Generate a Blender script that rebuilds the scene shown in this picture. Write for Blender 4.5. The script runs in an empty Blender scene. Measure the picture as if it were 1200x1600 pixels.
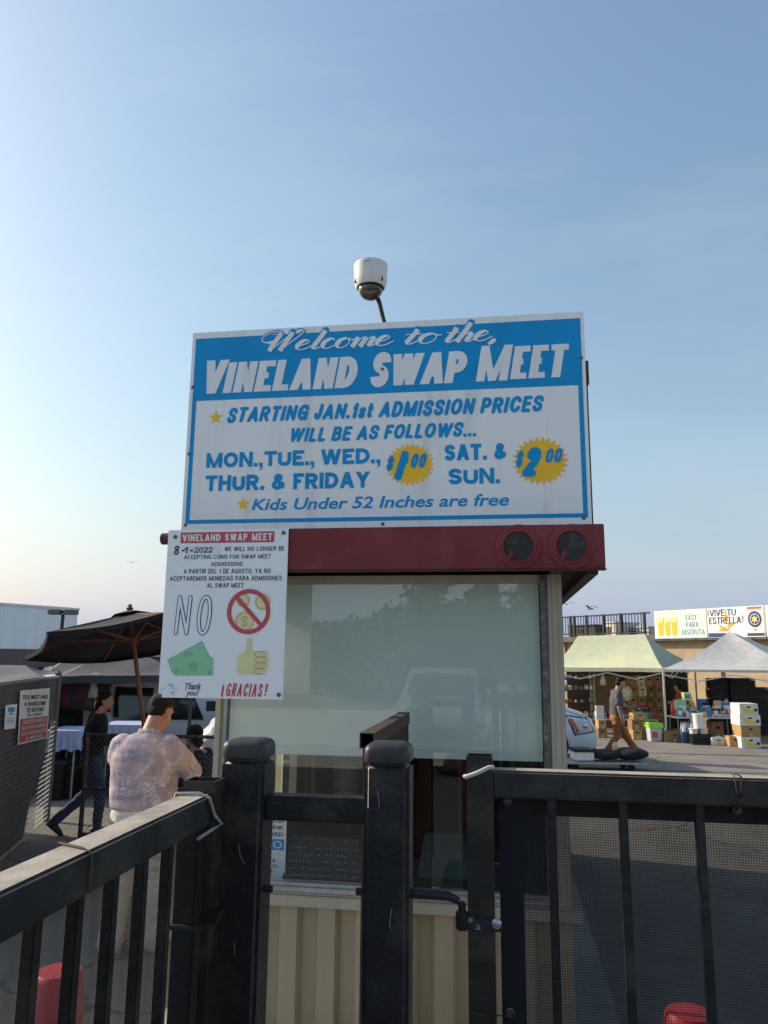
import bpy, bmesh, math, random
from mathutils import Vector, Matrix, Quaternion, noise
random.seed(7)
SC = bpy.context.scene
COL = SC.collection
R = math.radians

# ------------------------------------------------------------------ camera, sky, sun, exposure
EYE = Vector((0, 0, 2.1))
FPX, YAW, PIT, ROL = 1194.6, .15183, .18712, .010076
_f = Vector((-math.sin(YAW)*math.cos(PIT), math.cos(YAW)*math.cos(PIT), math.sin(PIT)))
_r = Vector((math.cos(YAW), math.sin(YAW), 0)); _u = _r.cross(_f)
CR = _r*math.cos(ROL) + _u*math.sin(ROL); CU = -_r*math.sin(ROL) + _u*math.cos(ROL)
cam = bpy.data.cameras.new('camera'); camo = bpy.data.objects.new('camera', cam); COL.objects.link(camo)
camo.matrix_world = Matrix(((CR.x, CU.x, -_f.x, EYE.x), (CR.y, CU.y, -_f.y, EYE.y), (CR.z, CU.z, -_f.z, EYE.z), (0, 0, 0, 1)))
cam.sensor_fit = 'VERTICAL'; cam.sensor_height = 36; cam.lens = 36*FPX/1600
cam.clip_start = .05; cam.clip_end = 3000
SC.camera = camo

SUN_AZ, SUN_EL = R(-78), R(28)
SDIR = Vector((math.sin(SUN_AZ)*math.cos(SUN_EL), math.cos(SUN_AZ)*math.cos(SUN_EL), math.sin(SUN_EL)))
w = bpy.data.worlds.new('World'); SC.world = w; w.use_nodes = True
nt = w.node_tree; bg = nt.nodes['Background']
sky = nt.nodes.new('ShaderNodeTexSky'); sky.sky_type = 'NISHITA'; sky.sun_disc = False
sky.sun_elevation = SUN_EL; sky.sun_rotation = SUN_AZ
sky.air_density = 2.0; sky.dust_density = 2.5; sky.ozone_density = 3.0; sky.altitude = 0
# thin high haze over the whole sky, thicker towards the horizon all round, with faint streaks of cirrus
tcw = nt.nodes.new('ShaderNodeTexCoord'); sep = nt.nodes.new('ShaderNodeSeparateXYZ'); nt.links.new(tcw.outputs['Generated'], sep.inputs[0])
def wmath(op, a, b):
    n = nt.nodes.new('ShaderNodeMath'); n.operation = op
    for i, v in enumerate((a, b)):
        if isinstance(v, (int, float)): n.inputs[i].default_value = v
        else: nt.links.new(v, n.inputs[i])
    return n.outputs[0]
hz = wmath('ADD', wmath('MULTIPLY', wmath('POWER', math.e, wmath('DIVIDE', wmath('MAXIMUM', sep.outputs[2], 0.), -.234)), .134), .026)
mpw = nt.nodes.new('ShaderNodeMapping'); mpw.inputs['Rotation'].default_value = (.3, .5, .4); mpw.inputs['Scale'].default_value = (1, 3.2, 5); nt.links.new(tcw.outputs['Generated'], mpw.inputs[0])
nzw = nt.nodes.new('ShaderNodeTexNoise'); nzw.inputs['Scale'].default_value = 1.6; nzw.inputs['Detail'].default_value = 7; nzw.inputs['Roughness'].default_value = .6; nt.links.new(mpw.outputs[0], nzw.inputs['Vector'])
hz = wmath('ADD', hz, wmath('MULTIPLY', wmath('POWER', math.e, wmath('DIVIDE', wmath('MAXIMUM', sep.outputs[2], 0.), -.09)), .10))
cir = wmath('MULTIPLY', wmath('MAXIMUM', wmath('SUBTRACT', nzw.outputs['Fac'], .48), 0.), .55)
mxw = nt.nodes.new('ShaderNodeMix'); mxw.data_type = 'RGBA'; nt.links.new(hz, mxw.inputs[0]); nt.links.new(sky.outputs[0], mxw.inputs[6]); mxw.inputs[7].default_value = (3.39, 7.6, 17.8, 1)
mxc = nt.nodes.new('ShaderNodeMix'); mxc.data_type = 'RGBA'; nt.links.new(cir, mxc.inputs[0]); nt.links.new(mxw.outputs[2], mxc.inputs[6]); mxc.inputs[7].default_value = (5.0, 5.3, 5.8, 1)
nt.links.new(mxc.outputs[2], bg.inputs[0]); bg.inputs[1].default_value = .1475
sun = bpy.data.lights.new('sun', 'SUN'); sun.energy = 5.0; sun.angle = R(.6); sun.color = (1, .86, .68)
suno = bpy.data.objects.new('sun', sun); COL.objects.link(suno); suno.location = (-30, 10, 30)
suno.rotation_euler = SDIR.to_track_quat('Z', 'Y').to_euler()
vs = SC.view_settings; vs.view_transform = 'Standard'; vs.look = 'None'; vs.exposure = 0.10; vs.gamma = 1; vs.use_curve_mapping = False
SC.cycles.max_bounces = 8; SC.cycles.transparent_max_bounces = 24

# ------------------------------------------------------------------ measuring: photograph pixel (1200x1600) -> point in the place
def ray(x, y): return _f + CR*((x-600)/FPX) - CU*((y-800)/FPX)
def at(x, y, Y):
    d = ray(x, y); return EYE + d*(Y/d.y)
def atz(x, y, z):
    d = ray(x, y); return EYE + d*((z-EYE.z)/d.z)
def gnd(x, y): return atz(x, y, 0)
def dist(x, y, D):                      # at horizontal depth D along the view axis
    d = ray(x, y); n = Vector((-math.sin(YAW), math.cos(YAW), 0)); return EYE + d*(D/d.dot(n))
def onpl(x, y, P, n):
    d = ray(x, y); return EYE + d*((P-EYE).dot(n)/d.dot(n))

# ------------------------------------------------------------------ materials
def lin(*c): return tuple(((v/255+.055)/1.055)**2.4 if v > 10 else v/255/12.92 for v in c)
MATS = {}
def pm(name, col, rough=.6, metal=0, var=.12, scale=6, bump=0., bscale=60, col2=None, mixs=3, mixlo=.5, mixhi=.65, streak=False, spec=.4, trans=0, coat=0, seedoff=0, dust=None):
    """procedural principled material: base colour with noise variation, optional second colour (wear, dirt) and bump"""
    if name in MATS: return MATS[name]
    m = bpy.data.materials.new(name); m.use_nodes = True; n = m.node_tree.nodes; l = m.node_tree.links
    b = n['Principled BSDF']; b.inputs['Roughness'].default_value = rough; b.inputs['Metallic'].default_value = metal
    b.inputs['Specular IOR Level'].default_value = spec; b.inputs['Coat Weight'].default_value = coat
    tc = n.new('ShaderNodeTexCoord'); mp = n.new('ShaderNodeMapping'); l.new(tc.outputs['Object'], mp.inputs[0])
    mp.inputs['Location'].default_value = (seedoff, seedoff*.7, seedoff*1.3)
    if streak: mp.inputs['Scale'].default_value = (1, 1, .12)
    nz = n.new('ShaderNodeTexNoise'); nz.inputs['Scale'].default_value = scale; nz.inputs['Detail'].default_value = 6; l.new(mp.outputs[0], nz.inputs['Vector'])
    rp = n.new('ShaderNodeValToRGB'); c = col
    rp.color_ramp.elements[0].position = .3; rp.color_ramp.elements[1].position = .72
    rp.color_ramp.elements[0].color = (c[0]*(1-var), c[1]*(1-var), c[2]*(1-var), 1)
    rp.color_ramp.elements[1].color = (min(1, c[0]*(1+var)), min(1, c[1]*(1+var)), min(1, c[2]*(1+var)), 1)
    l.new(nz.outputs['Fac'], rp.inputs[0]); out = rp.outputs[0]
    if col2:
        n2 = n.new('ShaderNodeTexNoise'); n2.inputs['Scale'].default_value = mixs; n2.inputs['Detail'].default_value = 8; n2.inputs['Roughness'].default_value = .65; l.new(mp.outputs[0], n2.inputs['Vector'])
        r2 = n.new('ShaderNodeMapRange'); r2.inputs[1].default_value = mixlo; r2.inputs[2].default_value = mixhi; l.new(n2.outputs['Fac'], r2.inputs[0])
        mx = n.new('ShaderNodeMix'); mx.data_type = 'RGBA'; l.new(r2.outputs[0], mx.inputs[0]); l.new(out, mx.inputs[6]); mx.inputs[7].default_value = (*col2, 1); out = mx.outputs[2]
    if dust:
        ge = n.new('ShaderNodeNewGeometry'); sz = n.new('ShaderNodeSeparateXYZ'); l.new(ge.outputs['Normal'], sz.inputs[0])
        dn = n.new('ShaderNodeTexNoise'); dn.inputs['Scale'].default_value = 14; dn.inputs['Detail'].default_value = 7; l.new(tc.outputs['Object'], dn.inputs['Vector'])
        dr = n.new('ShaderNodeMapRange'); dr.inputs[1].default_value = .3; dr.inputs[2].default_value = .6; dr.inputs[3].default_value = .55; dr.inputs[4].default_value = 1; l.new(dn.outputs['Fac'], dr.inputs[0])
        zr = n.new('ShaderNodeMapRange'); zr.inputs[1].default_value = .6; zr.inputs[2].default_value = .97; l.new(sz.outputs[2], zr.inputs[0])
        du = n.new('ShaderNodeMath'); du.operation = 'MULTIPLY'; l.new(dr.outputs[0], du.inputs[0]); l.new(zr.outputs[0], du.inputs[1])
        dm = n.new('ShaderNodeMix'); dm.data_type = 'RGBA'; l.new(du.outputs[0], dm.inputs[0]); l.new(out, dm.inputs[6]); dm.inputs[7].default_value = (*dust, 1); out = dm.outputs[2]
    l.new(out, b.inputs['Base Color'])
    if bump:
        n3 = n.new('ShaderNodeTexNoise'); n3.inputs['Scale'].default_value = bscale; n3.inputs['Detail'].default_value = 5; l.new(mp.outputs[0], n3.inputs['Vector'])
        bp = n.new('ShaderNodeBump'); bp.inputs['Strength'].default_value = bump; bp.inputs['Distance'].default_value = .01; l.new(n3.outputs['Fac'], bp.inputs['Height']); l.new(bp.outputs[0], b.inputs['Normal'])
    if trans:
        t = n.new('ShaderNodeBsdfTranslucent'); l.new(out, t.inputs[0]); ms = n.new('ShaderNodeMixShader'); ms.inputs[0].default_value = trans
        l.new(b.outputs[0], ms.inputs[1]); l.new(t.outputs[0], ms.inputs[2]); l.new(ms.outputs[0], n['Material Output'].inputs[0])
    MATS[name] = m; return m
def screen_mat(name, col, clear, axes=(0, 2)):
    """woven mesh fabric: part of the light passes straight through the holes"""
    m = bpy.data.materials.new(name); m.use_nodes = True; n = m.node_tree.nodes; l = m.node_tree.links
    b = n['Principled BSDF']; b.inputs['Base Color'].default_value = (*col, 1); b.inputs['Roughness'].default_value = .8; b.inputs['Specular IOR Level'].default_value = .2
    tr = n.new('ShaderNodeBsdfTransparent'); ms = n.new('ShaderNodeMixShader')
    tc = n.new('ShaderNodeTexCoord'); nz = n.new('ShaderNodeTexNoise'); nz.inputs['Scale'].default_value = 7; nz.inputs['Detail'].default_value = 4; l.new(tc.outputs['Object'], nz.inputs['Vector'])
    mr = n.new('ShaderNodeMapRange'); mr.inputs[1].default_value = .3; mr.inputs[2].default_value = .7; mr.inputs[3].default_value = 1-clear-.05; mr.inputs[4].default_value = 1-clear+.05
    # the weave: fine square grid of threads and holes
    sp = n.new('ShaderNodeSeparateXYZ'); l.new(tc.outputs['Object'], sp.inputs[0]); ws_ = []
    for ax in axes:
        a = n.new('ShaderNodeMath'); a.operation = 'MULTIPLY'; a.inputs[1].default_value = 2*math.pi/.0062; l.new(sp.outputs[ax], a.inputs[0]); c = n.new('ShaderNodeMath'); c.operation = 'SINE'; l.new(a.outputs[0], c.inputs[0]); ws_.append(c.outputs[0])
    mxx = n.new('ShaderNodeMath'); mxx.operation = 'MAXIMUM'; l.new(ws_[0], mxx.inputs[0]); l.new(ws_[1], mxx.inputs[1])
    mad = n.new('ShaderNodeMath'); mad.operation = 'MULTIPLY_ADD'; mad.use_clamp = True; mad.inputs[1].default_value = .20; l.new(mxx.outputs[0], mad.inputs[0])
    l.new(nz.outputs['Fac'], mr.inputs[0]); l.new(mr.outputs[0], mad.inputs[2]); l.new(mad.outputs[0], ms.inputs[0]); l.new(tr.outputs[0], ms.inputs[1]); l.new(b.outputs[0], ms.inputs[2]); l.new(ms.outputs[0], n['Material Output'].inputs[0])
    return m
def glass_mat(name, tint=(1, 1, 1), rough=.0, r0=.05):
    m = bpy.data.materials.new(name); m.use_nodes = True; n = m.node_tree.nodes; l = m.node_tree.links
    tr = n.new('ShaderNodeBsdfTransparent'); tr.inputs[0].default_value = (*tint, 1); gl = n.new('ShaderNodeBsdfGlossy'); gl.inputs['Roughness'].default_value = rough
    fr = n.new('ShaderNodeLayerWeight'); pw = n.new('ShaderNodeMath'); pw.operation = 'POWER'; pw.inputs[1].default_value = 5; l.new(fr.outputs['Facing'], pw.inputs[0])
    ma = n.new('ShaderNodeMath'); ma.operation = 'MULTIPLY_ADD'; ma.inputs[1].default_value = 1-r0; ma.inputs[2].default_value = r0; l.new(pw.outputs[0], ma.inputs[0]); ms = n.new('ShaderNodeMixShader')
    l.new(ma.outputs[0], ms.inputs[0]); l.new(tr.outputs[0], ms.inputs[1]); l.new(gl.outputs[0], ms.inputs[2]); l.new(ms.outputs[0], n['Material Output'].inputs[0])
    return m

# ------------------------------------------------------------------ mesh building
class MB:
    def __init__(s): s.v = []; s.f = []
    def add(s, vs, fs):
        o = len(s.v); s.v += [tuple(v) for v in vs]; s.f += [tuple(i+o for i in f) for f in fs]; return s
    def box(s, p0, p1):
        (a, b, c), (d, e, f) = p0, p1
        return s.add([(a,b,c),(d,b,c),(d,e,c),(a,e,c),(a,b,f),(d,b,f),(d,e,f),(a,e,f)], [(0,3,2,1),(4,5,6,7),(0,1,5,4),(1,2,6,5),(2,3,7,6),(3,0,4,7)])
    def cbox(s, c, sz, M=None):
        x, y, z = sz[0]/2, sz[1]/2, sz[2]/2; c = Vector(c)
        vs = [Vector(q) for q in [(-x,-y,-z),(x,-y,-z),(x,y,-z),(-x,y,-z),(-x,-y,z),(x,-y,z),(x,y,z),(-x,y,z)]]
        if M is not None: vs = [M @ q for q in vs]
        return s.add([q+c for q in vs], [(0,3,2,1),(4,5,6,7),(0,1,5,4),(1,2,6,5),(2,3,7,6),(3,0,4,7)])
    def bar(s, p0, p1, wd, hg, up=(0, 0, 1)):     # rectangular tube between two points
        p0, p1 = Vector(p0), Vector(p1); t = (p1-p0).normalized(); up = Vector(up)
        sd = t.cross(up)
        if sd.length < 1e-4: sd = t.cross(Vector((0, 1, 0)))
        sd.normalize(); u2 = sd.cross(t)
        q = [p+sd*a*wd/2+u2*b*hg/2 for p in (p0, p1) for a, b in ((-1,-1),(1,-1),(1,1),(-1,1))]
        return s.add(q, [(3,2,1,0),(4,5,6,7),(0,1,5,4),(1,2,6,5),(2,3,7,6),(3,0,4,7)])
    def tube(s, pts, r, n=8, closed=False, caps=True):
        pts = [Vector(p) for p in pts]; k = len(pts); rs = r if isinstance(r, (list, tuple)) else [r]*k; rings = []; prev = None
        for i, p in enumerate(pts):
            if closed: t = pts[(i+1) % k]-pts[i-1]
            else: t = pts[min(i+1, k-1)]-pts[max(i-1, 0)]
            t.normalize()
            if prev is None:
                a = t.cross(Vector((0, 0, 1)))
                if a.length < .05: a = t.cross(Vector((0, 1, 0)))
            else: a = prev - t*prev.dot(t)
            a.normalize(); prev = a; b = t.cross(a)
            rings.append([p+(a*math.cos(2*math.pi*j/n)+b*math.sin(2*math.pi*j/n))*rs[i] for j in range(n)])
        vs = [q for rg in rings for q in rg]; fs = []
        for i in range(k if closed else k-1):
            i2 = (i+1) % k
            for j in range(n): fs.append((i*n+j, i*n+(j+1) % n, i2*n+(j+1) % n, i2*n+j))
        if caps and not closed: fs += [tuple(range(n-1, -1, -1)), tuple((k-1)*n+j for j in range(n))]
        return s.add(vs, fs)
    def cyl(s, p0, p1, r0, r1=None, n=16, caps=True): return s.tube([p0, p1], [r0, r0 if r1 is None else r1], n, caps=caps)
    def lathe(s, prof, c=(0, 0, 0), n=24, M=None):     # profile [(r,z)...] about z, then M, then +c
        c = Vector(c); vs = []; fs = []; k = len(prof)
        for r, z in prof:
            for j in range(n):
                p = Vector((r*math.cos(2*math.pi*j/n), r*math.sin(2*math.pi*j/n), z))
                vs.append((M @ p if M is not None else p)+c)
        for i in range(k-1):
            for j in range(n): fs.append((i*n+j, i*n+(j+1) % n, (i+1)*n+(j+1) % n, (i+1)*n+j))
        if prof[0][0] > 1e-5: fs.append(tuple(range(n-1, -1, -1)))
        if prof[-1][0] > 1e-5: fs.append(tuple((k-1)*n+j for j in range(n)))
        return s.add(vs, fs)
    def ball(s, c, r, M=None, n=12, k=8):
        rr = r if isinstance(r, (tuple, list)) else (r, r, r); c = Vector(c); vs = []; fs = []
        for i in range(k+1):
            a = math.pi*i/k
            for j in range(n):
                b = 2*math.pi*j/n; p = Vector((rr[0]*math.sin(a)*math.cos(b), rr[1]*math.sin(a)*math.sin(b), rr[2]*math.cos(a)))
                vs.append((M @ p if M is not None else p)+c)
        for i in range(k):
            for j in range(n): fs.append((i*n+j, (i+1)*n+j, (i+1)*n+(j+1) % n, i*n+(j+1) % n))
        return s.add(vs, fs)
    def prism(s, pts, d):                 # planar polygon (3D points) extruded by vector d
        pts = [Vector(p) for p in pts]; d = Vector(d); k = len(pts)
        return s.add(pts+[p+d for p in pts], [tuple(range(k-1, -1, -1)), tuple(range(k, 2*k))]+[(i, (i+1) % k, k+(i+1) % k, k+i) for i in range(k)])
    def loft(s, rings, caps=True):
        n = len(rings[0]); vs = [p for r in rings for p in r]; fs = []
        for i in range(len(rings)-1):
            for j in range(n): fs.append((i*n+j, i*n+(j+1) % n, (i+1)*n+(j+1) % n, (i+1)*n+j))
        if caps: fs += [tuple(range(n-1, -1, -1)), tuple((len(rings)-1)*n+j for j in range(n))]
        return s.add(vs, fs)
    def xf(s, M):
        s.v = [tuple(M @ Vector(v)) for v in s.v]; return s
    def mesh(s, name, mat, bevel=0, smooth=False, fix=True, seg=2):
        me = bpy.data.meshes.new(name); me.from_pydata(s.v, [], s.f)
        if bevel or fix:
            bm = bmesh.new(); bm.from_mesh(me)
            if fix: bmesh.ops.remove_doubles(bm, verts=bm.verts, dist=1e-6); bmesh.ops.recalc_face_normals(bm, faces=bm.faces)
            if bevel:
                es = [e for e in bm.edges if len(e.link_faces) == 2 and e.calc_face_angle(0) > .5]
                bmesh.ops.bevel(bm, geom=es, offset=bevel, segments=seg, affect='EDGES', clamp_overlap=True)
            bm.to_mesh(me); bm.free()
        if smooth: me.polygons.foreach_set('use_smooth', [True]*len(me.polygons))
        if smooth and smooth != 'all':
            try: me.set_sharp_from_angle(angle=R(40))
            except Exception: pass
        if mat: me.materials.append(mat)
        me.update(); return me
PM = {}      # thing/part -> its world matrix, so that parts can be written in world coordinates
def tag(o, label=None, cat=None, group=None, kind=None):
    if label: o['label'] = label
    if cat: o['category'] = cat
    if group: o['group'] = group
    if kind: o['kind'] = kind
    return o
def thing(name, label, cat, loc=(0, 0, 0), rz=0, group=None):
    o = bpy.data.objects.new(name, None); o.empty_display_size = .1; COL.objects.link(o); o.location = loc; o.rotation_euler = (0, 0, rz)
    PM[o] = Matrix.Translation(Vector(loc)) @ Matrix.Rotation(rz, 4, 'Z'); return tag(o, label, cat, group)
def obj(name, mb, mat, parent=None, local=False, bevel=0, smooth=False, fix=True, seg=2):
    """one mesh object; written in world coordinates unless local"""
    if isinstance(mb, MB):
        if parent is not None and not local: mb.xf(PM[parent].inverted())
        me = mb.mesh(name, mat, bevel, smooth, fix, seg)
    else: me = mb
    o = bpy.data.objects.new(name, me); COL.objects.link(o)
    if parent is not None: o.parent = parent; PM[o] = PM[parent]
    else: PM[o] = Matrix.Identity(4)
    return o
def kids(o): return [c for c in bpy.data.objects if c.parent == o]
def dup(o, loc, rz=None, label=None, scale=None):
    c = o.copy(); COL.objects.link(c); c.location = loc
    if rz is not None: c.rotation_euler = (0, 0, rz)
    if scale: c.scale = scale
    if label: c['label'] = label
    PM[c] = Matrix.Translation(Vector(loc)) @ Matrix.Rotation(c.rotation_euler.z, 4, 'Z')
    for k in kids(o):
        d = k.copy(); COL.objects.link(d); d.parent = c; PM[d] = PM[c]
        for g in kids(k):
            e = g.copy(); COL.objects.link(e); e.parent = d
    return c

# ------------------------------------------------------------------ lettering: stroke glyphs drawn as flat ribbons on a plane
def cr(pts, n=6, closed=False):
    out = []; k = len(pts)
    for i in range(k if closed else k-1):
        p0 = pts[i-1] if (i > 0 or closed) else pts[0]; p1 = pts[i]; p2 = pts[(i+1) % k]; p3 = pts[(i+2) % k] if (i+2 < k or closed) else pts[-1]
        for j in range(n):
            t = j/n; out.append(tuple(.5*((2*p1[a])+(-p0[a]+p2[a])*t+(2*p0[a]-5*p1[a]+4*p2[a]-p3[a])*t*t+(-p0[a]+3*p1[a]-3*p2[a]+p3[a])*t**3) for a in (0, 1)))
    if not closed: out.append(tuple(pts[-1]))
    return out
GLY = {
 'A': (.82, [('l',(0,0),(.5,1)),('l',(1,0),(.5,1)),('h',(.2,.28),(.8,.28))]),
 'B': (.72, [('l',(0,0),(0,1)),('s',(0,1),(.5,1),(.8,.94),(.92,.77),(.8,.6),(.5,.54),(0,.54)),('s',(0,.54),(.55,.54),(.9,.45),(1,.27),(.9,.08),(.55,0),(0,0))]),
 'C': (.76, [('s',(1,.76),(.85,.94),(.5,1),(.15,.86),(0,.5),(.15,.14),(.5,0),(.85,.06),(1,.24))]),
 'D': (.76, [('l',(0,0),(0,1)),('s',(0,1),(.4,1),(.8,.87),(1,.5),(.8,.13),(.4,0),(0,0))]),
 'E': (.64, [('l',(0,0),(0,1)),('h',(0,1),(1,1)),('h',(0,.53),(.9,.53)),('h',(0,0),(1,0))]),
 'F': (.6, [('l',(0,0),(0,1)),('h',(0,1),(1,1)),('h',(0,.5),(.88,.5))]),
 'G': (.8, [('s',(1,.78),(.85,.95),(.5,1),(.15,.86),(0,.5),(.15,.14),(.5,0),(.8,.05),(1,.2)),('l',(1,0),(1,.48)),('h',(.55,.45),(1,.45))]),
 'H': (.74, [('l',(0,0),(0,1)),('l',(1,0),(1,1)),('h',(0,.52),(1,.52))]),
 'I': (0, [('l',(0,0),(0,1))]),
 'J': (.56, [('s',(1,1.02),(1,.6),(1,.3),(.85,.07),(.5,0),(.15,.07),(0,.3))]),
 'K': (.74, [('l',(0,0),(0,1)),('l',(0,.3),(1,1)),('l',(.3,.55),(1,0))]),
 'L': (.6, [('l',(0,0),(0,1)),('h',(0,0),(1,0))]),
 'M': (.92, [('l',(0,0),(0,1)),('l',(1,0),(1,1)),('m',(.5,0),(0,1)),('m',(.5,0),(1,1))]),
 'N': (.76, [('l',(0,0),(0,1)),('l',(1,0),(1,1)),('m',(1,0),(0,1))]),
 'O': (.82, [('c',(.5,1),(.15,.87),(0,.5),(.15,.13),(.5,0),(.85,.13),(1,.5),(.85,.87))]),
 'P': (.7, [('l',(0,0),(0,1)),('s',(0,1),(.5,1),(.85,.92),(1,.72),(.85,.5),(.5,.43),(0,.43))]),
 'Q': (.82, [('c',(.5,1),(.15,.87),(0,.5),(.15,.13),(.5,0),(.85,.13),(1,.5),(.85,.87)),('l',(1,0),(.6,.3))]),
 'R': (.74, [('l',(0,0),(0,1)),('s',(0,1),(.5,1),(.82,.93),(.95,.74),(.82,.54),(.5,.47),(0,.47)),('l',(1,0),(.5,.48))]),
 'S': (.7, [('s',(1,.76),(.85,.94),(.5,1),(.15,.93),(.02,.75),(.2,.58),(.5,.51),(.8,.43),(.98,.25),(.85,.07),(.5,0),(.15,.06),(0,.24))]),
 'T': (.7, [('h',(0,1),(1,1)),('l',(.5,0),(.5,1))]),
 'U': (.74, [('s',(0,1.03),(0,.6),(0,.3),(.15,.07),(.5,0),(.85,.07),(1,.3),(1,.6),(1,1.03))]),
 'V': (.8, [('l',(.5,0),(0,1)),('l',(.5,0),(1,1))]),
 'W': (1.12, [('l',(.25,0),(0,1)),('l',(.25,0),(.5,1)),('l',(.75,0),(.5,1)),('l',(.75,0),(1,1))]),
 'Y': (.78, [('l',(.5,.45),(0,1)),('l',(.5,.45),(1,1)),('l',(.5,0),(.5,.5))]),
 '&': (.8, [('s',(1,0),(.6,.36),(.22,.74),(.25,.92),(.45,1),(.65,.92),(.62,.74),(.15,.44),(0,.22),(.12,.05),(.4,0),(.7,.12),(.95,.45))]),
 '0': (.62, [('c',(.5,1),(.13,.87),(0,.5),(.13,.13),(.5,0),(.87,.13),(1,.5),(.87,.87))]),
 '1': (.4, [('l',(.8,0),(.8,1)),('s',(0,.72),(.4,.82),(.8,.98))]),
 '2': (.66, [('s',(0,.76),(.15,.95),(.5,1),(.85,.93),(.98,.72),(.85,.5),(.4,.25),(0,.02)),('h',(0,0),(1,0))]),
 '8': (.66, [('c',(.5,1),(.15,.9),(.1,.72),(.5,.52),(.95,.28),(.85,.07),(.5,0),(.15,.07),(.05,.28),(.5,.52),(.9,.72),(.85,.9))]),
 '$': (.62, [('s',(1,.72),(.85,.86),(.5,.9),(.15,.85),(.02,.7),(.2,.57),(.5,.5),(.8,.43),(.98,.3),(.85,.14),(.5,.1),(.15,.15),(0,.3)),('t',(.5,0),(.5,1))]),
 's': (.5, [('s',(1,.5),(.8,.6),(.5,.63),(.15,.57),(.05,.47),(.25,.36),(.5,.32),(.8,.26),(.98,.15),(.8,.03),(.5,0),(.15,.03),(0,.13))]),
 't': (.44, [('s',(.4,.92),(.4,.5),(.4,.2),(.55,.03),(.95,.04)),('h',(0,.66),(.95,.66))]),
 '!': (0, [('l',(0,.3),(0,1)),('d',(0,0))]), '.': (0, [('d',(0,0))]), ',': (0, [('d',(0,0)),('k',(0,0))]), '-': (.4, [('h',(0,.45),(1,.45))]),
}
class Plane2:
    """maps (x, y, lift) on a sign to the place; default: X, Z on the plane Y"""
    def __init__(s, Y=0, O=None, X=None, U=None, N=None):
        s.O = Vector((0, Y, 0)) if O is None else Vector(O); s.X = Vector((1, 0, 0)) if X is None else Vector(X); s.U = Vector((0, 0, 1)) if U is None else Vector(U)
        s.N = Vector((0, -1, 0)) if N is None else Vector(N)
    def __call__(s, x, y, z): return s.O+s.X*x+s.U*y+s.N*z
def ribbon(mb, pl, pts, wf, z, cap='butt', closed=False, flat=None):
    k = len(pts); L = []; Rr = []
    for i in range(k):
        a = pts[i-1] if (i > 0 or closed) else pts[i]; b = pts[(i+1) % k] if (i < k-1 or closed) else pts[i]
        dx, dy = b[0]-a[0], b[1]-a[1]; d = math.hypot(dx, dy) or 1; nx, ny = -dy/d, dx/d
        h = (wf(i, dx/d, dy/d) if callable(wf) else wf)/2
        L.append([pts[i][0]+nx*h, pts[i][1]+ny*h]); Rr.append([pts[i][0]-nx*h, pts[i][1]-ny*h])
    if flat:
        for e, f in ((0, 1), (-1, -2)):
            ty = flat[0] if e == 0 else flat[1]
            if ty is None: continue
            for sd in (L, Rr):
                dy = sd[e][1]-sd[f][1]
                if abs(dy) > 1e-6:
                    t = (ty-sd[f][1])/dy; sd[e] = [sd[f][0]+(sd[e][0]-sd[f][0])*t, ty]
    e_ = 1.2e-5; vs = [pl(*p, z+i*e_) for i, p in enumerate(L)]+[pl(*p, z+i*e_) for i, p in enumerate(Rr)]; fs = [(i, i+1, k+i+1, k+i) for i in range(k-1)]
    if closed: fs.append((k-1, 0, k, 2*k-1))
    mb.add(vs, fs)
    if cap == 'round' and not closed:
        for e, sgn in ((0, -1), (-1, 1)):
            p = pts[e]; h = math.hypot(L[e][0]-p[0], L[e][1]-p[1]); a0 = math.atan2(L[e][1]-p[1], L[e][0]-p[0])
            mb.add([pl(p[0]+h*math.cos(a0-sgn*math.pi*j/8), p[1]+h*math.sin(a0-sgn*math.pi*j/8), z) for j in range(9)], [tuple(range(9))])
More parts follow.
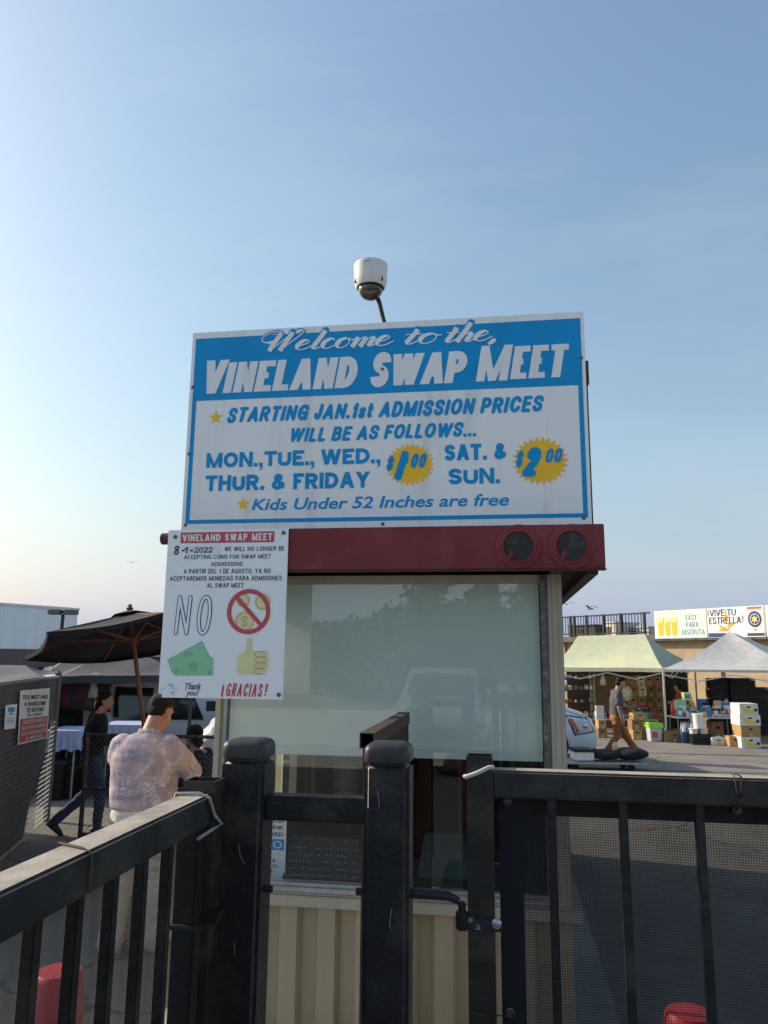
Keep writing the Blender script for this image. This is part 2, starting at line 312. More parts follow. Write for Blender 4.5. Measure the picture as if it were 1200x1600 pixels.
def strokes(mb, pl, text, box, wt=.18, shear=0, cap='butt', gap=.12, space=.35, z=.002, jit=0, extra=0, hb=.92):
    """text set in the box (x0,x1,y0,y1); wt = stroke weight as a share of the height"""
    x0, x1, y0, y1 = box; h = y1-y0; w = wt*h; rnd = random.Random(len(text)*7+3)
    adv = [(GLY[c][0]*h if GLY[c][0] else w) if c != ' ' else space*h for c in text]
    fixed = sum(w for c in text if c != ' ' and GLY[c][0] == 0); flex = sum(a for a, c in zip(adv, text) if c == ' ' or GLY[c][0])
    gaps = gap*h*(len(text)-1); tot = (x1-x0)-abs(shear)*h; sc = (tot-fixed-gaps)/flex if flex else 1
    x = x0; dz = 0; hw = w/2
    for c, a in zip(text, adv):
        W = a*sc if (c == ' ' or GLY[c][0]) else w
        if c != ' ':
            jy = rnd.uniform(-jit, jit)*h
            def P(u, v, ix=True, iy=True):
                X = x+(hw+u*(W-2*hw) if ix else u*W); V = (hw+v*(h-2*hw) if iy else v*h); return (X+shear*V, y0+V+jy)
            for st in GLY[c][1]:
                k, p = st[0], st[1:]; dz += .00015; zz = z+dz % .0009
                if k == 'd': pts = [P(0, 0), P(0, 0)]
                if k == 'd':
                    if cap == 'round': mb.add([pl(pts[0][0]+hw*1.1*math.cos(t*.524), pts[0][1]+hw*1.1*math.sin(t*.524), zz) for t in range(12)], [tuple(range(12))])
                    else: ribbon(mb, pl, [P(0, 0, False, False), (P(1, 0, False, False)[0], P(0, 0, False, False)[1])], 2*w, zz) if False else mb.add([pl(x, y0+jy, zz), pl(x+w, y0+jy, zz), pl(x+w, y0+w+jy, zz), pl(x, y0+w+jy, zz)], [(0, 1, 2, 3)])
                elif k == 'k': mb.add([pl(x+w*.4, y0, zz), pl(x+w, y0, zz), pl(x+w*.95, y0-w*.6, zz), pl(x+w*.2, y0-w*1.1, zz), pl(x+w*.15, y0-w*.8, zz), pl(x+w*.5, y0-w*.5, zz)], [(0, 1, 2, 3, 4, 5)])
                elif k == 't': ribbon(mb, pl, [P(*q, True, False) for q in p], w*.5+extra, zz)
                elif k in 'sc':
                    q = cr([P(*v) for v in p], 6, k == 'c')
                    ribbon(mb, pl, q, w+extra, zz, cap, k == 'c')
                elif cap == 'round': ribbon(mb, pl, [P(*q) for q in p], w+extra, zz, 'round')
                elif k in 'lm':
                    a2, b2 = P(*p[0], True, False), P(*p[1], True, False)
                    ribbon(mb, pl, [a2, b2], w*(1 if k == 'l' else .82), zz, flat=(a2[1], b2[1]))
                elif k == 'h':
                    def Q(u, v):
                        X = x+(hw+u*(W-2*hw) if u not in (0, 1) else u*W); V = w*hb/2+v*(h-w*hb); return (X+shear*V, y0+V+jy)
                    ribbon(mb, pl, [Q(*p[0]), Q(*p[1])], w*hb, zz)
        x += W+gap*h
    return mb
def ftext(mb, pl, text, box, shear=0, off=0, z=.002, keep=False):
    """plain lettering from Blender's built-in typeface, fitted to the box"""
    c = bpy.data.curves.new('lettering', 'FONT'); c.body = text; c.shear = shear; c.offset = off; c.size = 1; c.resolution_u = 3
    o = bpy.data.objects.new('lettering', c); me = bpy.data.meshes.new_from_object(o)
    vs = [v.co.copy() for v in me.vertices]; fs = [tuple(p.vertices) for p in me.polygons]
    ax, bx = min(v.x for v in vs), max(v.x for v in vs); ay, by = min(v.y for v in vs), max(v.y for v in vs)
    x0, x1, y0, y1 = box
    mb.add([pl(x0+(v.x-ax)/(bx-ax)*(x1-x0), y0+(v.y-ay)/(by-ay)*(y1-y0), z) for v in vs], fs)
    bpy.data.objects.remove(o); bpy.data.meshes.remove(me); bpy.data.curves.remove(c); return mb
def flatpoly(mb, pl, pts, z): return mb.add([pl(x, y, z) for x, y in pts], [tuple(range(len(pts)))])
def pxbox(pa, pb, Y):      # lower-left and upper-right pixels -> box on the plane Y
    a, b = at(*pa, Y), at(*pb, Y); return (a.x, b.x, a.z, b.z)
# ------------------------------------------------------------------ palette
WHITE = pm('white_panel', (.88, .88, .87), .45, var=.03, scale=3, col2=(.66, .66, .62), mixs=6, mixlo=.5, mixhi=.78, streak=True)
BLUE = pm('sign_blue', (.003, .30, .66), .5, spec=.25, var=.06, scale=5)
GOLD = pm('sign_gold', (1.0, .55, .02), .5, var=.07, scale=9)
PRINTW = pm('print_white', (.85, .85, .85), .5, var=.04, scale=14, col2=(.68, .69, .70), mixs=9, mixlo=.55, mixhi=.75, streak=True)
REDP = pm('fascia_red', (.20, .036, .042), .6, spec=.25, var=.14, scale=5, col2=(.26, .075, .075), mixs=3.2, mixlo=.55, mixhi=.8, bump=.12, bscale=35)
BLACKP = pm('black_gate_paint', (.011, .0115, .0135), .45, var=.3, scale=14, col2=(.055, .049, .041), mixs=7, mixlo=.5, mixhi=.74, bump=.25, bscale=70)
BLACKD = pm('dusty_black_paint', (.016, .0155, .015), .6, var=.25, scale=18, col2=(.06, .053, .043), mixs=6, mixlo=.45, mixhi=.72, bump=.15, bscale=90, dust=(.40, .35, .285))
RUST = pm('rusty_tube', (.065, .042, .03), .75, var=.3, scale=20, col2=(.05, .04, .034), mixs=9, bump=.3, bscale=120)
TAN = pm('tan_trim', (.44, .39, .30), .6, var=.1, scale=6, col2=(.30, .26, .20), mixs=4, mixlo=.5, mixhi=.75, streak=True, bump=.06, bscale=60)
TANW = pm('tan_corrugated', (.41, .335, .225), .5, var=.1, scale=3, col2=(.29, .235, .16), mixs=4, mixlo=.5, mixhi=.8, streak=True)
ALU = pm('aluminium', (.42, .43, .45), .35, .8, var=.12, scale=20)
STEEL = pm('galvanised', (.36, .37, .38), .5, .7, var=.15, scale=25)
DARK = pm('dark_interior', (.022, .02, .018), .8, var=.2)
BLACK = pm('plain_black', (.012, .012, .013), .5, var=.15)
PRINTK = pm('print_black', (.02, .02, .022), .6, var=.1)
PRINTR = pm('print_red', (.56, .085, .095), .5, var=.08)
BOLT = pm('bolt_metal', (.16, .16, .17), .4, .8, var=.2)

# ------------------------------------------------------------------ ground
CONCA = None
ASPH = pm('asphalt', (.225, .205, .175), .9, var=.2, scale=1.1, col2=(.165, .15, .13), mixs=.35, mixlo=.42, mixhi=.62, bump=.6, bscale=160)
def add_cracks(m, sc, wd, col):
    n = m.node_tree.nodes; l = m.node_tree.links; b = n['Principled BSDF']; src = b.inputs['Base Color'].links[0].from_socket; tc = [x for x in n if x.type == 'TEX_COORD'][0]
    nz = n.new('ShaderNodeTexNoise'); nz.inputs['Scale'].default_value = 1.2; nz.inputs['Detail'].default_value = 6; l.new(tc.outputs['Object'], nz.inputs['Vector'])
    va = n.new('ShaderNodeVectorMath'); va.operation = 'MULTIPLY_ADD'; l.new(nz.outputs['Color'], va.inputs[0]); va.inputs[1].default_value = (.9, .9, .9); l.new(tc.outputs['Object'], va.inputs[2])
    vo = n.new('ShaderNodeTexVoronoi'); vo.feature = 'DISTANCE_TO_EDGE'; vo.inputs['Scale'].default_value = sc; l.new(va.outputs[0], vo.inputs['Vector'])
    mr = n.new('ShaderNodeMapRange'); mr.inputs[1].default_value = wd*.4; mr.inputs[2].default_value = wd; mr.inputs[3].default_value = .8; mr.inputs[4].default_value = 0; l.new(vo.outputs['Distance'], mr.inputs[0])
    st = n.new('ShaderNodeTexNoise'); st.inputs['Scale'].default_value = .9; st.inputs['Detail'].default_value = 4; l.new(tc.outputs['Object'], st.inputs['Vector'])
    r2 = n.new('ShaderNodeMapRange'); r2.inputs[1].default_value = .62; r2.inputs[2].default_value = .74; r2.inputs[4].default_value = .55; l.new(st.outputs['Fac'], r2.inputs[0])
    mx = n.new('ShaderNodeMath'); mx.operation = 'MAXIMUM'; l.new(mr.outputs[0], mx.inputs[0]); l.new(r2.outputs[0], mx.inputs[1])
    mi = n.new('ShaderNodeMix'); mi.data_type = 'RGBA'; l.new(mx.outputs[0], mi.inputs[0]); l.new(src, mi.inputs[6]); mi.inputs[7].default_value = (*col, 1); l.new(mi.outputs[2], b.inputs['Base Color'])
add_cracks(ASPH, .32, .007, (.09, .085, .078))
def sheet(name, x0, x1, y0, y1, z, m):
    return tag(obj(name, MB().add([(x0, y0, z), (x1, y0, z), (x1, y1, z), (x0, y1, z)], [(0, 1, 2, 3)]), m, fix=False), kind='structure')
sheet('ground', -900, 900, -900, 900, 0, ASPH)
CONC = pm('concrete', (.34, .325, .30), .9, var=.15, scale=3, col2=(.24, .23, .21), mixs=2, bump=.4, bscale=120)
tag(obj('booth_pavement', MB().box((-2.0, 4.2, .001), (.64, 9.4, .05)), CONC, bevel=.01), kind='structure')
sheet('dark_reflection_strip', -40, 40, -6, 1.3, .004, pm('reflection_strip_dark', (.065, .063, .06), .85, var=.2, scale=2, bump=.5, bscale=150))  # dark strip added so the lower window glass mirrors darker ground
sheet('far_bounce_sheet', -30, 30, -22, -6.005, .004, MATS.get('bounce_concrete') or pm('bounce_concrete', (.46, .435, .39), .9, var=.12, scale=1.5, col2=(.36, .34, .31), mixs=1.1, bump=.35, bscale=110))  # pale out-of-view ground added to bounce sunlight onto the booth front
sheet('near_bounce_sheet', -10, 11, 1.305, 4.19, .004, pm('bounce_concrete', (.46, .435, .39), .9, var=.12, scale=1.5, col2=(.36, .34, .31), mixs=1.1, bump=.35, bscale=110))  # pale ground added before the booth to throw sunlight up at it
sheet('ground_strip', -14, -4.2, 11.25, 11.6, .006, pm('grey_strip', (.22, .21, .19), .9, var=.15, scale=4, bump=.3))  # narrow grey strip across the ground
DARKLINE = pm('dark_line', (.035, .034, .034), .8, var=.2)
for k, (x0, x1, y0) in enumerate(((-.5, 14, 16.0), (-10, 14, 18.9))):  # two thin, dark, uneven lines across the ground
    mb = MB(); n = 24; vs = []
    for i in range(n+1):
        x = x0+(x1-x0)*i/n; y = y0+.12*noise.noise((x*.6, k*5, 0)); vs += [(x, y-.035-.02*noise.noise((x, 9, k)), .005), (x, y+.035, .005)]
    mb.add(vs, [(2*i, 2*i+2, 2*i+3, 2*i+1) for i in range(n)]); tag(obj('dark_ground_line', mb, DARKLINE, fix=False), kind='structure')

# ------------------------------------------------------------------ the ticket booth
YB = 4.45
XL, XR, YBK = -1.665, .342, 9.2
booth = thing('ticket_booth', 'tan ticket booth with a large shaded window and red fascia beam', 'booth', (-.66, 6.8, .05))
ZS0, ZS1, ZTOP = .742, .862, 2.62     # trim bottom / sill top / wall top
mb = MB()                                                  # corrugated front below the window
prof = []; x = XL; per = .214
while x < XR:
    prof += [(x, .052), (x+.095, .052), (x+.118, 0), (x+.191, 0)]; x += per
prof = [(min(px_, XR), d) for px_, d in prof]; prof.append((XR, .0))
vs = []; fs = []
for i, (px_, d) in enumerate(prof): vs += [(px_, YB+.040-d, .05), (px_, YB+.040-d, ZS0+.01)]
fs = [(2*i, 2*i+2, 2*i+3, 2*i+1) for i in range(len(prof)-1)]
mb.add(vs, fs); obj('corrugated_panel', mb, TANW, booth, fix=False)
obj('wall', MB().box((XR-.06, YB+.02, .05), (XR, YBK, ZTOP)), TANW, booth).name = 'side_wall'
mb = MB(); mb.box((XL, YB+.02, .05), (XL+.06, YBK, 1.0)); mb.box((XL, YB+.02, 1.75), (XL+.06, YBK, ZTOP)); mb.box((XL, YB+.02, 1.0), (XL+.06, 5.5, 1.75)); mb.box((XL, 6.1, 1.0), (XL+.06, YBK, 1.75))
obj('side_wall', mb, TANW, booth)
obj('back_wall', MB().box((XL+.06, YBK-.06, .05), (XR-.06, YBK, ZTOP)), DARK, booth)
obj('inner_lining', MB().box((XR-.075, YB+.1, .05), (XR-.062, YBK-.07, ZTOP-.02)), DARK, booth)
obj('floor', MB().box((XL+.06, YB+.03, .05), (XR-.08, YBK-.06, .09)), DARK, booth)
obj('counter', MB().box((XL+.07, YB+.06, .79), (XR-.08, YB+.75, .83)), pm('counter_laminate', (.05, .045, .04), .5), booth, bevel=.004)
mb = MB(); mb.box((XL-.012, YB-.035, ZS0), (XR+.055, YB+.015, ZS0+.058)); mb.box((XL-.008, YB-.02, ZS0+.058), (XR+.012, YB+.03, ZS1-.045))
obj('sill_trim', mb, TAN, booth, bevel=.004)
mb = MB(); mb.box((XL+.03, YB-.028, ZS1-.044), (XR-.03, YB+.03, ZS1-.02)); mb.box((XL+.03, YB-.012, ZS1-.02), (XR-.03, YB+.03, ZS1))
obj('sill_track', mb, ALU, booth, bevel=.002)
# jambs: tan outer post and aluminium inner frame
mb = MB(); mb.box((XL, YB-.03, ZS1-.042), (XL+.034, YB+.019, 2.57)); mb.box((XL+.034, YB-.012, ZS1), (XL+.05, YB+.04, 2.57)); obj('jamb', mb, TAN, booth, bevel=.003)
mb = MB(); mb.box((XL+.05, YB-.02, ZS1), (XL+.067, YB+.04, 2.57)); obj('window_frame', mb, ALU, booth, bevel=.002)
mb = MB(); mb.box((.262, YB-.035, ZS0+.058), (XR, YB+.019, 2.57)); obj('jamb', mb, TAN, booth, bevel=.004)
mb = MB(); mb.box((.285, YB-.040, ZS1), (.315, YB-.034, 2.57)); obj('jamb_strip', mb, TAN, booth, bevel=.002)
mb = MB(); mb.box((.222, YB-.02, ZS1), (.262, YB+.04, 2.57)); obj('window_frame', mb, pm('weathered_frame', (.13, .12, .11), .5, .3, var=.3, scale=30, col2=(.25, .24, .23), mixs=18), booth, bevel=.003)
mb = MB(); mb.box((XL+.067, YB+.0, 2.52), (.222, YB+.05, 2.57)); obj('window_frame', mb, TAN, booth)
GLASS = glass_mat('window_glass', (.985, 1, .99), 0, .085)
gp = obj('window_pane', MB().box((XL+.067, YB+.004, ZS1), (.222, YB+.010, 2.52)), GLASS, booth)
SHADE = pm('roller_shade_fabric', (.74, .83, .78), .75, var=.03, scale=2.4, col2=(.66, .75, .71), mixs=3.5, mixlo=.5, mixhi=.85, trans=.2)
zb = at(600, 1182, 4.5).z
sh = obj('roller_shade', MB().box((XL+.072, YB+.020, zb+.05), (.216, YB+.0225, 2.52)), SHADE, booth)
obj('hem_bar', MB().box((XL+.072, YB+.016, zb), (.216, YB+.028, zb+.05)), pm('shade_hem', (.50, .59, .57), .6, var=.08), sh, bevel=.003)
obj('shade_roller', MB().cyl((XL+.09, YB+.09, 2.5), (.2, YB+.09, 2.5), .03, n=12), ALU, sh, smooth=True)
# roof slab, soffit and the red fascia beam
FY = 4.17
zf0, zf1 = at(700, 889.5, FY).z, at(700, 822, FY).z
xf0, xf1 = at(262, 860, FY).x, at(945, 850, FY).x
obj('roof', MB().box((xf0+.03, FY+.06, zf0+.03), (xf1-.02, YBK+.15, zf1-.03)), pm('roof_dark', (.05, .028, .028), .8, var=.2), booth)
obj('soffit_trim', MB().box((xf1-.09, FY+.08, zf0-.022), (xf1-.03, YBK+.15, zf0+.03)), pm('soffit_brown', (.06, .045, .038), .7, var=.2), booth)
fa = obj('fascia_beam', None or MB().box((xf0, FY, zf0), (xf1, FY+.055, zf1)), REDP, booth, bevel=.004)
obj('drip_edge', MB().box((xf0-.003, FY-.006, zf0-.008), (xf1+.004, FY+.05, zf0-.0005)), pm('drip_dark_red', (.07, .018, .022), .6), fa, bevel=.002)
LENS = pm('dark_lens', (.010, .011, .013), .2, var=.3, scale=15, col2=(.07, .08, .075), mixs=14, mixlo=.5, mixhi=.75)
for k, (cx, cy) in enumerate(((810, 854), (893, 853.5))):
    c = at(cx, cy, FY); ring = MB(); Mx = Matrix.Rotation(R(90), 3, 'X')
    ring.lathe([(.118, -.001), (.121, .008), (.113, .013), (.098, .012), (.092, .02), (.083, .022), (.0775, .012), (.0765, -.001)], c, 36, Mx)
    rg = obj('lamp_ring', ring, REDP, fa, smooth=True)
    obj('lamp_lens', MB().lathe([(0, .0035), (.05, .0036), (.0763, .0036), (.0763, .001)], c, 30, Mx), LENS, rg)
    t0 = c+Vector((-.03, -.03, -.045)); obj('lamp_bulb_stub', MB().tube([c+Vector((-.055, -.006, -.072)), c+Vector((-.04, -.03, -.05)), c+Vector((-.03, -.034, -.028))], [.013, .014, .011], 10), REDP, rg, smooth=True)
c = at(262, 842, FY+.03)
obj('beam_end_pipe', MB().cyl((c.x-.035, FY+.03, c.z), (c.x+.15, FY+.03, c.z), .034, n=18), pm('pipe_red_brown', (.085, .035, .032), .7, var=.3, scale=18), booth, bevel=.003, smooth=True)
# upright tube behind the sign
x = at(921.5, 690, 4.31).x
mb = MB(); mb.box((x-.05, 4.325, 2.7), (x+.004, 4.37, 3.66)); mb.box((x-.046, 4.318, 3.66), (x+.012, 4.38, 3.80))
obj('sign_upright', mb, pm('upright_red', (.06, .025, .027), .6, var=.2), booth, bevel=.003)
obj('sign_upright', MB().box((-1.8, 4.365, 2.7), (-1.755, 4.41, 3.8)), MATS['upright_red'], booth, bevel=.003)

# things inside the booth, seen under the shade
def boxthing(name, label, cat, mb, m, **k):
    o = obj(name, mb, m, **k); return tag(o, label, cat)
YK = 4.66
kb = thing('keyboard', 'black computer keyboard propped up against the booth window', 'keyboard', at(505, 1375, YK))
a, b, c2, d = at(440, 1376, 4.56), at(566, 1381, 4.56), at(563, 1311, YK+.02), at(452, 1304, YK+.02)
nrm = (b-a).cross(d-a).normalized(); 
if nrm.y > 0: nrm = -nrm
obj('case', MB().prism([a, b, c2, d], -nrm*.02), pm('keyboard_plastic', (.012, .016, .018), .45), kb, bevel=.004)
keys = MB(); marks = MB()
for r in range(6):
    for k in range(19):
        if k in (12, 16) or (r == 1 and False): continue
        u, v = .03+k*.05, .06+r*.15+(.05 if r == 5 else 0)
        p = a.lerp(b, u).lerp(d.lerp(c2, u), v); q = a.lerp(b, u+.04).lerp(d.lerp(c2, u+.04), v); t = a.lerp(b, u).lerp(d.lerp(c2, u), v+.11)
        keys.prism([p, q, q+(t-p), t], nrm*.005)
        if random.random() < .75:
            e1, e2 = (q-p)*.3, (t-p)*.22; o_ = p+e1*.9+(t-p)*.5+nrm*.0056
            marks.add([o_, o_+e1, o_+e1+e2, o_+e2], [(0, 1, 2, 3)])
kk = obj('keys', keys, pm('key_black', (.016, .019, .021), .5), kb); tag(kk, kind='stuff')
obj('key_legends', marks, pm('legend_grey', (.42, .45, .46), .6), kb, fix=False)
YN = 4.58
a, b = at(372, 1372, YN), at(445, 1376, YN); zt = at(440, 1281-22, YN).z
nb = thing('window_notice', 'small blue and white bilingual no food notice inside booth window', 'sign', (a.x, YN, a.z))
obj('panel', MB().box((a.x, YN, b.z), (b.x, YN+.003, zt)), PRINTW, nb, bevel=.001)
pl = Plane2(YN); hgt = zt-b.z; X0, X1 = a.x+.012, b.x-.012
bb = MB()
for z0, z1 in ((.86, .97), (.40, .545)): flatpoly(bb, pl, [(X0, b.z+hgt*z0), (X1, b.z+hgt*z0), (X1, b.z+hgt*z1), (X0, b.z+hgt*z1)], .0012)
obj('bands', bb, BLUE, nb, fix=False)
tt = MB(); ftext(tt, pl, 'NOTICE', (X0+.03, X1-.005, b.z+hgt*.875, b.z+hgt*.955), z=.0024); ftext(tt, pl, 'AVISO', (X0+.05, X1-.012, b.z+hgt*.42, b.z+hgt*.525), z=.0024, off=.012); obj('lettering', tt, PRINTW, nb, fix=False)
tt = MB()
for s, x0, z0 in (('NO FOOD', .3, .77), ('OR DRINK', .25, .68), ('ALLOWED', .25, .585)): ftext(tt, pl, s, (X0+(X1-X0)*x0, X1-.006, b.z+hgt*z0, b.z+hgt*(z0+.052)), z=.0024, off=.008)
for s, x0, x1, z0 in (('NO SE', .3, .72, .31), ('PERMITE', .25, .82, .235), ('BEBIDA O', .2, .86, .165), ('COMIDA', .2, .76, .1)): ftext(tt, pl, s, (X0+(X1-X0)*x0, X0+(X1-X0)*x1, b.z+hgt*z0, b.z+hgt*(z0+.042)), z=.0024, off=.008)
obj('lettering', tt, PRINTK, nb, fix=False)
c = at(540, 1236, 5.05)
fan = thing('tower_heater', 'grey perforated metal heater standing on the booth counter', 'heater', (c.x, 5.05, .83))
r0, z0, z1 = .085, at(540, 1240, 5.05).z, at(540, 1165, 5.05).z
obj('housing', MB().lathe([(r0*.9, z0), (r0, z0+.03), (r0*1.02, z1-.03), (r0*.9, z1)], (c.x, 5.05, 0), 28), pm('heater_grey', (.16, .165, .18), .5, .3), fan, smooth=True)
obj('stand', MB().lathe([(r0*1.2, .83), (r0*1.2, .85), (r0*.5, .87), (r0*.5, z0)], (c.x, 5.05, 0), 20), BLACK, fan, smooth=True)
mb = MB()
for i in range(13):
    for j in range(22):
        an = -math.pi/2+(j-10.5+.5*(i % 2))*.13; zz = z0+.03+(z1-z0-.06)*i/12; rr = r0*1.03
        mb.cbox((c.x+rr*math.cos(an), 5.05+rr*math.sin(an), zz), (.005, .005, .006))
tag(obj('perforations', mb, BLACK, fan), kind='stuff')
a, b, c2, d = at(648, 1392, 4.75), at(742, 1392, 4.75), at(727, 1304, 4.95), at(663, 1303, 4.95)
mon = thing('monitor', 'dark green back of a screen facing away inside the booth window', 'monitor', (a.x, 4.8, .83))
obj('back_shell', MB().prism([a, b, c2, d], (0, .05, .0)), pm('monitor_green_black', (.03, .055, .055), .5), mon, bevel=.006)
obj('stand', MB().box((.5*(a.x+b.x)-.05, 4.85, .83), (.5*(a.x+b.x)+.05, 4.9, a.z+.1)), BLACK, mon)
p = at(724, 1310, 5.6)
tag(obj('red_flag', MB().box((p.x-.035, 5.6, p.z), (p.x+.03, 5.62, at(724, 1180, 5.6).z)), pm('flag_red', (.16, .01, .012), .7, col2=(.2, .17, .16), mixs=7, mixlo=.55, mixhi=.6)), 'dark red cloth strip hanging deep inside the booth', 'cloth')
mb = MB(); p = at(470, 1240, 6.4); q = at(470, 1150, 6.4)
for dx, wd in ((-.22, .05), (-.1, .07), (0, .05), (.08, .03)): mb.box((p.x+dx, 6.4, p.z-.2), (p.x+dx+wd, 6.44, q.z+.3))
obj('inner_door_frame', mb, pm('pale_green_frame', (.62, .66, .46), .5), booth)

# ------------------------------------------------------------------ the welcome sign
YS = 4.29
pa, pb = at(283, 822, YS), at(911, 486, YS)
sx0, sx1, sz0, sz1 = at(283, 822, YS).x, at(925, 812, YS).x, at(700, 820, YS).z-.02, pb.z
ws = thing('welcome_sign', 'large blue and white welcome sign with admission prices on the booth roof', 'sign', (.5*(sx0+sx1), YS, sz0))
obj('board', MB().box((sx0, YS, sz0), (sx1, YS+.02, sz1)), WHITE, ws, bevel=.003)
S = Plane2(YS)
def hb(pa, pb, pc, pd): return [(at(*p, YS).x, at(*p, YS).z) for p in (pa, pb, pc, pd)]
ox0, ox1 = at(297.5, 680, YS).x, at(912.6, 650, YS).x
ot = at(600, 513.8, YS).z; hbz = at(600, 614.4, YS).z; ob = at(600, 813.6, YS).z; iz = at(600, 807.3, YS).z
ix0, ix1 = ox0+.026, ox1-.026
mb = MB(); flatpoly(mb, S, [(ox0, hbz), (ox1, hbz), (ox1, ot), (ox0, ot)], .0012)
hd = obj('header_panel', mb, BLUE, ws, fix=False)
mb = MB()
for a in ((ox0, ix0, ob, hbz-.0004), (ix1, ox1, ob, hbz-.0004), (ix0+.0003, ix1-.0003, ob, iz)): flatpoly(mb, S, [(a[0], a[2]), (a[1], a[2]), (a[1], a[3]), (a[0], a[3])], .0012)
obj('border', mb, BLUE, ws, fix=False)
# script line
SCR = {
 'W': (1.95, [[(.62,1.02),(.3,.92),(-.02,1.15),(-.05,1.6),(.25,2.0),(.62,2.1),(.78,1.8),(.72,1.2),(.62,.5),(.6,0)], [(.6,.0),(.95,.8),(1.3,1.7),(1.38,1.95)], [(1.38,1.95),(1.32,1.3),(1.2,.5),(1.15,0)], [(1.15,0),(1.5,.8),(1.82,1.5),(1.95,1.95),(1.8,2.1),(1.66,1.95),(1.72,1.8)]]),
 'e': (.78, [[(.06,.42),(.35,.56),(.52,.8),(.4,1.0),(.2,.92),(.03,.55),(.06,.16),(.26,0),(.52,.1),(.82,.42)]]),
 'l': (.52, [[(.34,1.95),(.26,1.3),(.14,.6),(.1,.2),(.2,.0),(.34,.08),(.6,.42)]]),
 'c': (.72, [[(.5,.78),(.46,.98),(.28,1.0),(.08,.75),(.03,.4),(.14,.06),(.36,.02),(.76,.42)]]),
 'o': (.74, [[(.36,1.0),(.12,.82),(.03,.42),(.14,.06),(.32,0),(.54,.22),(.6,.62),(.5,.92),(.36,1.0)], [(.5,.92),(.58,.8),(.78,.82)]]),
 'm': (1.3, [[(.0,.72),(.12,.92),(.24,1.0)], [(.24,1.0),(.19,.5),(.12,0)], [(.14,.2),(.36,.8),(.56,1.0),(.64,.9)], [(.64,.95),(.6,.5),(.52,0)], [(.54,.2),(.76,.8),(.96,1.0),(1.06,.88)], [(1.06,.95),(1.0,.5),(.96,.14),(1.06,0),(1.16,.08),(1.38,.42)]]),
 't': (.56, [[(.32,1.5),(.26,1.0),(.16,.5),(.12,.2),(.2,.0),(.34,.08),(.6,.42)], [(-.06,1.02),(.55,1.02)]]),
 'h': (.86, [[(.34,1.95),(.26,1.3),(.14,.6),(.04,0)], [(.08,.25),(.3,.75),(.5,.98),(.6,.88)], [(.6,.9),(.56,.5),(.5,.16),(.58,0),(.7,.06),(.92,.42)]]),
 ',': (.3, [[(.1,.16),(.16,.04),(.1,-.2),(-.02,-.34)]]),
}
def script(mb, word, box, extra, z):
    x0, x1, y0, y1 = box; tot = sum(SCR[c][0] for c in word); shear = .42; top = 2.0 if any(c in 'Wlht' for c in word) else 1
    u = (y1-y0)/top; sx = ((x1-x0)-shear*u*top*.8)/tot; x = x0; k = 0
    for c in word:
        for st in SCR[c][1]:
            k += 1; pts = [(x+px_*sx+shear*py*u, y0+py*u) for px_, py in cr([tuple(p) for p in st], 7)]
            def wf(i, dx, dy):
                d = max(0, -(dy*.92+dx*.38)); return u*(.11+.40*d**1.4)+extra
            ribbon(mb, S, pts, wf, z+k*.00004, 'round' if extra else 'butt')
        x += SCR[c][0]*sx
wd = (('Welcome', pxbox((403, 549.5), (622, 503.5), YS)), ('to', pxbox((630, 537.2), (694, 488), YS)), ('the,', pxbox((694, 535), (786, 503), YS)))
fixb = []
for wrd, bx in wd:
    zb_ = {'Welcome': at(410, 549.8, YS).z, 'to': at(640, 538, YS).z, 'the,': at(700, 535.5, YS).z}[wrd]
    fixb.append((wrd, (bx[0], bx[1], zb_, zb_+.121)))
for a, b in fixb:
    mb = MB(); script(mb, a, b, .016, .0016); obj('lettering_outline', mb, BLUE, hd, fix=False)
    mb = MB(); script(mb, a, b, 0, .0034); obj('lettering', mb, PRINTW, hd, fix=False)
mb = MB()
for s, pa, pb, wt, gp in (('V', (312, 616), (359, 562), .255, .05), ('INELAND', (348, 614.5), (563.5, 556.6), .265, .06), ('S', (576, 606), (614.5, 549.5), .245, .05), ('WAP', (606, 603), (733, 548), .26, .025), ('M', (743.5, 596.5), (801.5, 538.5), .225, .05), ('EET', (797, 592.8), (889.5, 537.2), .245, .075)):
    obj('lettering', strokes(MB(), S, s, pxbox(pa, pb, YS), wt, .17, gap=gp, z=.0026, hb=.74), PRINTW, hd, fix=False)
obj('lettering', strokes(MB(), S, 'STARTING JAN.1st ADMISSION PRICES', pxbox((353, 661.5), (851.5, 617.5), YS), .222, .24, 'round', .09, .28, z=.0014, jit=.02), BLUE, ws, fix=False)
obj('lettering', strokes(MB(), S, 'WILL BE AS FOLLOWS...', pxbox((450, 691.5), (749, 658.5), YS), .222, .24, 'round', .09, .28, z=.0014, jit=.02), BLUE, ws, fix=False)
obj('lettering', strokes(MB(), S, 'MON.,TUE., WED.,', pxbox((322, 731.3), (594.5, 699.6), YS), .25, 0, gap=.09, space=.2, z=.0014), BLUE, ws, fix=False)
obj('lettering', strokes(MB(), S, 'THUR. & FRIDAY', pxbox((320.5, 767.7), (577.8, 736.6), YS), .25, 0, gap=.09, space=.28, z=.0014), BLUE, ws, fix=False)
obj('lettering', strokes(MB(), S, 'SAT. &', pxbox((694.7, 720), (791.5, 692), YS), .25, 0, gap=.08, space=.3, z=.0014), BLUE, ws, fix=False)
obj('lettering', strokes(MB(), S, 'SUN.', pxbox((700.7, 757), (780.7, 730.5), YS), .25, 0, gap=.09, z=.0014), BLUE, ws, fix=False)
bx = pxbox((393, 797.8), (795, 770.8), YS); obj('lettering', ftext(MB(), S, 'Kids Under 52 Inches are free', bx, .22, .021, z=.0014), BLUE, ws, fix=False)
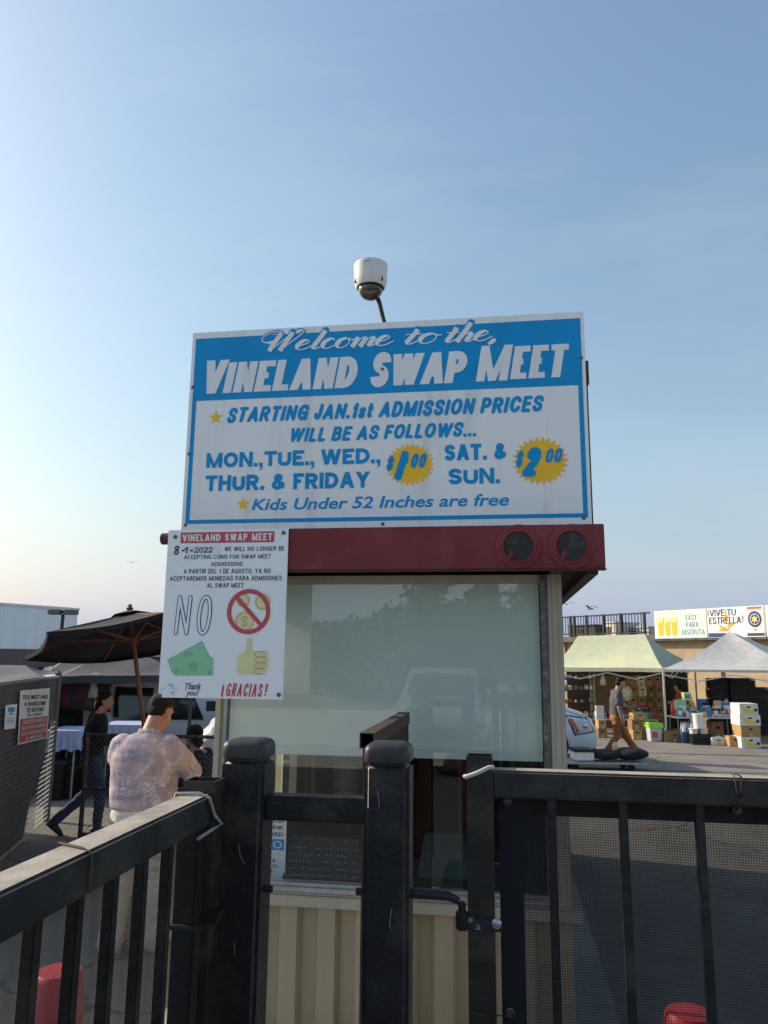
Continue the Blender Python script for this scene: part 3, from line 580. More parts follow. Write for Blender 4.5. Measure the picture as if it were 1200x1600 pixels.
def star(c, r, n, inner, rot=90, ry=None): 
    ry = ry or r; return [(c[0]+(r if i % 2 == 0 else r*inner)*math.cos(R(rot)+math.pi*i/n), c[1]+(ry if i % 2 == 0 else ry*inner)*math.sin(R(rot)+math.pi*i/n)) for i in range(2*n)]
def fanpoly(mb, pl, c, pts, z):
    k = len(pts); mb.add([pl(*c, z)]+[pl(*p, z) for p in pts], [(0, 1+i, 1+(i+1) % k) for i in range(k)])
for cx, cy, r in ((337.5, 652.5, 12.8), (380, 788, 11.6)):
    c = at(cx, cy, YS); mb = MB(); fanpoly(mb, S, (c.x, c.z), star((c.x, c.z), r*YS/FPX*1.03, 5, .4), .0016); obj('star', mb, GOLD, ws, fix=False)
for cx, cy, rx, ry, dol, dig, dbox, cents in ((640.5, 726, 38.5, 33.5, ((602.5, 737), (618, 711)), '1', ((617, 751), (640, 704)), ((640, 731.5), (669, 708))), (844, 720, 42.5, 37, ((804.5, 731.5), (820, 703)), '2', ((814, 745.5), (849.5, 698)), ((850.5, 723.5), (881, 700)))):
    c = at(cx, cy, YS); mb = MB(); fanpoly(mb, S, (c.x, c.z), star((c.x, c.z), rx*YS/FPX*1.04, 26, .80, 97, ry*YS/FPX*1.08), .0016); bu = obj('price_burst', mb, GOLD, ws, fix=False)
    mb = MB(); strokes(mb, S, '$', pxbox(*dol, YS), .21, .2, 'round', z=.0026); strokes(mb, S, '00', pxbox(*cents, YS), .2, .24, 'round', .08, z=.0026)
    strokes(mb, S, dig, pxbox(*dbox, YS), .25, .3, 'round', z=.0026); obj('price_lettering', mb, BLUE, bu, fix=False)
for p in ((301, 605), (295, 709), (289.5, 820), (597.5, 577), (598, 818.5), (908, 559), (912, 809)):
    c = at(*p, YS); obj('screw', MB().lathe([(.011, 0), (.0105, .004), (.005, .007), (0, .0072)], c, 12, Matrix.Rotation(R(90), 3, 'X')), BOLT, ws, smooth=True)

# ------------------------------------------------------------------ the coin notice hung on the fascia
YC = FY-.012
nx0, nx1, nz0, nz1 = at(255, 960, YC).x, at(446.5, 960, YC).x, at(343, 1091.5, YC).z, at(358, 827, YC).z
cn = thing('coin_notice', 'white corrugated plastic notice about coins with crossed out coins symbol', 'sign', (.5*(nx0+nx1), YC, nz0))
NOTW = pm('notice_plastic', (.86, .88, .91), .4, var=.02, scale=3, col2=(.78, .80, .84), mixs=4, mixlo=.55, mixhi=.85, bump=.05, bscale=30)
obj('panel', MB().box((nx0, YC, nz0), (nx1, YC+.006, nz1)), NOTW, cn, bevel=.0015)
N = Plane2(YC)
mb = MB(); bx = pxbox((282, 849), (429, 830), YC); flatpoly(mb, N, [(bx[0], bx[2]), (bx[1], bx[2]), (bx[1], bx[3]), (bx[0], bx[3])], .001); bn = obj('banner', mb, PRINTR, cn, fix=False)
mb = MB(); strokes(mb, N, 'VINELAND SWAP MEET', (bx[0]+.012, bx[1]-.012, bx[2]+.011, bx[3]-.011), .2, 0, gap=.16, space=.4, z=.002); obj('lettering', mb, PRINTW, bn, fix=False)
for s, x0, x1, y0, y1 in (('WE WILL NO LONGER BE', 350.7, 444.8, 861.3, 853.4), ('ACCEPTING COINS FOR SWAP MEET', 287.5, 423.5, 873.7, 866), ('ADMISSIONS', 329.6, 379.4, 884.6, 877.7), ('A PARTIR DEL 1 DE AGOSTO, YA NO', 287, 423, 896.3, 888.2), ('ACEPTAREMOS MONEDAS PARA ADMISIONES', 265.5, 440.5, 907.6, 899.5), ('AL SWAP MEET', 323.5, 381, 918.2, 911)):
    obj('lettering', strokes(MB(), N, s, pxbox((x0, y0), (x1, y1), YC), .15, 0, gap=.14, space=.34, z=.001), PRINTK, cn, fix=False)
mb = MB()
strokes(mb, N, '8', pxbox((271, 867), (281.5, 852.5), YC), .16, .1, 'round', z=.001); strokes(mb, N, '-', pxbox((283.5, 865), (289.5, 855), YC), .25, 0, 'round', z=.001)
strokes(mb, N, '1', pxbox((287, 865), (295, 854.5), YC), .2, .1, 'round', z=.001); strokes(mb, N, '-', pxbox((296.5, 865), (302.5, 855), YC), .25, 0, 'round', z=.001); strokes(mb, N, '2022', pxbox((303.5, 863.8), (333, 855), YC), .17, .05, 'round', .1, z=.001)
obj('handwritten_date', mb, PRINTK, cn, fix=False); mb = MB(); strokes(mb, N, 'T', pxbox((287, 1078), (296, 1067.5), YC), .13, .2, 'round', z=.001); ftext(mb, N, 'hank', pxbox((294, 1077.5), (315, 1067), YC), .3, .02, z=.001); ftext(mb, N, 'you!', pxbox((290, 1089.5), (311, 1078), YC), .3, .02, z=.001)
obj('lettering', mb, PRINTK, cn, fix=False)
mb = MB(); strokes(mb, N, 'N', pxbox((271, 992.5), (301.5, 930), YC), .11, .06, 'round', z=.001); strokes(mb, N, 'O', pxbox((304.5, 993), (334.5, 929.5), YC), .11, .06, 'round', z=.001, extra=0)
obj('outlined_word', mb, pm('ink_navy', (.03, .06, .17), .6), cn, fix=False)
mb = MB(); strokes(mb, N, 'N', pxbox((271, 992.5), (301.5, 930), YC), .11, .06, 'round', z=.0021, extra=-.0105) ; strokes(mb, N, 'O', pxbox((304.5, 993), (334.5, 929.5), YC), .11, .06, 'round', z=.0021, extra=-.0105)
obj('outlined_word_fill', mb, NOTW, cn, fix=False)
def disc(mb, pl, c, r, z, n=32, r2=None):
    fanpoly(mb, pl, c, [(c[0]+r*math.cos(2*math.pi*i/n), c[1]+(r2 or r)*math.sin(2*math.pi*i/n)) for i in range(n)], z)
U = YC/FPX*1.03
COIN = pm('print_coin', (.80, .70, .40), .5, var=.05); COIN2 = pm('print_coin_edge', (.56, .45, .2), .5)
mb = MB(); m2 = MB()
for cx, cy, r in ((380, 938, 11.5), (410.5, 940.5, 13.5), (382, 971, 17)):
    c = at(cx, cy, YC); mb = MB(); disc(mb, N, (c.x, c.z), r*U, .001); obj('coin_print', mb, COIN, cn, fix=False); m2 = MB(); ribbon(m2, N, [(c.x+r*.8*U*math.cos(i*.21), c.z+r*.8*U*math.sin(i*.21)) for i in range(30)], .006, .0016, closed=True); obj('coin_line', m2, COIN2, cn, fix=False)
c = at(382, 971, YC); obj('coin_symbol', strokes(MB(), N, '$', (c.x-.02, c.x+.02, c.z-.035, c.z+.035), .12, 0, 'round', z=.0016), COIN2, cn, fix=False)
c = at(388.5, 955.5, YC); mb = MB(); ring = [(c.x+31.7*U*math.cos(i*.1309), c.z+31.7*U*math.sin(i*.1309)) for i in range(48)]; ribbon(mb, N, ring, 7*U, .0022, closed=True)
ribbon(mb, N, [(c.x-21*U, c.z+23*U), (c.x+22*U, c.z-22*U)], 6.6*U, .0024); obj('prohibition_ring', mb, PRINTR, cn, fix=False)
G1, G2 = pm('print_green', (.28, .60, .36), .5, var=.04), pm('print_green_dark', (.21, .48, .29), .5)
q = lambda x, y: (at(x, y, YC).x, at(x, y, YC).z)
mb = MB(); flatpoly(mb, N, [q(261, 1031), q(316, 1001), q(328, 1026), q(270, 1052)], .001); obj('banknote_print', mb, G2, cn, fix=False)
mb = MB(); flatpoly(mb, N, [q(262, 1031.5), q(315.5, 1003), q(326, 1025), q(268, 1050)], .0016); flatpoly(mb, N, [q(265, 1026.5), q(333.2, 1026.5), q(332.8, 1055.3), q(271.5, 1055.3)], .0022); obj('banknote_print', mb, G1, cn, fix=False)
for p_, r_, z_, r2_ in ((q(302, 1041), 8*U, .0028, None), (q(294, 1022), 8*U, .0018, 4*U), (q(328, 1051), 3.5*U, .0028, None), (q(276, 1049), 3.5*U, .0028, None)):
    mb = MB(); disc(mb, N, p_, r_, z_, r2=r2_); obj('banknote_mark', mb, G2, cn, fix=False)
TH, TH2 = pm('print_thumb', (.78, .72, .38), .5), pm('print_thumb_line', (.5, .36, .2), .5)
mb = MB(); flatpoly(mb, N, [q(370, 1025), q(384, 1016), q(386, 998.5), q(390, 996.5), q(394.5, 999), q(394.5, 1016), q(397, 1019), q(397, 1055), q(372, 1053), q(370, 1050)], .001)
for i in range(4): 
    a, b = q(398, 1022+i*9), q(417-i*.7-(2 if i in (0, 3) else 0), 1022+i*9); ribbon(mb, N, [a, b], 8.6*U, .0012+.0001*i, 'round')
obj('thumb_print', mb, TH, cn, fix=False)
mb = MB()
for i in range(4):
    a, b = q(397.5, 1022+i*9), q(416-i*.7-(2 if i in (0, 3) else 0), 1022+i*9); r_ = 4*U
    ribbon(mb, N, [(b[0], b[1]+r_), (a[0]+r_, a[1]+r_), (a[0], a[1]), (a[0]+r_, a[1]-r_), (b[0], b[1]-r_)], 1.1*U, .0022)
obj('thumb_lines', mb, TH2, cn, fix=False)
mb = MB(); bx = pxbox((352, 1088), (412, 1068.3), YC); strokes(mb, N, 'GRACIAS', bx, .12, .16, 'round', .12, z=.001); bx = pxbox((345, 1089), (351, 1070), YC); strokes(mb, N, 'I', bx, .17, .1, 'round', z=.001); bx = pxbox((412.5, 1087), (418, 1068), YC); strokes(mb, N, '!', bx, .17, .16, 'round', z=.001)
obj('lettering', mb, PRINTR, cn, fix=False)
mb = MB(); rr = random.Random(3)
for k in range(9):
    c = (252+rr.random()*22, 1070+rr.random()*14); ribbon(mb, N, cr([q(c[0]+rr.uniform(-7, 7), c[1]+rr.uniform(-3, 3)) for _ in range(4)], 4), .0016, .001+k*.00005)
obj('faded_scribble', mb, pm('print_grey', (.42, .44, .48), .6), cn, fix=False)
for p in ((274, 839), (443, 832.5), (249.5, 1087), (435.5, 1085.5)):
    c = at(*p, YC); obj('screw', MB().lathe([(.0125, 0), (.0125, .002), (.007, .003), (.0065, .008), (0, .009)], c, 12, Matrix.Rotation(R(90), 3, 'X')), BOLT, cn, smooth=True)
mb = MB(); a, b = q(290, 853), q(345.5, 853); c2, d = q(345.5, 864.5), q(290, 866); mb.add([N(*a, .0007), N(*b, .0007), N(*c2, .0007), N(*d, .0007)], [(0, 1, 2, 3)]); obj('taped_patch', mb, pm('tape_white', (.74, .76, .80), .3), cn, fix=False)

# ------------------------------------------------------------------ dome camera above the sign
YD = 4.62
c = at(579, 440, YD); s_ = .1135   # housing radius
dc = thing('dome_camera', 'white dome security camera on a bent arm above the welcome sign', 'camera', (c.x, YD, 2.75))
CAMW = pm('camera_white', (.72, .70, .68), .4, var=.04, col2=(.5, .48, .46), mixs=6, mixlo=.58, mixhi=.85, streak=True)
zt, zm = at(579, 416, YD).z, at(579, 449, YD).z
hgt = zt-zm
hs = obj('housing', MB().lathe([(0, zt+.012), (s_*.82, zt+.012), (s_*.97, zt+.004), (s_*1.0, zt-.006), (s_*.985, zt-.02), (s_*.97, zm+hgt*.35), (s_*.9, zm+.008), (s_*.82, zm-.006), (s_*.74, zm-.006), (s_*.72, zm+.01), (0, zm+.02)], (c.x, YD, 0), 48), CAMW, dc, smooth=True)
obj('dome_collar', MB().lathe([(s_*.80, zm-.004), (s_*.76, zm-.014), (s_*.70, zm-.012), (s_*.70, zm+.004)], (c.x, YD, 0), 40), BLACK, dc, smooth=True)
DOME = pm('dome_smoked', (.11, .095, .065), .12, var=.35, scale=14, spec=.6, coat=.4, col2=(.03, .028, .025), mixs=10, mixlo=.45, mixhi=.6)
rd = s_*.72; prof = [(rd, zm-.006)]+[(rd*math.cos(a), zm-.012-rd*.93*math.sin(a)) for a in [i*math.pi/2/9 for i in range(1, 9)]]+[(0, zm-.012-rd*.93)]
obj('dome', MB().lathe(prof, (c.x, YD, 0), 36), DOME, dc, smooth='all')
for an in (-150, -35, 80):
    x, y = c.x+s_*.945*math.cos(R(an)), YD+s_*.945*math.sin(R(an)); obj('screw_slot', MB().tube([(x, y, zm+.045), (x, y, zm+.012)], [.003, .006], 8), BLACK, dc)
mb = MB(); rr = random.Random(2)
for i in range(6):
    an = R(-104+i*4.2); x, y = c.x+s_*.992*math.cos(an), YD+s_*.992*math.sin(an); mb.cbox((x, y, zt-.022), (.005, .003, .003))
obj('maker_mark', mb, PRINTK, dc)
zl = at(590, 472, YD+.04); zq = at(600, 505, YD+.06)
arm = [(c.x+.005, YD, zt), (c.x+.005, YD+.02, zt+.02)]
arm = [(c.x+.02, YD+.03, zm+.03), (c.x+.035, YD+.05, zm-.04), (zl.x+.01, YD+.05, zl.z), (at(597, 492, YD+.05).x, YD+.05, at(597, 492, YD+.05).z), (zq.x+.002, YD+.05, zq.z), (zq.x+.006, YD+.05, 2.9), (zq.x+.006, YD+.05, 2.74)]
obj('bent_arm', MB().tube([tuple(p)+(0,) for p in []] or [Vector(p) for p in arm], .0155, 12), pm('arm_black', (.03, .032, .033), .4, .4), dc, smooth=True)
# ------------------------------------------------------------------ square posts with domed caps, joined by a cross bar
YP = 2.0; PW = .116
pf = thing('post_frame', 'two thick black square posts with domed caps joined by a crossbar', 'barrier', (-.48, YP+.06, 0))
def post(xc):
    zt = at(605, 1188, YP).z
    o = obj('post', MB().box((xc-PW/2, YP, 0), (xc+PW/2, YP+PW, zt-.008)), BLACKP, pf, bevel=.014, seg=3, smooth=True)
    hw = PW/2; rings = []
    for s_, dz in ((1.02, -.006), (1.03, 0), (1.03, .014), (1.01, .023), (.96, .030), (.87, .035), (.68, .039), (.3, .041)):
        ring = []
        for (sx, sy) in ((1, 1), (-1, 1), (-1, -1), (1, -1)):
            a0 = math.atan2(sy, sx)-math.pi/4
            for j in range(5):
                a = a0+math.pi/2*j/4; r_ = .02; ring.append((xc+sx*(hw-r_)*s_+r_*s_*math.cos(a), YP+hw+sy*(hw-r_)*s_+r_*s_*math.sin(a), zt+dz))
        rings.append(ring)
    obj('post_cap', MB().loft(rings), pm('cap_plastic', (.03, .031, .034), .45, var=.2, scale=16, col2=(.06, .058, .055), mixs=7, mixlo=.48, mixhi=.75, bump=.1, bscale=90), o, smooth=True)
    return o
xp1, xp2 = .5*(at(345, 1196, YP).x+at(411, 1196, YP).x), at(568, 1188, YP).x+PW/2
post(xp1); post(xp2)
za, zb2 = at(490, 1285, YP+.03).z, at(490, 1246, YP+.03).z
obj('crossbar', MB().box((xp1+PW/2-.004, YP+.028, za), (xp2-PW/2+.004, YP+.09, zb2)), BLACKP, pf, bevel=.006, smooth=True)
for xx, zz, s_ in ((xp1+PW/2, at(425, 1398, YP).z, 1), (xp2-PW/2, at(565, 1402, YP).z, -1)):
    obj('hinge_stub', MB().cyl((xx-.002*s_, YP+.045, zz), (xx+.022*s_, YP+.045, zz), .009, n=10), BLACK, pf, smooth=True)
zz = at(690, 1408, YP).z
obj('hinge_rod', MB().tube([(xp2+PW/2-.003, YP+.05, zz), (at(700, 1408, YP+.04).x, YP+.05, zz-.002), (at(716, 1412, YP+.04).x, YP+.055, zz-.014)], [.012, .012, .009], 10), BLACK, pf, smooth=True)

SCR_ = pm('bare_scratch', (.30, .28, .25), .5)
fp = Plane2(YP)
for pts in (((373, 1318), (374.5, 1330), (376, 1337)), ((376, 1337), (380, 1346), (382, 1350)), ((590, 1235), (593, 1262)), ((366, 1470), (367, 1492)), ((612, 1420), (609, 1441), (611, 1452))):
    mb = MB(); ribbon(mb, fp, cr([(at(*p_, YP).x, at(*p_, YP).z) for p_ in pts], 4), .0014, .0006); obj('scratch', mb, SCR_, pf, fix=False)

# ------------------------------------------------------------------ gate leaf to the right, with mesh screen
YG = 2.05; GT = .064
WIRE = pm('tie_wire', (.42, .40, .37), .5, .4, var=.2)
BLACKC = pm('screen_hem_black', (.010, .011, .014), .7, var=.2, scale=20)
zr1, zr0 = at(760, 1203, YG).z, at(760, 1246, YG).z
gr = thing('mesh_gate', 'closed black steel gate leaf with dark mesh screen right of the posts', 'gate', (.6, YG, 0))
xg = .5*(at(730, 1230, YG).x+at(769, 1230, YG).x)
zt = at(750, 1182, YG).z
mb = MB()
for (a, b, c_, d) in ((xg-.033, xg+.033, YG, YG+.004), (xg-.033, xg+.033, YG+.062, YG+.066), (xg-.033, xg-.029, YG+.004, YG+.062), (xg+.029, xg+.033, YG+.004, YG+.062)): mb.box((a, c_, 0), (b, d, zt))
obj('end_post', mb, pm('worn_gate_post', (.017, .016, .015), .5, var=.3, scale=12, col2=(.06, .046, .036), mixs=6, mixlo=.5, mixhi=.72, bump=.15, bscale=90), gr)
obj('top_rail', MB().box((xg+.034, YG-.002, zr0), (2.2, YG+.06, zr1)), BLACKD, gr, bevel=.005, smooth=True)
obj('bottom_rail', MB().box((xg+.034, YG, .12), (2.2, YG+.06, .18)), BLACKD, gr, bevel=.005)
for px_ in (862.5, 975, 1095): 
    x = at(px_, 1262, YG).x
    obj('bar', MB().box((x-.0105, YG+.012, .18), (x+.0105, YG+.033, zr0)), BLACKP, gr, bevel=.002)
for k in range(1, 6):
    x = at(1095, 1262, YG).x+.182*k; obj('bar', MB().box((x-.0105, YG+.012, .18), (x+.0105, YG+.033, zr0)), BLACKP, gr, bevel=.002)
YM = YG+.075
SCRN = screen_mat('dark_mesh_screen', (.030, .032, .037), .36)
x0, x1 = at(779, 1260, YM).x, at(816, 1260, YM).x
def cloth(x0, x1, z0, z1, y, amp, nx, nz, sd):
    mb = MB(); vs = []
    for j in range(nz+1):
        for i in range(nx+1):
            x = x0+(x1-x0)*i/nx; z = z0+(z1-z0)*j/nz; vs.append((x, y+amp*noise.noise((x*3+sd, z*2.2, sd)), z))
    return mb.add(vs, [(j*(nx+1)+i, j*(nx+1)+i+1, (j+1)*(nx+1)+i+1, (j+1)*(nx+1)+i) for j in range(nz) for i in range(nx)])
zh1, zh0 = zr0+.012, at(900, 1277, YM).z
obj('mesh_screen', cloth(x1-.004, 2.15, .15, zh0+.006, YM+.008, .012, 40, 30, 1), SCRN, gr, fix=False, smooth='all')
obj('screen_hem', cloth(x1, 2.15, zh0, zh1+.02, YM, .008, 40, 3, 1), BLACKC, gr, fix=False, smooth='all')
obj('screen_hem', cloth(x0, x1, .15, zh1+.02, YM-.002, .008, 4, 30, 4), BLACKC, gr, fix=False, smooth='all')
for px_, py in ((1152, 1267), (797, 1582), (792, 1253)):
    c = at(px_, py, YM-.012); obj('grommet', MB().lathe([(.006, -.001), (.011, .0), (.0115, .003), (.008, .004), (.006, .002)], c, 16, Matrix.Rotation(R(90), 3, 'X')), pm('grommet_brass', (.12, .11, .10), .4, .8), gr, smooth=True)
mb = MB()
p = [at(1145, 1210, YG-.006), at(1148, 1216, YG-.014), at(1152, 1240, YG-.012), at(1155, 1258, YG-.004), at(1151, 1266, YM-.016)]
mb.tube(p, .0022, 6); p = [at(1149, 1209, YG+.0), at(1158, 1213, YG-.012), at(1158, 1240, YG-.012), at(1153, 1262, YM-.016)]; mb.tube(p, .0024, 6)
mb.tube([at(1142, 1209, YG+.02), at(1149, 1209, YG+.0)], .0022, 6)
obj('tie_wire', mb, pm('wire_dark', (.06, .05, .045), .5, .5), gr, smooth=True)
for y0, r_ in ((1208, .0062),):
    obj('tie_wire', MB().tube([at(771, 1199, YG-.004), at(764, 1199, YG-.012), at(745, 1208, YG-.012), at(728, 1214, YG-.008), at(726.5, 1213, YG+.03)], .0058, 8), pm('wire_white', (.5, .49, .47), .5), gr, smooth=True)
obj('tie_wire', MB().tube([at(734, 1247.5, YG-.002), at(758, 1249, YG-.004), at(790, 1246, YG+.02)], .0016, 6), MATS['wire_dark'], gr)
obj('tie_wire', MB().tube([at(737, 1583, YG-.002), at(760, 1586, YG-.004), at(795, 1588, YM-.015)], .0016, 6), MATS['wire_dark'], gr)
a, b = at(717, 1440, YG-.01), at(786, 1455, YG-.01)
mb = MB(); mb.box((at(730, 1445, YG).x, YG-.012, at(760, 1453, YG).z), (at(785, 1445, YG).x, YG-.004, at(760, 1433, YG).z))
hs = obj('hinge_strap', mb, pm('chipped_black', (.02, .02, .022), .4, var=.3, scale=25, col2=(.22, .23, .25), mixs=30, mixlo=.55, mixhi=.6), gr, bevel=.002)
xk = at(722, 1440, YG).x
obj('hinge_knuckle', MB().lathe([(.014, at(720, 1452, YG).z), (.016, at(720, 1448, YG).z), (.016, at(720, 1425, YG).z), (.009, at(720, 1422, YG).z), (.010, at(720, 1412, YG).z), (.004, at(720, 1408, YG).z)], (xk, YG, 0), 16), BLACK, hs, smooth=True)
c = at(776, 1443, YG-.012); obj('bolt_head', MB().lathe([(.0125, 0), (.012, .004), (.007, .008), (0, .0085)], c, 16, Matrix.Rotation(R(90), 3, 'X')), ALU, hs, smooth=True)

# ------------------------------------------------------------------ gate leaf to the left, swung open towards the viewer
xa, xb = -.79, -.716; zt = 1.762; zr = zt-.074
gl = thing('open_gate', 'open black steel gate leaf with mesh swung towards the viewer at left', 'gate', (-.75, 1.9, 0))
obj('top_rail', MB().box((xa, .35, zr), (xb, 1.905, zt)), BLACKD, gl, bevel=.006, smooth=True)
mb = MB()
for (a, b, c_, d) in ((xa-.004, xb+.006, 1.91, 1.914), (xa-.004, xb+.006, 1.976, 1.98), (xa-.004, xa, 1.914, 1.976), (xb+.002, xb+.006, 1.914, 1.976)): mb.box((a, c_, 0), (b, d, zt+.028))
obj('end_post', mb, MATS['worn_gate_post'], gl)
obj('end_stile', MB().box((xa+.012, 1.85, .1), (xb-.008, 1.9, zr+.002)), BLACKP, gl, bevel=.003)
obj('bottom_rail', MB().box((xa+.01, .35, .1), (xb-.01, 1.85, .15)), BLACKP, gl, bevel=.003)
for k in range(11):
    y = 1.735-.127*k
    obj('bar', MB().box((xa+.03, y-.012, .15), (xa+.052, y+.012, zr+.002)), BLACKP, gl, bevel=.002)
vs = MB(); n = 30
scr = cloth(.35, 1.84, .12, zr-.01, 0, .010, 30, 20, 8); scr.v = [(xa+.008+v[1], v[0], v[2]) for v in scr.v]
obj('mesh_screen', scr, screen_mat('grey_mesh_screen', (.17, .165, .15), .56, (1, 2)), gl, fix=False, smooth='all')
p = [Vector((xa-.004, 1.86, zt-.02)), Vector((xa-.004, 1.868, zt+.004)), Vector((xb-.02, 1.872, zt+.006)), Vector((xb+.006, 1.874, zt-.004)), Vector((xb+.012, 1.9, zr+.025)), Vector((xb+.016, 1.94, zr-.002)), Vector((xb+.008, 1.9, zr-.008)), Vector((xb+.004, 1.82, zr-.012))]
obj('tie_wire', MB().tube([Vector((*q_,)) for q_ in p], .0045, 8), WIRE, gl, smooth=True)
p = [Vector((xa-.004, 1.36, zt-.01)), Vector((xa-.003, 1.36, zt+.003)), Vector((xb-.02, 1.335, zt+.003)), Vector((xb+.004, 1.33, zt-.004)), Vector((xb+.004, 1.328, zr+.01))]
obj('tie_wire', MB().tube(p, .0022, 6), pm('wire_brown', (.10, .07, .05), .6, .3), gl, smooth=True)
lz = atz(305, 1425, 1.3); zL = at(330, 1425, 1.95).z
obj('latch', MB().box((xb+.0, 1.90, zL-.012), (xb+.03, 1.955, zL+.012)), BLACK, gl, bevel=.003)
obj('latch_rod', MB().cyl((xa+.01, 1.845, zL-.004), (xb+.012, 1.845, zL-.004), .007, n=8), BLACK, gl)

# ------------------------------------------------------------------ rusty rail leading back to the booth
yr0, yr1, zt = 3.12, 4.33, 1.8; xr0, xr1 = -.567, -.508
rr_ = thing('rusty_gate', 'rusty brown steel gate leaf standing open between posts and booth', 'gate', (-.54, 3.7, 0))
mb = MB()
for a in ((xr0, xr1, zt-.004, zt), (xr0, xr1, zt-.06, zt-.056), (xr0, xr0+.004, zt-.056, zt-.004), (xr1-.004, xr1, zt-.056, zt-.004)): mb.box((a[0], yr0, a[2]), (a[1], yr1, a[3]))
obj('top_rail', mb, RUST, rr_)
obj('end_post', MB().box((xr0+.005, yr1-.05, .06), (xr1-.005, yr1-.001, zt-.06)), RUST, rr_, bevel=.002)
obj('end_post', MB().box((xr0+.005, yr0+.05, 0), (xr1-.005, yr0+.095, zt-.06)), RUST, rr_, bevel=.002)
for k in range(8): y = yr0+.2+.128*k; obj('bar', MB().box((-.55, y-.009, .2), (-.53, y+.009, zt-.06)), RUST, rr_)
obj('bottom_rail', MB().box((xr0+.01, yr0+.1, .15), (xr1-.01, yr1-.05, .2)), RUST, rr_)

# ------------------------------------------------------------------ red bollards
REDB = pm('bollard_red', (.50, .028, .035), .5, var=.12, scale=8, col2=(.30, .02, .024), mixs=5)
def bollard(label, x, y, zt, r):
    t = thing('bollard', label, 'bollard', (x, y, 0))
    obj('shaft', MB().lathe([(r*1.12, 0), (r*1.1, zt*.4), (r, zt-.03), (r*.96, zt-.012), (r*.86, zt), (0, zt+.004)], (x, y, 0), 32), REDB, t, smooth=True)
    return t
p = at(91, 1530, 4.05); bollard('red plastic bollard behind the open gate at lower left', p.x, p.y, at(91, 1516, 4.05).z, .125)
p = at(1078, 1590, 3.1); bollard('red bollard behind the closed mesh gate at lower right', p.x, p.y, at(1078, 1581, 3.1).z, .088)

# ------------------------------------------------------------------ chain link
def chainlink(mb, P0, P1, z0, z1, p=.055, r=.0026, keep=None):
    P0, P1 = Vector(P0), Vector(P1); L = (P1-P0).length; t = (P1-P0)/L; n = int(L/p)+1; m = int((z1-z0)/p*2)
    up = Vector((0, 0, 1)); nr = t.cross(up)
    for k in range(n):
        pts = []
        for j in range(m+1):
            s_ = k*p+(p*.5 if (j+0) % 2 else 0)*1.0; s_ = k*p+(p if j % 2 else 0) if True else s_
            s_ = min(s_, L); pts.append(P0+t*s_+up*(z0+(z1-z0)*j/m-P0.z)+nr*(.003 if j % 2 else -.003))
        if keep: 
            run = []
            for q_ in pts:
                if keep((q_-P0).dot(t), q_.z): run.append(q_)
                else:
                    if len(run) > 1: mb.tube(run, r, 3, caps=False)
                    run = []
            if len(run) > 1: mb.tube(run, r, 3, caps=False)
        else: mb.tube(pts, r, 3, caps=False)
    return mb
LINKD = pm('chain_wire_dark', (.36, .36, .36), .6, .3)
LINK = pm('chain_wire', (.22, .22, .215), .5, .6, var=.2)
F0 = gnd(72, 1283); F1 = gnd(0, 1345); fd = (F1-F0).normalized(); F2 = F0+fd*4.2
zt = at(93, 1055, F0.y).z
fe = thing('screened_fence', 'chain link fence with dark privacy screen and grey end post', 'fence', tuple(F0))
nf = Vector((fd.y, -fd.x, 0)); nf = nf if nf.dot(-F0) > 0 else -nf
lean = at(91, 1053, F0.y)-Vector((F0.x, F0.y, zt))
obj('end_post', MB().cyl(F0, F0+Vector((lean.x*.55, 0, zt+.03)), .042, n=16), pm('post_grey', (.12, .125, .13), .55, .4, var=.2, scale=15), fe, smooth=True)
obj('fence_post', MB().cyl(F0+fd*2.9, F0+fd*2.9+Vector((0, 0, zt)), .03, n=12), STEEL, fe, smooth=True)
obj('top_rail', MB().cyl(F0+Vector((0, 0, zt-.02)), F2+Vector((0, 0, zt-.02)), .021, n=10), STEEL, fe, smooth=True)
o = obj('chain_link', chainlink(MB(), F0+nf*.02+fd*.05, F2+nf*.02, .02, zt-.02, r=.0026), LINKD, fe, fix=False); tag(o, kind='stuff')
SCRD = pm('privacy_screen', (.075, .08, .086), .8, var=.2, scale=4, bump=.1)
pts = [(.30, zt-.03), (.30, .95), (.55, .75), (.85, .42), (1.05, .02), (4.2, .02), (4.2, zt-.03)]
mb = MB(); vs = [F0+fd*s_+Vector((0, 0, z_))-nf*.012 for s_, z_ in pts]; mb.prism(vs, -nf*.003); obj('privacy_screen', mb, SCRD, fe)
mb = MB(); vs = [F0+fd*s_+Vector((0, 0, z_))-nf*.012 for s_, z_ in ((.03, zt-.03), (.03, 1.28), (.3, 1.2), (.3, zt-.03))]; mb.prism(vs, -nf*.003); obj('privacy_screen', mb, SCRD, fe)
obj('wire_tie', MB().tube([F0+Vector((.0, -.03, zt-.02)), F0+Vector((-.06, -.03, zt+.07)), F0+Vector((-.09, -.03, zt+.12)), F0+Vector((-.04, -.03, zt+.09))], .005, 6), STEEL, fe)
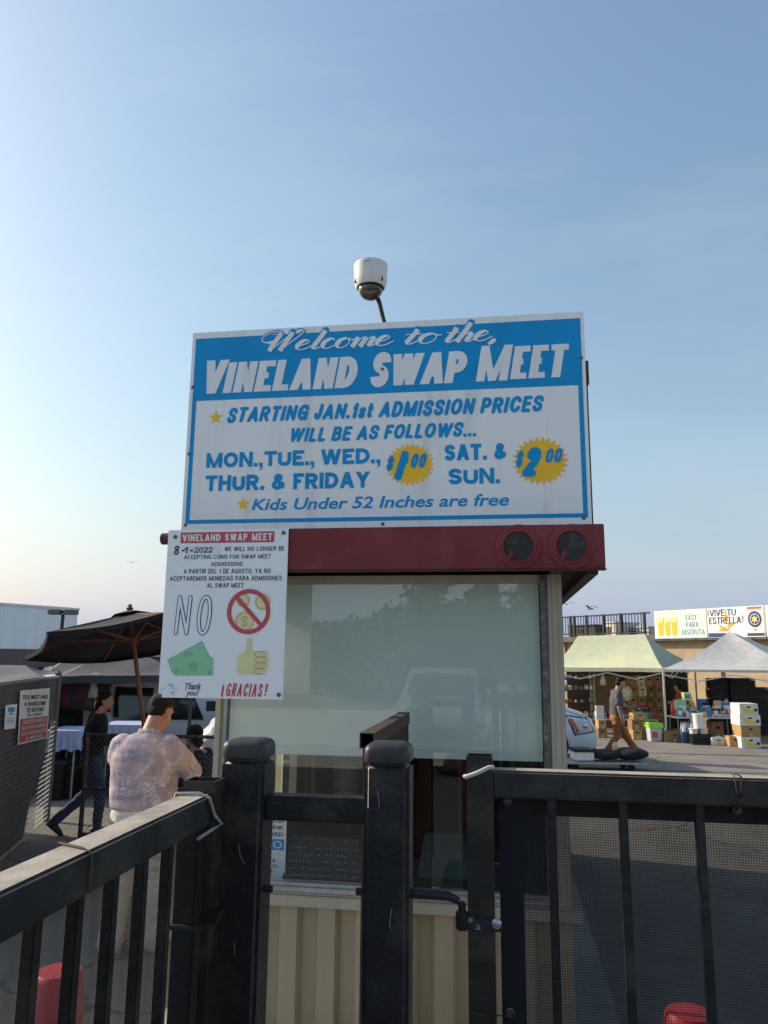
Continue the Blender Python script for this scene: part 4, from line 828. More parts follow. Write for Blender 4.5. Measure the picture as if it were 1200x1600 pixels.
# sign plates on the fence
def fsign(name, label, c4, m):
    P = F0+nf*.035; a, b, c_, d = [onpl(x, y, P, nf) for x, y in c4]
    t = thing(name, label, 'sign', tuple(a)); obj('panel', MB().prism([a, b, c_, d], -nf*.004), m, t, bevel=.001)
    pl = Plane2(O=a, X=(b-a).normalized(), U=(d-a).normalized(), N=nf); return t, pl, (b-a).length, (d-a).length
t, pl, W_, H_ = fsign('handstamp_sign', 'white and red handstamp sign wired to the chain link fence', ((28, 1139+25), (74, 1128+25), (78, 1075), (32, 1079)), PRINTW)
mb = MB(); flatpoly(mb, pl, [(W_*.03, H_*.03), (W_*.97, H_*.03), (W_*.97, H_*.47), (W_*.03, H_*.47)], .003); rp_ = obj('red_band', mb, PRINTR, t, fix=False)
mb = MB()
mb = MB()
for s_, x0, z0 in (('NECESITA TENER UN', .1, .37), ('SELLO PARA REGRESAR', .08, .26), ('POR FAVOR PREGUNTELE', .06, .15), ('AL EMPLEADO', .2, .05)): ftext(mb, pl, s_, (W_*x0, W_*(1-x0), H_*z0, H_*(z0+.07)), off=.01, z=.006)
obj('lettering', mb, PRINTW, rp_, fix=False); mb = MB()
for s_, x0, z0 in (('YOU MUST HAVE', .06, .83), ('A HANDSTAMP', .13, .70), ('TO RETURN', .2, .58), ('SEE ATTENDANT', .25, .505)): ftext(mb, pl, s_, (W_*x0, W_*(1-x0), H_*z0, H_*(z0+(.09 if z0 > .55 else .045))), off=.015, z=.004)
obj('lettering', mb, PRINTK, t, fix=False)
t, pl, W_, H_ = fsign('paper_notice', 'small white paper notice with blue print on the screened fence', ((7, 1140), (24, 1138), (27, 1100), (9, 1102)), PRINTW)
mb = MB(); flatpoly(mb, pl, [(W_*.2, H_*.72), (W_*.8, H_*.72), (W_*.8, H_*.9), (W_*.2, H_*.9)], .003); flatpoly(mb, pl, [(W_*.35, H_*.6), (W_*.65, H_*.6), (W_*.65, H_*.68), (W_*.35, H_*.68)], .003)
for z0 in (.42, .34, .26): flatpoly(mb, pl, [(W_*.15, H_*z0), (W_*.8, H_*z0), (W_*.8, H_*(z0+.025)), (W_*.15, H_*(z0+.025))], .003)
obj('print', mb, BLUE, t, fix=False)
# unseen tall panel added left of view to cast shade on the near pavement
q0, q1 = Vector((-9.0, 9.6, 0)), Vector((-7.6, 3.6, 0)); sf = thing('unseen_shade_panel', 'unseen tall dark panel added to shade the pavement by the chain link fence', 'fence', tuple(q0))
obj('shade_panel', MB().prism([q0, q1, q1+Vector((.01, 0, 0)), q0+Vector((.01, 0, 0))], (0, 0, 3.4)), SCRD, sf)
for k in range(4): c = q0.lerp(q1, k/3); obj('fence_post', MB().cyl(c+Vector((.04, 0, 0)), c+Vector((.04, 0, 3.45)), .03, n=10), STEEL, sf, smooth=True)
# low chain link gate
L0 = gnd(124, 1318); L1 = L0+Vector((1.55, .12, 0)); zt = at(130, 1148, L0.y).z; zm = at(140, 1232, L0.y).z
lg = thing('low_gate', 'low chain link gate with dark pipe frame behind the man in floral shirt', 'gate', tuple(L0))
PIPE = pm('dark_pipe', (.06, .06, .055), .5, .5, var=.4, scale=22, col2=(.2, .2, .19), mixs=14, mixlo=.55, mixhi=.65)
up = Vector((0, 0, 1))
obj('gate_post', MB().cyl(L0, L0+up*(zt+.02), .026, n=12), PIPE, lg, smooth=True); obj('gate_post', MB().cyl(L1, L1+up*(zt+.02), .026, n=12), PIPE, lg, smooth=True)
for z_ in (zt, zm, .1): obj('rail', MB().cyl(L0+up*z_, L1+up*z_, .02, n=10), PIPE, lg, smooth=True)
tag(obj('chain_link', chainlink(MB(), L0, L1, .1, zt, .062, .0042), LINK, lg, fix=False), kind='stuff')
# ------------------------------------------------------------------ people: limbs and torsos merged into one skin by a voxel remesh
def limb(mb, pts, rs, n=12):
    pts = [Vector(p) for p in pts]; P = [pts[0]]; Q = [rs[0]]
    for i in range(1, len(pts)):
        for k in range(1, 5):
            t = k/4; t2 = t*t*(3-2*t); P.append(pts[i-1].lerp(pts[i], t)); Q.append(rs[i-1]+(rs[i]-rs[i-1])*t2)
    mb.tube(P, Q, n); mb.ball(pts[0], rs[0]*.999, n=n); mb.ball(pts[-1], rs[-1]*.999, n=n)
    for p, r in list(zip(pts, rs))[1:-1]: mb.ball(p, r*1.0, n=n)
def torso(mb, rings, n=24, p=2.3):
    """rings: (centre, half width, half depth, turn)"""
    out = []
    for c, a, b, rz in rings:
        c = Vector(c); ring = []
        for j in range(n):
            t = 2*math.pi*j/n; x = a*math.copysign(abs(math.cos(t))**(2/p), math.cos(t)); y = b*math.copysign(abs(math.sin(t))**(2/p), math.sin(t))
            ring.append(c+Vector((x*math.cos(rz)-y*math.sin(rz), x*math.sin(rz)+y*math.cos(rz), 0)))
        out.append(ring)
    mb.loft(out)
def skinned(name, mb, mat, parent, vox=.014, sm=5, fold=0, fs=(7, 7, 16), seed=0, ridge=False):
    me = bpy.data.meshes.new(name); me.from_pydata(mb.v, [], mb.f); bm = bmesh.new(); bm.from_mesh(me); bmesh.ops.recalc_face_normals(bm, faces=bm.faces); bm.to_mesh(me); bm.free()
    o = bpy.data.objects.new(name, me); COL.objects.link(o)
    r = o.modifiers.new('r', 'REMESH'); r.mode = 'VOXEL'; r.voxel_size = vox
    s = o.modifiers.new('s', 'SMOOTH'); s.factor = .5; s.iterations = sm
    dg = bpy.context.evaluated_depsgraph_get(); m2 = bpy.data.meshes.new_from_object(o.evaluated_get(dg)); bpy.data.objects.remove(o); bpy.data.meshes.remove(me)
    m2.name = name
    if fold:
        for v in m2.vertices:
            q = Vector((v.co.x*fs[0]+seed, v.co.y*fs[1], v.co.z*fs[2])); d = noise.noise(q)+.5*noise.noise(q*2.1)
            if ridge: d = .5-abs(d)*1.6
            v.co += v.normal*fold*d
    m2.polygons.foreach_set('use_smooth', [True]*len(m2.polygons)); m2.materials.clear(); m2.materials.append(mat); m2.update()
    return obj(name, m2, mat, parent)
def frame(d, fwd=(0, 1, 0)):
    d = Vector(d).normalized(); f = Vector(fwd); s = f.cross(d); s = s.normalized() if s.length > .01 else Vector((1, 0, 0)); f = d.cross(s)
    return Matrix((s, f, d)).transposed()
def head_skin(mb, c, M, k=1.0):
    """c = head centre, M columns: right, forward, up"""
    P = lambda x, y, z: Vector(c)+M @ (Vector((x, y, z))*k)
    mb.ball(P(0, -.008, .03), (.076*k, .096*k, .088*k), M); mb.ball(P(0, .02, -.03), (.063*k, .078*k, .085*k), M); mb.ball(P(0, .045, -.085), (.04*k, .035*k, .03*k), M)
    mb.tube([P(0, .098, .02), P(0, .113, -.015), P(0, .118, -.03)], [.008*k, .012*k, .015*k], 8); mb.ball(P(0, .095, -.06), (.024*k, .014*k, .006*k), M); mb.ball(P(0, .094, -.07), (.021*k, .014*k, .006*k), M)
    mb.ball(P(0, .085, .035), (.05*k, .018*k, .012*k), M)
    for s in (-1, 1): mb.ball(P(s*.077, -.008, -.008), (.011*k, .02*k, .032*k), M)
def hand(mb, w, d, palm_n, k=1.0, curl=.5, side=1):
    """hand at wrist w pointing along d; palm faces palm_n; five separate bent fingers"""
    d = Vector(d).normalized(); n = Vector(palm_n); n = (n-d*n.dot(d)).normalized(); s = d.cross(n)*side; w = Vector(w)
    mb.cbox(w+d*.05*k, (.078*k, .026*k, .085*k), Matrix((s, n, d)).transposed()); mb.ball(w+d*.02*k, .026*k, n=8)
    for i, (off, L) in enumerate(((-.030, .068), (-.010, .078), (.010, .073), (.029, .056))):
        p = w+d*.088*k+s*off*k; a = curl*.9; p1 = p+(d*math.cos(a)+n*math.sin(a))*L*.45*k; p2 = p1+(d*math.cos(a*2)+n*math.sin(a*2))*L*.32*k; p3 = p2+(d*math.cos(a*2.6)+n*math.sin(a*2.6))*L*.23*k
        mb.tube([p-d*.02*k, p, p1, p2, p3], [.0095*k, .0095*k, .0088*k, .0082*k, .007*k], 8)
    p = w+d*.03*k-s*.034*k; mb.tube([p-d*.01*k, p+(-s*.7+d*.6+n*.3)*.03*k, p+(-s*.6+d*1.2+n*.7)*.045*k], [.013*k, .0115*k, .009*k], 8)
def hair_cap(mb, c, M, k=1.0, back=.0, volume=1.0):
    P = lambda x, y, z: Vector(c)+M @ (Vector((x, y, z))*k)
    mb.ball(P(0, -.026, .045), (.0815*k*volume, .092*k*volume, .084*k*volume), M); mb.ball(P(0, -.045, -.01), (.0765*k*volume, .060*k*volume, .085*k), M); mb.ball(P(0, .022, .085), (.062*k, .062*k, .034*k*volume), M)
    if back: mb.ball(P(0, -.07, -.05), (.07*k, .045*k, .09*k*back), M)
def shoe(mb, ank, d, k=1.0, pitch=0):
    d = Vector((d[0], d[1], 0)).normalized(); up = Vector((0, 0, 1)); s = d.cross(up); d2 = d*math.cos(pitch)+up*math.sin(pitch); u2 = s.cross(d2); a = Vector(ank); M = Matrix((s, d2, u2)).transposed()
    mb.ball(a+d2*-.025*k-u2*.035*k, (.042*k, .055*k, .05*k), M); mb.ball(a+d2*.06*k-u2*.045*k, (.043*k, .09*k, .038*k), M); mb.ball(a+d2*.13*k-u2*.055*k, (.046*k, .06*k, .028*k), M); mb.ball(a, (.04*k, .045*k, .05*k), M)
def sole(mb, ank, d, k=1.0, pitch=0):
    d = Vector((d[0], d[1], 0)).normalized(); up = Vector((0, 0, 1)); s = d.cross(up); d2 = d*math.cos(pitch)+up*math.sin(pitch); u2 = s.cross(d2); a = Vector(ank); M = Matrix((s, d2, u2)).transposed()
    mb.cbox(a+d2*.055*k-u2*.078*k, (.085*k, .26*k, .02*k), M)
SKIN = pm('skin', (.42, .22, .145), .55, var=.1, scale=9, col2=(.46, .20, .14), mixs=7)
HAIRK = pm('hair_black', (.016, .012, .010), .7, var=.5, scale=60, bump=1.0, bscale=140, spec=.2)

# ---- man in the floral shirt at the booth window, back to the viewer (local: x right, y forward)
FLORAL = pm('floral_shirt', (.50, .375, .385), .85, var=.10, scale=5, bump=.25, bscale=240)
def floral(m):
    n = m.node_tree.nodes; l = m.node_tree.links; b = n['Principled BSDF']; src = b.inputs['Base Color'].links[0].from_socket; tc = [x for x in n if x.type == 'TEX_COORD'][0]
    def layer(src, col, s1, s2, lo, hi, lo2, hi2, off):
        mp = n.new('ShaderNodeMapping'); mp.inputs['Location'].default_value = (off, off*.5, off*.3); l.new(tc.outputs['Object'], mp.inputs[0])
        a = n.new('ShaderNodeTexNoise'); a.inputs['Scale'].default_value = s1; a.inputs['Detail'].default_value = 3; a.inputs['Distortion'].default_value = 1.2; l.new(mp.outputs[0], a.inputs['Vector'])
        v = n.new('ShaderNodeTexNoise'); v.inputs['Scale'].default_value = s2; v.inputs['Detail'].default_value = 6; v.inputs['Roughness'].default_value = .75; v.inputs['Distortion'].default_value = 1.5; l.new(mp.outputs[0], v.inputs['Vector'])
        r1 = n.new('ShaderNodeMapRange'); r1.inputs[1].default_value = lo; r1.inputs[2].default_value = hi; l.new(a.outputs['Fac'], r1.inputs[0])
        r2 = n.new('ShaderNodeMapRange'); r2.inputs[1].default_value = lo2; r2.inputs[2].default_value = hi2; l.new(v.outputs['Fac'], r2.inputs[0])
        mu = n.new('ShaderNodeMath'); mu.operation = 'MULTIPLY'; l.new(r1.outputs[0], mu.inputs[0]); l.new(r2.outputs[0], mu.inputs[1])
        mx = n.new('ShaderNodeMix'); mx.data_type = 'RGBA'; l.new(mu.outputs[0], mx.inputs[0]); l.new(src, mx.inputs[6]); mx.inputs[7].default_value = (*col, 1); return mx.outputs[2]
    s = layer(src, (.27, .265, .36), 3.6, 13, .47, .56, .38, .58, 2); s = layer(s, (.70, .68, .72), 5, 24, .44, .55, .47, .60, 7); l.new(s, b.inputs['Base Color'])
floral(FLORAL)
WPANT = pm('white_trousers', (.66, .62, .55), .8, var=.06, scale=6, bump=.2, bscale=160)
p = gnd(208, 1484)
man = thing('person', 'person in a pink and white floral shirt with white trousers seen from behind', 'person', tuple(p), R(6))
k = 1.03
hc = Vector((.055, .105, 1.605))*k; HM = frame((.14, .36, 1), (.42, 1, 0))
sk = MB(); head_skin(sk, hc, HM, 1.1); limb(sk, [Vector((-.16, -.01, 1.36))*k, Vector((0, -.01, 1.39))*k, Vector((.16, -.01, 1.36))*k], [.06, .07, .06])
for s in (-1, 1): limb(sk, [Vector((s*.16, -.01, 1.36))*k, Vector((s*.21, .05, 1.27))*k, (Vector((s*.315, .10, 1.185)) if s > 0 else Vector((-.20, .19, 1.18)))*k], [.055, .055, .045])
limb(sk, [Vector((.01, .0, 1.40))*k, hc+HM @ Vector((0, -.02, -.06))], [.082, .074])
for s in (-1, 1):
    el = Vector((s*.315, .10, 1.185))*k if s > 0 else Vector((-.20, .19, 1.18))*k; wr = Vector((s*.17, .34, 1.19))*k
    limb(sk, [el, wr], [.05, .033]); hand(sk, wr, (-.3*s, .9, .1), (-s*.3, 0, -1), 1.05, .7, s)
body = skinned('body', sk, SKIN, man, .009, 4)
sh_ = MB()
torso(sh_, [(Vector((0, -.01, .955))*k, .232, .19, 0), (Vector((0, .0, .985))*k, .240, .197, 0), (Vector((0, .01, 1.06))*k, .247, .20, 0), (Vector((0, .0, 1.17))*k, .247, .19, 0), (Vector((0, -.02, 1.28))*k, .247, .172, 0), (Vector((0, -.025, 1.365))*k, .225, .148, 0), (Vector((0, -.015, 1.43))*k, .165, .108, 0), (Vector((.005, .0, 1.47))*k, .095, .085, 0)])
for s in (-1, 1):
    el = Vector((s*.32, .10, 1.185))*k if s > 0 else Vector((-.205, .19, 1.18))*k
    limb(sh_, [Vector((s*.17, -.02, 1.375))*k, Vector((s*(.255 if s > 0 else .215), .0 if s > 0 else .06, 1.29))*k, el, Vector((s*.22, .27, 1.18))*k], [.095, .094, .080, .066])
shirt = skinned('shirt', sh_, FLORAL, man, .012, 9, .0065, (2.0, 2.6, 11), 3, ridge=True)
cl = MB(); torso(cl, [(Vector((.008, .006, 1.45))*k, .088, .082, 0), (Vector((.014, .02, 1.50))*k, .081, .080, 0), (Vector((.014, .02, 1.502))*k, .072, .071, 0), (Vector((.008, .006, 1.45))*k, .078, .072, 0)]); obj('collar', cl, FLORAL, shirt, local=True, smooth='all')
tr = MB(); torso(tr, [(Vector((0, 0, 1.06))*k, .205, .165, 0), (Vector((0, -.01, .96))*k, .213, .175, 0), (Vector((0, -.02, .86))*k, .218, .18, 0)])
for s, kn, an in ((-1, (-.125, .0, .49), (-.14, -.07, .06)), (1, (.13, .05, .49), (.15, .02, .06))): limb(tr, [Vector((s*.105, -.01, .87))*k, Vector(kn)*k, Vector(an)*k], [.115, .098, .09])
skinned('trousers', tr, WPANT, man, .014, 4, .012, (5, 5, 12), 8, ridge=True)
tn = pm('shoe_tan', (.36, .29, .22), .6)
for s, an in ((-1, (-.14, -.06, .09)), (1, (.15, .03, .09))):
    m_ = MB(); shoe(m_, an, (s*.2, 1, 0), 1.08); sole(m_, an, (s*.2, 1, 0), 1.08); skinned('shoe', m_, tn, man, .012, 3)
hb_ = MB(); P_ = lambda x, y, z: hc+HM @ (Vector((x, y, z))*1.1)
hb_.ball(P_(0, -.022, .048), (.0865, .1045, .09), HM); hb_.ball(P_(0, -.045, .012), (.082, .072, .075), HM); hb_.ball(P_(0, .03, .085), (.066, .07, .04), HM); skinned('hair', hb_, HAIRK, man, .010, 2, .006, (55, 55, 40))

# ---- generic figure from a table of joints
def figure(label, loc, rz, J, mats, opt=None, k=1.0, vox=.014, group=None):
    opt = opt or {}; t = thing('person', label, 'person', tuple(loc), rz, group)
    V = {a: Vector(b)*k for a, b in J.items()}
    skin, top, legs, shoes, hair = mats; M = frame(opt.get('head_up', (0, .1, 1)), opt.get('head_fwd', (0, 1, 0)))
    sk = MB(); head_skin(sk, V['head'], M, k); limb(sk, [V['neck']-Vector((0, 0, .03)), V['head']+M @ Vector((0, -.02, -.06))*k], [.06*k, .056*k])
    for s, L in ((-1, 'l'), (1, 'r')):
        el, wr = V['elbow_'+L], V['wrist_'+L]
        limb(sk, [V['neck']-Vector((0, 0, .04)), V['sh_'+L], V['sh_'+L].lerp(el, .3), el, wr], [.055*k, .05*k, .047*k, .041*k, .029*k])
        hand(sk, wr, (wr-el), opt.get('palm_'+L, (-s, 0, 0)), k, opt.get('curl', .5), s)
    skinned('body', sk, skin, t, .010 if vox < .02 else .016, 3)
    b = opt.get('girth', 1.0); tp = MB(); hz = V['pelvis']; ch = V['chest']; nk = V['neck']; sa = math.atan2((V['sh_r']-V['sh_l']).y, (V['sh_r']-V['sh_l']).x)
    dn = Vector((0, 0, opt.get('hem', .0)*k))
    torso(tp, [(hz-dn, .175*k*b, .125*k*b, 0), (hz.lerp(ch, .35), .165*k*b, .118*k*b, sa*.4), (ch, .182*k*b, .128*k*b, sa), (ch.lerp(nk, .55), .165*k*b, .105*k*b, sa), (ch.lerp(nk, .85), .11*k, .08*k, sa), (nk, .07*k, .065*k, sa)])
    for L in 'lr':
        s_, el, wr = V['sh_'+L], V['elbow_'+L], V['wrist_'+L]
        if opt.get('short'): limb(tp, [s_, s_.lerp(el, .72)], [.074*k, .072*k])
        else: limb(tp, [s_, el, wr.lerp(el, .08)], [.075*k, .062*k, .05*k])
    skinned('top', tp, top, t, vox, 3, opt.get('fold', .008), (6, 6, 13), opt.get('seed', 1), ridge=True)
    lg_ = MB(); torso(lg_, [(hz+Vector((0, 0, .06))*k, .15*k*b, .11*k*b, 0), (hz-Vector((0, 0, .08))*k, .17*k*b, .125*k*b, 0)])
    for L in 'lr': limb(lg_, [V['hip_'+L], V['knee_'+L], V['ankle_'+L]+Vector((0, 0, .02))], [.096*k*b, .07*k, opt.get('cuff', .058)*k])
    skinned('trousers', lg_, legs, t, vox, 3, opt.get('fold', .008), (6, 6, 14), 5, ridge=True)
    for L in 'lr':
        m_ = MB(); shoe(m_, V['ankle_'+L], opt.get('toe_'+L, (0, 1, 0)), k, opt.get('pitch_'+L, 0)); sole(m_, V['ankle_'+L], opt.get('toe_'+L, (0, 1, 0)), k, opt.get('pitch_'+L, 0)); skinned('shoe', m_, shoes, t, .013, 2)
    if hair:
        h_ = MB(); hair_cap(h_, V['head'], M, k, opt.get('back', 0), opt.get('vol', 1.03)); skinned('hair', h_, hair, t, .011, 2, .006, (30, 30, 30))
    return t
STAND = dict(pelvis=(0, 0, .93), chest=(0, .01, 1.26), neck=(0, .0, 1.47), head=(0, .03, 1.62), sh_l=(-.175, 0, 1.40), sh_r=(.175, 0, 1.40), elbow_l=(-.235, -.02, 1.12), elbow_r=(.235, -.02, 1.12), wrist_l=(-.24, .06, .88), wrist_r=(.24, .06, .88),
             hip_l=(-.09, 0, .90), hip_r=(.09, 0, .90), knee_l=(-.10, .02, .49), knee_r=(.10, .02, .49), ankle_l=(-.11, -.02, .09), ankle_r=(.11, -.02, .09))
GREYT = pm('grey_shirt', (.085, .085, .098), .85, var=.15, scale=7, bump=.2, bscale=150); BROWNP = pm('brown_trousers', (.30, .115, .032), .8, var=.15, scale=6, bump=.2, bscale=150)
BLKC = pm('black_cloth', (.012, .012, .014), .85, var=.2); JEAN = pm('blue_jeans', (.035, .06, .12), .85, var=.25, scale=8); SHOEK = pm('shoe_black', (.02, .02, .021), .5)
# walker on the right, striding to the right with a phone held out
W = dict(STAND); W.update(pelvis=(0, 0, .90), chest=(0, .02, 1.22), neck=(0, .05, 1.43), head=(0, .12, 1.565), sh_l=(-.17, .02, 1.36), sh_r=(.17, .02, 1.36),
         elbow_r=(.21, -.0, 1.08), wrist_r=(.20, .06, .83), elbow_l=(-.22, .10, 1.10), wrist_l=(-.14, .33, 1.06), hip_l=(-.085, .02, .87), hip_r=(.085, -.02, .87),
         knee_r=(.09, -.03, .48), ankle_r=(.085, -.28, .14), knee_l=(-.09, .20, .49), ankle_l=(-.085, .44, .12))
p = gnd(966, 1188)
wk = figure('person in grey t-shirt and brown trousers walking with a phone in hand', p, R(-90)+YAW, W, (SKIN, GREYT, BROWNP, SHOEK, HAIRK), dict(short=True, head_up=(0, .38, 1), head_fwd=(0, 1, -.2), girth=1.05, hem=-.02, palm_l=(0, .3, 1), palm_r=(-1, 0, 0), curl=.55, pitch_r=-.5, pitch_l=.35, cuff=.07, fold=.012, vol=1.02), 1.02)
ph = Vector((-.14, .425, 1.085))*1.02
tag(obj('phone', MB().cbox(PM[wk] @ ph, (.012, .075, .15), Matrix.Rotation(YAW, 3, 'Z') @ Matrix.Rotation(R(55), 3, 'Y')), BLACK, bevel=.004), 'black phone in the hand of the person in brown trousers', 'phone')
# woman in black walking past the low gate
B = dict(STAND); B.update(pelvis=(0, 0, .93), chest=(0, .03, 1.24), neck=(0, .06, 1.44), head=(0, .10, 1.58), sh_l=(-.17, .04, 1.38), sh_r=(.17, .03, 1.38), elbow_l=(-.22, -.02, 1.10), wrist_l=(-.20, .05, .88), elbow_r=(.22, .06, 1.12), wrist_r=(.17, .28, 1.08),
         knee_l=(-.09, .03, .50), ankle_l=(-.09, -.34, .16), knee_r=(.09, .12, .49), ankle_r=(.09, .10, .09))
p = gnd(102, 1314)+Vector((.05, .35, 0))
figure('person in a black jacket and blue jeans walking behind the low gate', p, R(-48), B, (SKIN, BLKC, JEAN, SHOEK, HAIRK), dict(head_fwd=(.25, 1, 0), hem=.10, girth=1.06, pitch_l=-.75, back=.9, vol=1.1), .97)
# shopper with a plastic bag behind the fence
p = gnd(62, 1242)
fg = figure('person in dark clothes with a black bag behind the screened fence', p, R(-75), STAND, (SKIN, BLKC, pm('grey_trousers', (.07, .07, .075), .85), SHOEK, HAIRK), {}, 1.0, .02)
w_ = PM[fg] @ Vector((.24, .07, .79)); bag = MB(); bag.loft([[w_+Vector((a*math.cos(t*math.pi/6)*1.0, b*math.sin(t*math.pi/6), z)) for t in range(12)] for a, b, z in ((.02, .015, .0), (.05, .03, -.06), (.10, .05, -.18), (.15, .07, -.30), (.14, .07, -.36), (.05, .03, -.38))])
tag(obj('carrier_bag', bag, pm('bag_black', (.018, .018, .02), .3), smooth=True), 'black plastic carrier bag held by the shopper behind the fence', 'bag')
# person in a white hat at the far stall
p = dist(105, 1100, 13.5); p.z = 0
hg = figure('person in black with a white cowboy hat at the dark stall', p, R(20), STAND, (SKIN, BLKC, BLKC, SHOEK, HAIRK), {}, .95, .02)
hp = PM[hg] @ (Vector((0, .03, 1.66))*.95); hat = MB().lathe([(.165, .0), (.17, .012), (.10, .02), (.095, .05), (.085, .11), (.06, .125), (0, .118)], hp, 24)
hat.v = [(x, y, z+.9*max(0, abs(x-hp.x)-.09)) for x, y, z in hat.v]; tag(obj('cowboy_hat', hat, pm('straw_white', (.66, .62, .54), .7), smooth=True), 'white cowboy hat on the head of the person in black', 'hat')
# head of somebody sitting right of the man in the floral shirt
S_ = dict(STAND); S_.update(pelvis=(0, 0, .48), chest=(0, .03, .80), neck=(0, .06, 1.0), head=(0, .10, 1.14), sh_l=(-.17, .04, .94), sh_r=(.17, .03, .94), elbow_l=(-.22, .06, .68), wrist_l=(-.14, .28, .70), elbow_r=(.22, .06, .68), wrist_r=(.14, .28, .70), hip_l=(-.09, .05, .47), hip_r=(.09, .05, .47), knee_l=(-.1, .45, .48), knee_r=(.1, .45, .48), ankle_l=(-.1, .42, .09), ankle_r=(.1, .42, .09))
p = dist(312, 1165, 9.2); p.z = 0
figure('person with dark hair sitting beside the booth, half hidden', p, R(70), S_, (SKIN, BLKC, BLKC, SHOEK, HAIRK), dict(back=.9, vol=1.12), 1.02, .02)
VR = Vector((math.cos(YAW), math.sin(YAW), 0)); VF = Vector((-math.sin(YAW), math.cos(YAW), 0)); UP = Vector((0, 0, 1))
# ------------------------------------------------------------------ vehicles
CARW = pm('car_white', (.68, .69, .70), .3, var=.03, scale=3, coat=.5); TYRE = pm('tyre', (.018, .018, .018), .85); RIM = pm('wheel_rim', (.30, .30, .31), .35, .8)
CGLASS = pm('car_glass', (.018, .022, .025), .08, var=.2, spec=.7, coat=.3); CHROME = pm('chrome', (.5, .5, .5), .2, .9); LAMPC = pm('headlamp_clear', (.55, .57, .6), .12, var=.1, spec=.7); AMBER = pm('amber_lens', (.62, .13, .03), .25); BUMP = pm('bumper_black', (.03, .03, .032), .6)
def vehicle(name, label, cat, loc, rz, stations, W, belt, mats, wheels, wr=.34, windows=(), group=None):
    """stations: (y, z bottom, z top, half width at belt, half width at top); local y points forward"""
    t = thing(name, label, cat, tuple(loc), rz, group); paint = mats
    def sec(y, zb, zt, hb, ht):
        bz = min(belt, zb+(zt-zb)*.72); r_ = min(.1, (zt-bz)*.5)
        right = [(hb*.93, zb), (hb, zb+.14), (hb*1.0, .5*(zb+.14+bz)), (hb*.985, bz), (ht, zt-r_), (ht-r_*.35, zt-r_*.25), (ht-r_*1.2, zt)]
        return [Vector((x, y, z)) for x, z in right]+[Vector((-x, y, z)) for x, z in right[::-1]]
    S_ = []
    for i in range(len(stations)-1):
        a, b = stations[i], stations[i+1]; n = 4
        for k in range(n): u = k/n; S_.append(tuple(p+(q-p)*u for p, q in zip(a, b)))
    S_.append(stations[-1])
    o = obj('body', MB().loft([sec(*s_) for s_ in S_]), paint, t, local=True, smooth=True)
    for y in wheels:
        for s_ in (-1, 1):
            x = s_*(W/2-.1); wl = obj('wheel', MB().lathe([(wr*.62, -.1), (wr*.93, -.105), (wr, -.08), (wr, .08), (wr*.93, .105), (wr*.62, .1)], (x, y, wr), 24, Matrix.Rotation(R(90), 3, 'Y')), TYRE, t, local=True, smooth=True)
            obj('rim', MB().lathe([(0, .09), (wr*.2, .1), (wr*.55, .085), (wr*.63, .098), (wr*.63, -.098), (0, -.09)], (x, y, wr), 20, Matrix.Rotation(R(90), 3, 'Y')), RIM, wl, local=True, smooth=True)
    for nm, quad, m_ in windows: obj(nm, MB().prism([Vector(q_) for q_ in quad], Vector(m_[1])), m_[0], t, local=True, bevel=.004)
    return t
def mirrorq(q_): return [(-x, y, z) for x, y, z in q_]
VAN = [(-2.3, .45, 1.85, .86, .72), (-2.2, .38, 2.0, .93, .80), (-.2, .36, 2.05, .95, .80), (.75, .36, 2.0, .95, .78), (1.0, .36, 1.82, .95, .74), (1.55, .36, 1.22, .94, .76), (1.75, .36, 1.13, .93, .74), (2.2, .34, .98, .88, .68), (2.42, .36, .82, .76, .58), (2.5, .42, .68, .62, .46)]
# white van nose on the right: only its front quarter shows beside the booth
p = gnd(934, 1190)
fwd_ = R(-90)+YAW+R(6)
M_ = Matrix.Rotation(fwd_, 3, 'Z'); loc = Vector((p.x, p.y, 0))-M_ @ Vector((.75, 2.46, 0)); loc.z = 0
def vsurf(st, belt, y, z):
    for a, b in zip(st, st[1:]):
        if a[0] <= y <= b[0]:
            u = (y-a[0])/(b[0]-a[0]); _, zb, zt, hb, ht = [p_+(q_-p_)*u for p_, q_ in zip(a, b)]; break
    bz = min(belt, zb+(zt-zb)*.72); r_ = min(.1, (zt-bz)*.5); pr = [(hb*.93, zb), (hb, zb+.14), (hb, .5*(zb+.14+bz)), (hb*.985, bz), (ht, zt-r_), (ht-r_*.35, zt-r_*.25), (ht-r_*1.2, zt)]
    for p_, q_ in zip(pr, pr[1:]):
        if p_[1] <= z <= q_[1]: return p_[0]+(q_[0]-p_[0])*(z-p_[1])/(q_[1]-p_[1])
    return pr[-1][0] if z > pr[-1][1] else pr[0][0]
def vpatch(st, belt, quad, off, n=8):
    vs = []
    for j in range(n+1):
        for i in range(n+1):
            u, v = i/n, j/n; y, z = [(quad[0][k]*(1-u)+quad[1][k]*u)*(1-v)+(quad[3][k]*(1-u)+quad[2][k]*u)*v for k in (0, 1)]; e = math.sin(math.pi*u)*math.sin(math.pi*v); vs.append((vsurf(st, belt, y, z)+off*(.35+e**.4), y, z))
    return MB().add(vs, [(j*(n+1)+i, j*(n+1)+i+1, (j+1)*(n+1)+i+1, (j+1)*(n+1)+i) for j in range(n) for i in range(n)])
VANR = [(a_, zb_-.10 if a_ > 1.5 else zb_, c_, d_, e_) for a_, zb_, c_, d_, e_ in VAN]
VANR = [s_ if s_[0] < 2.19 else {2.2: (2.2, .25, .99, .90, .70), 2.42: (2.42, .26, .86, .80, .62), 2.5: (2.5, .30, .72, .68, .5)}[s_[0]] for s_ in VANR]
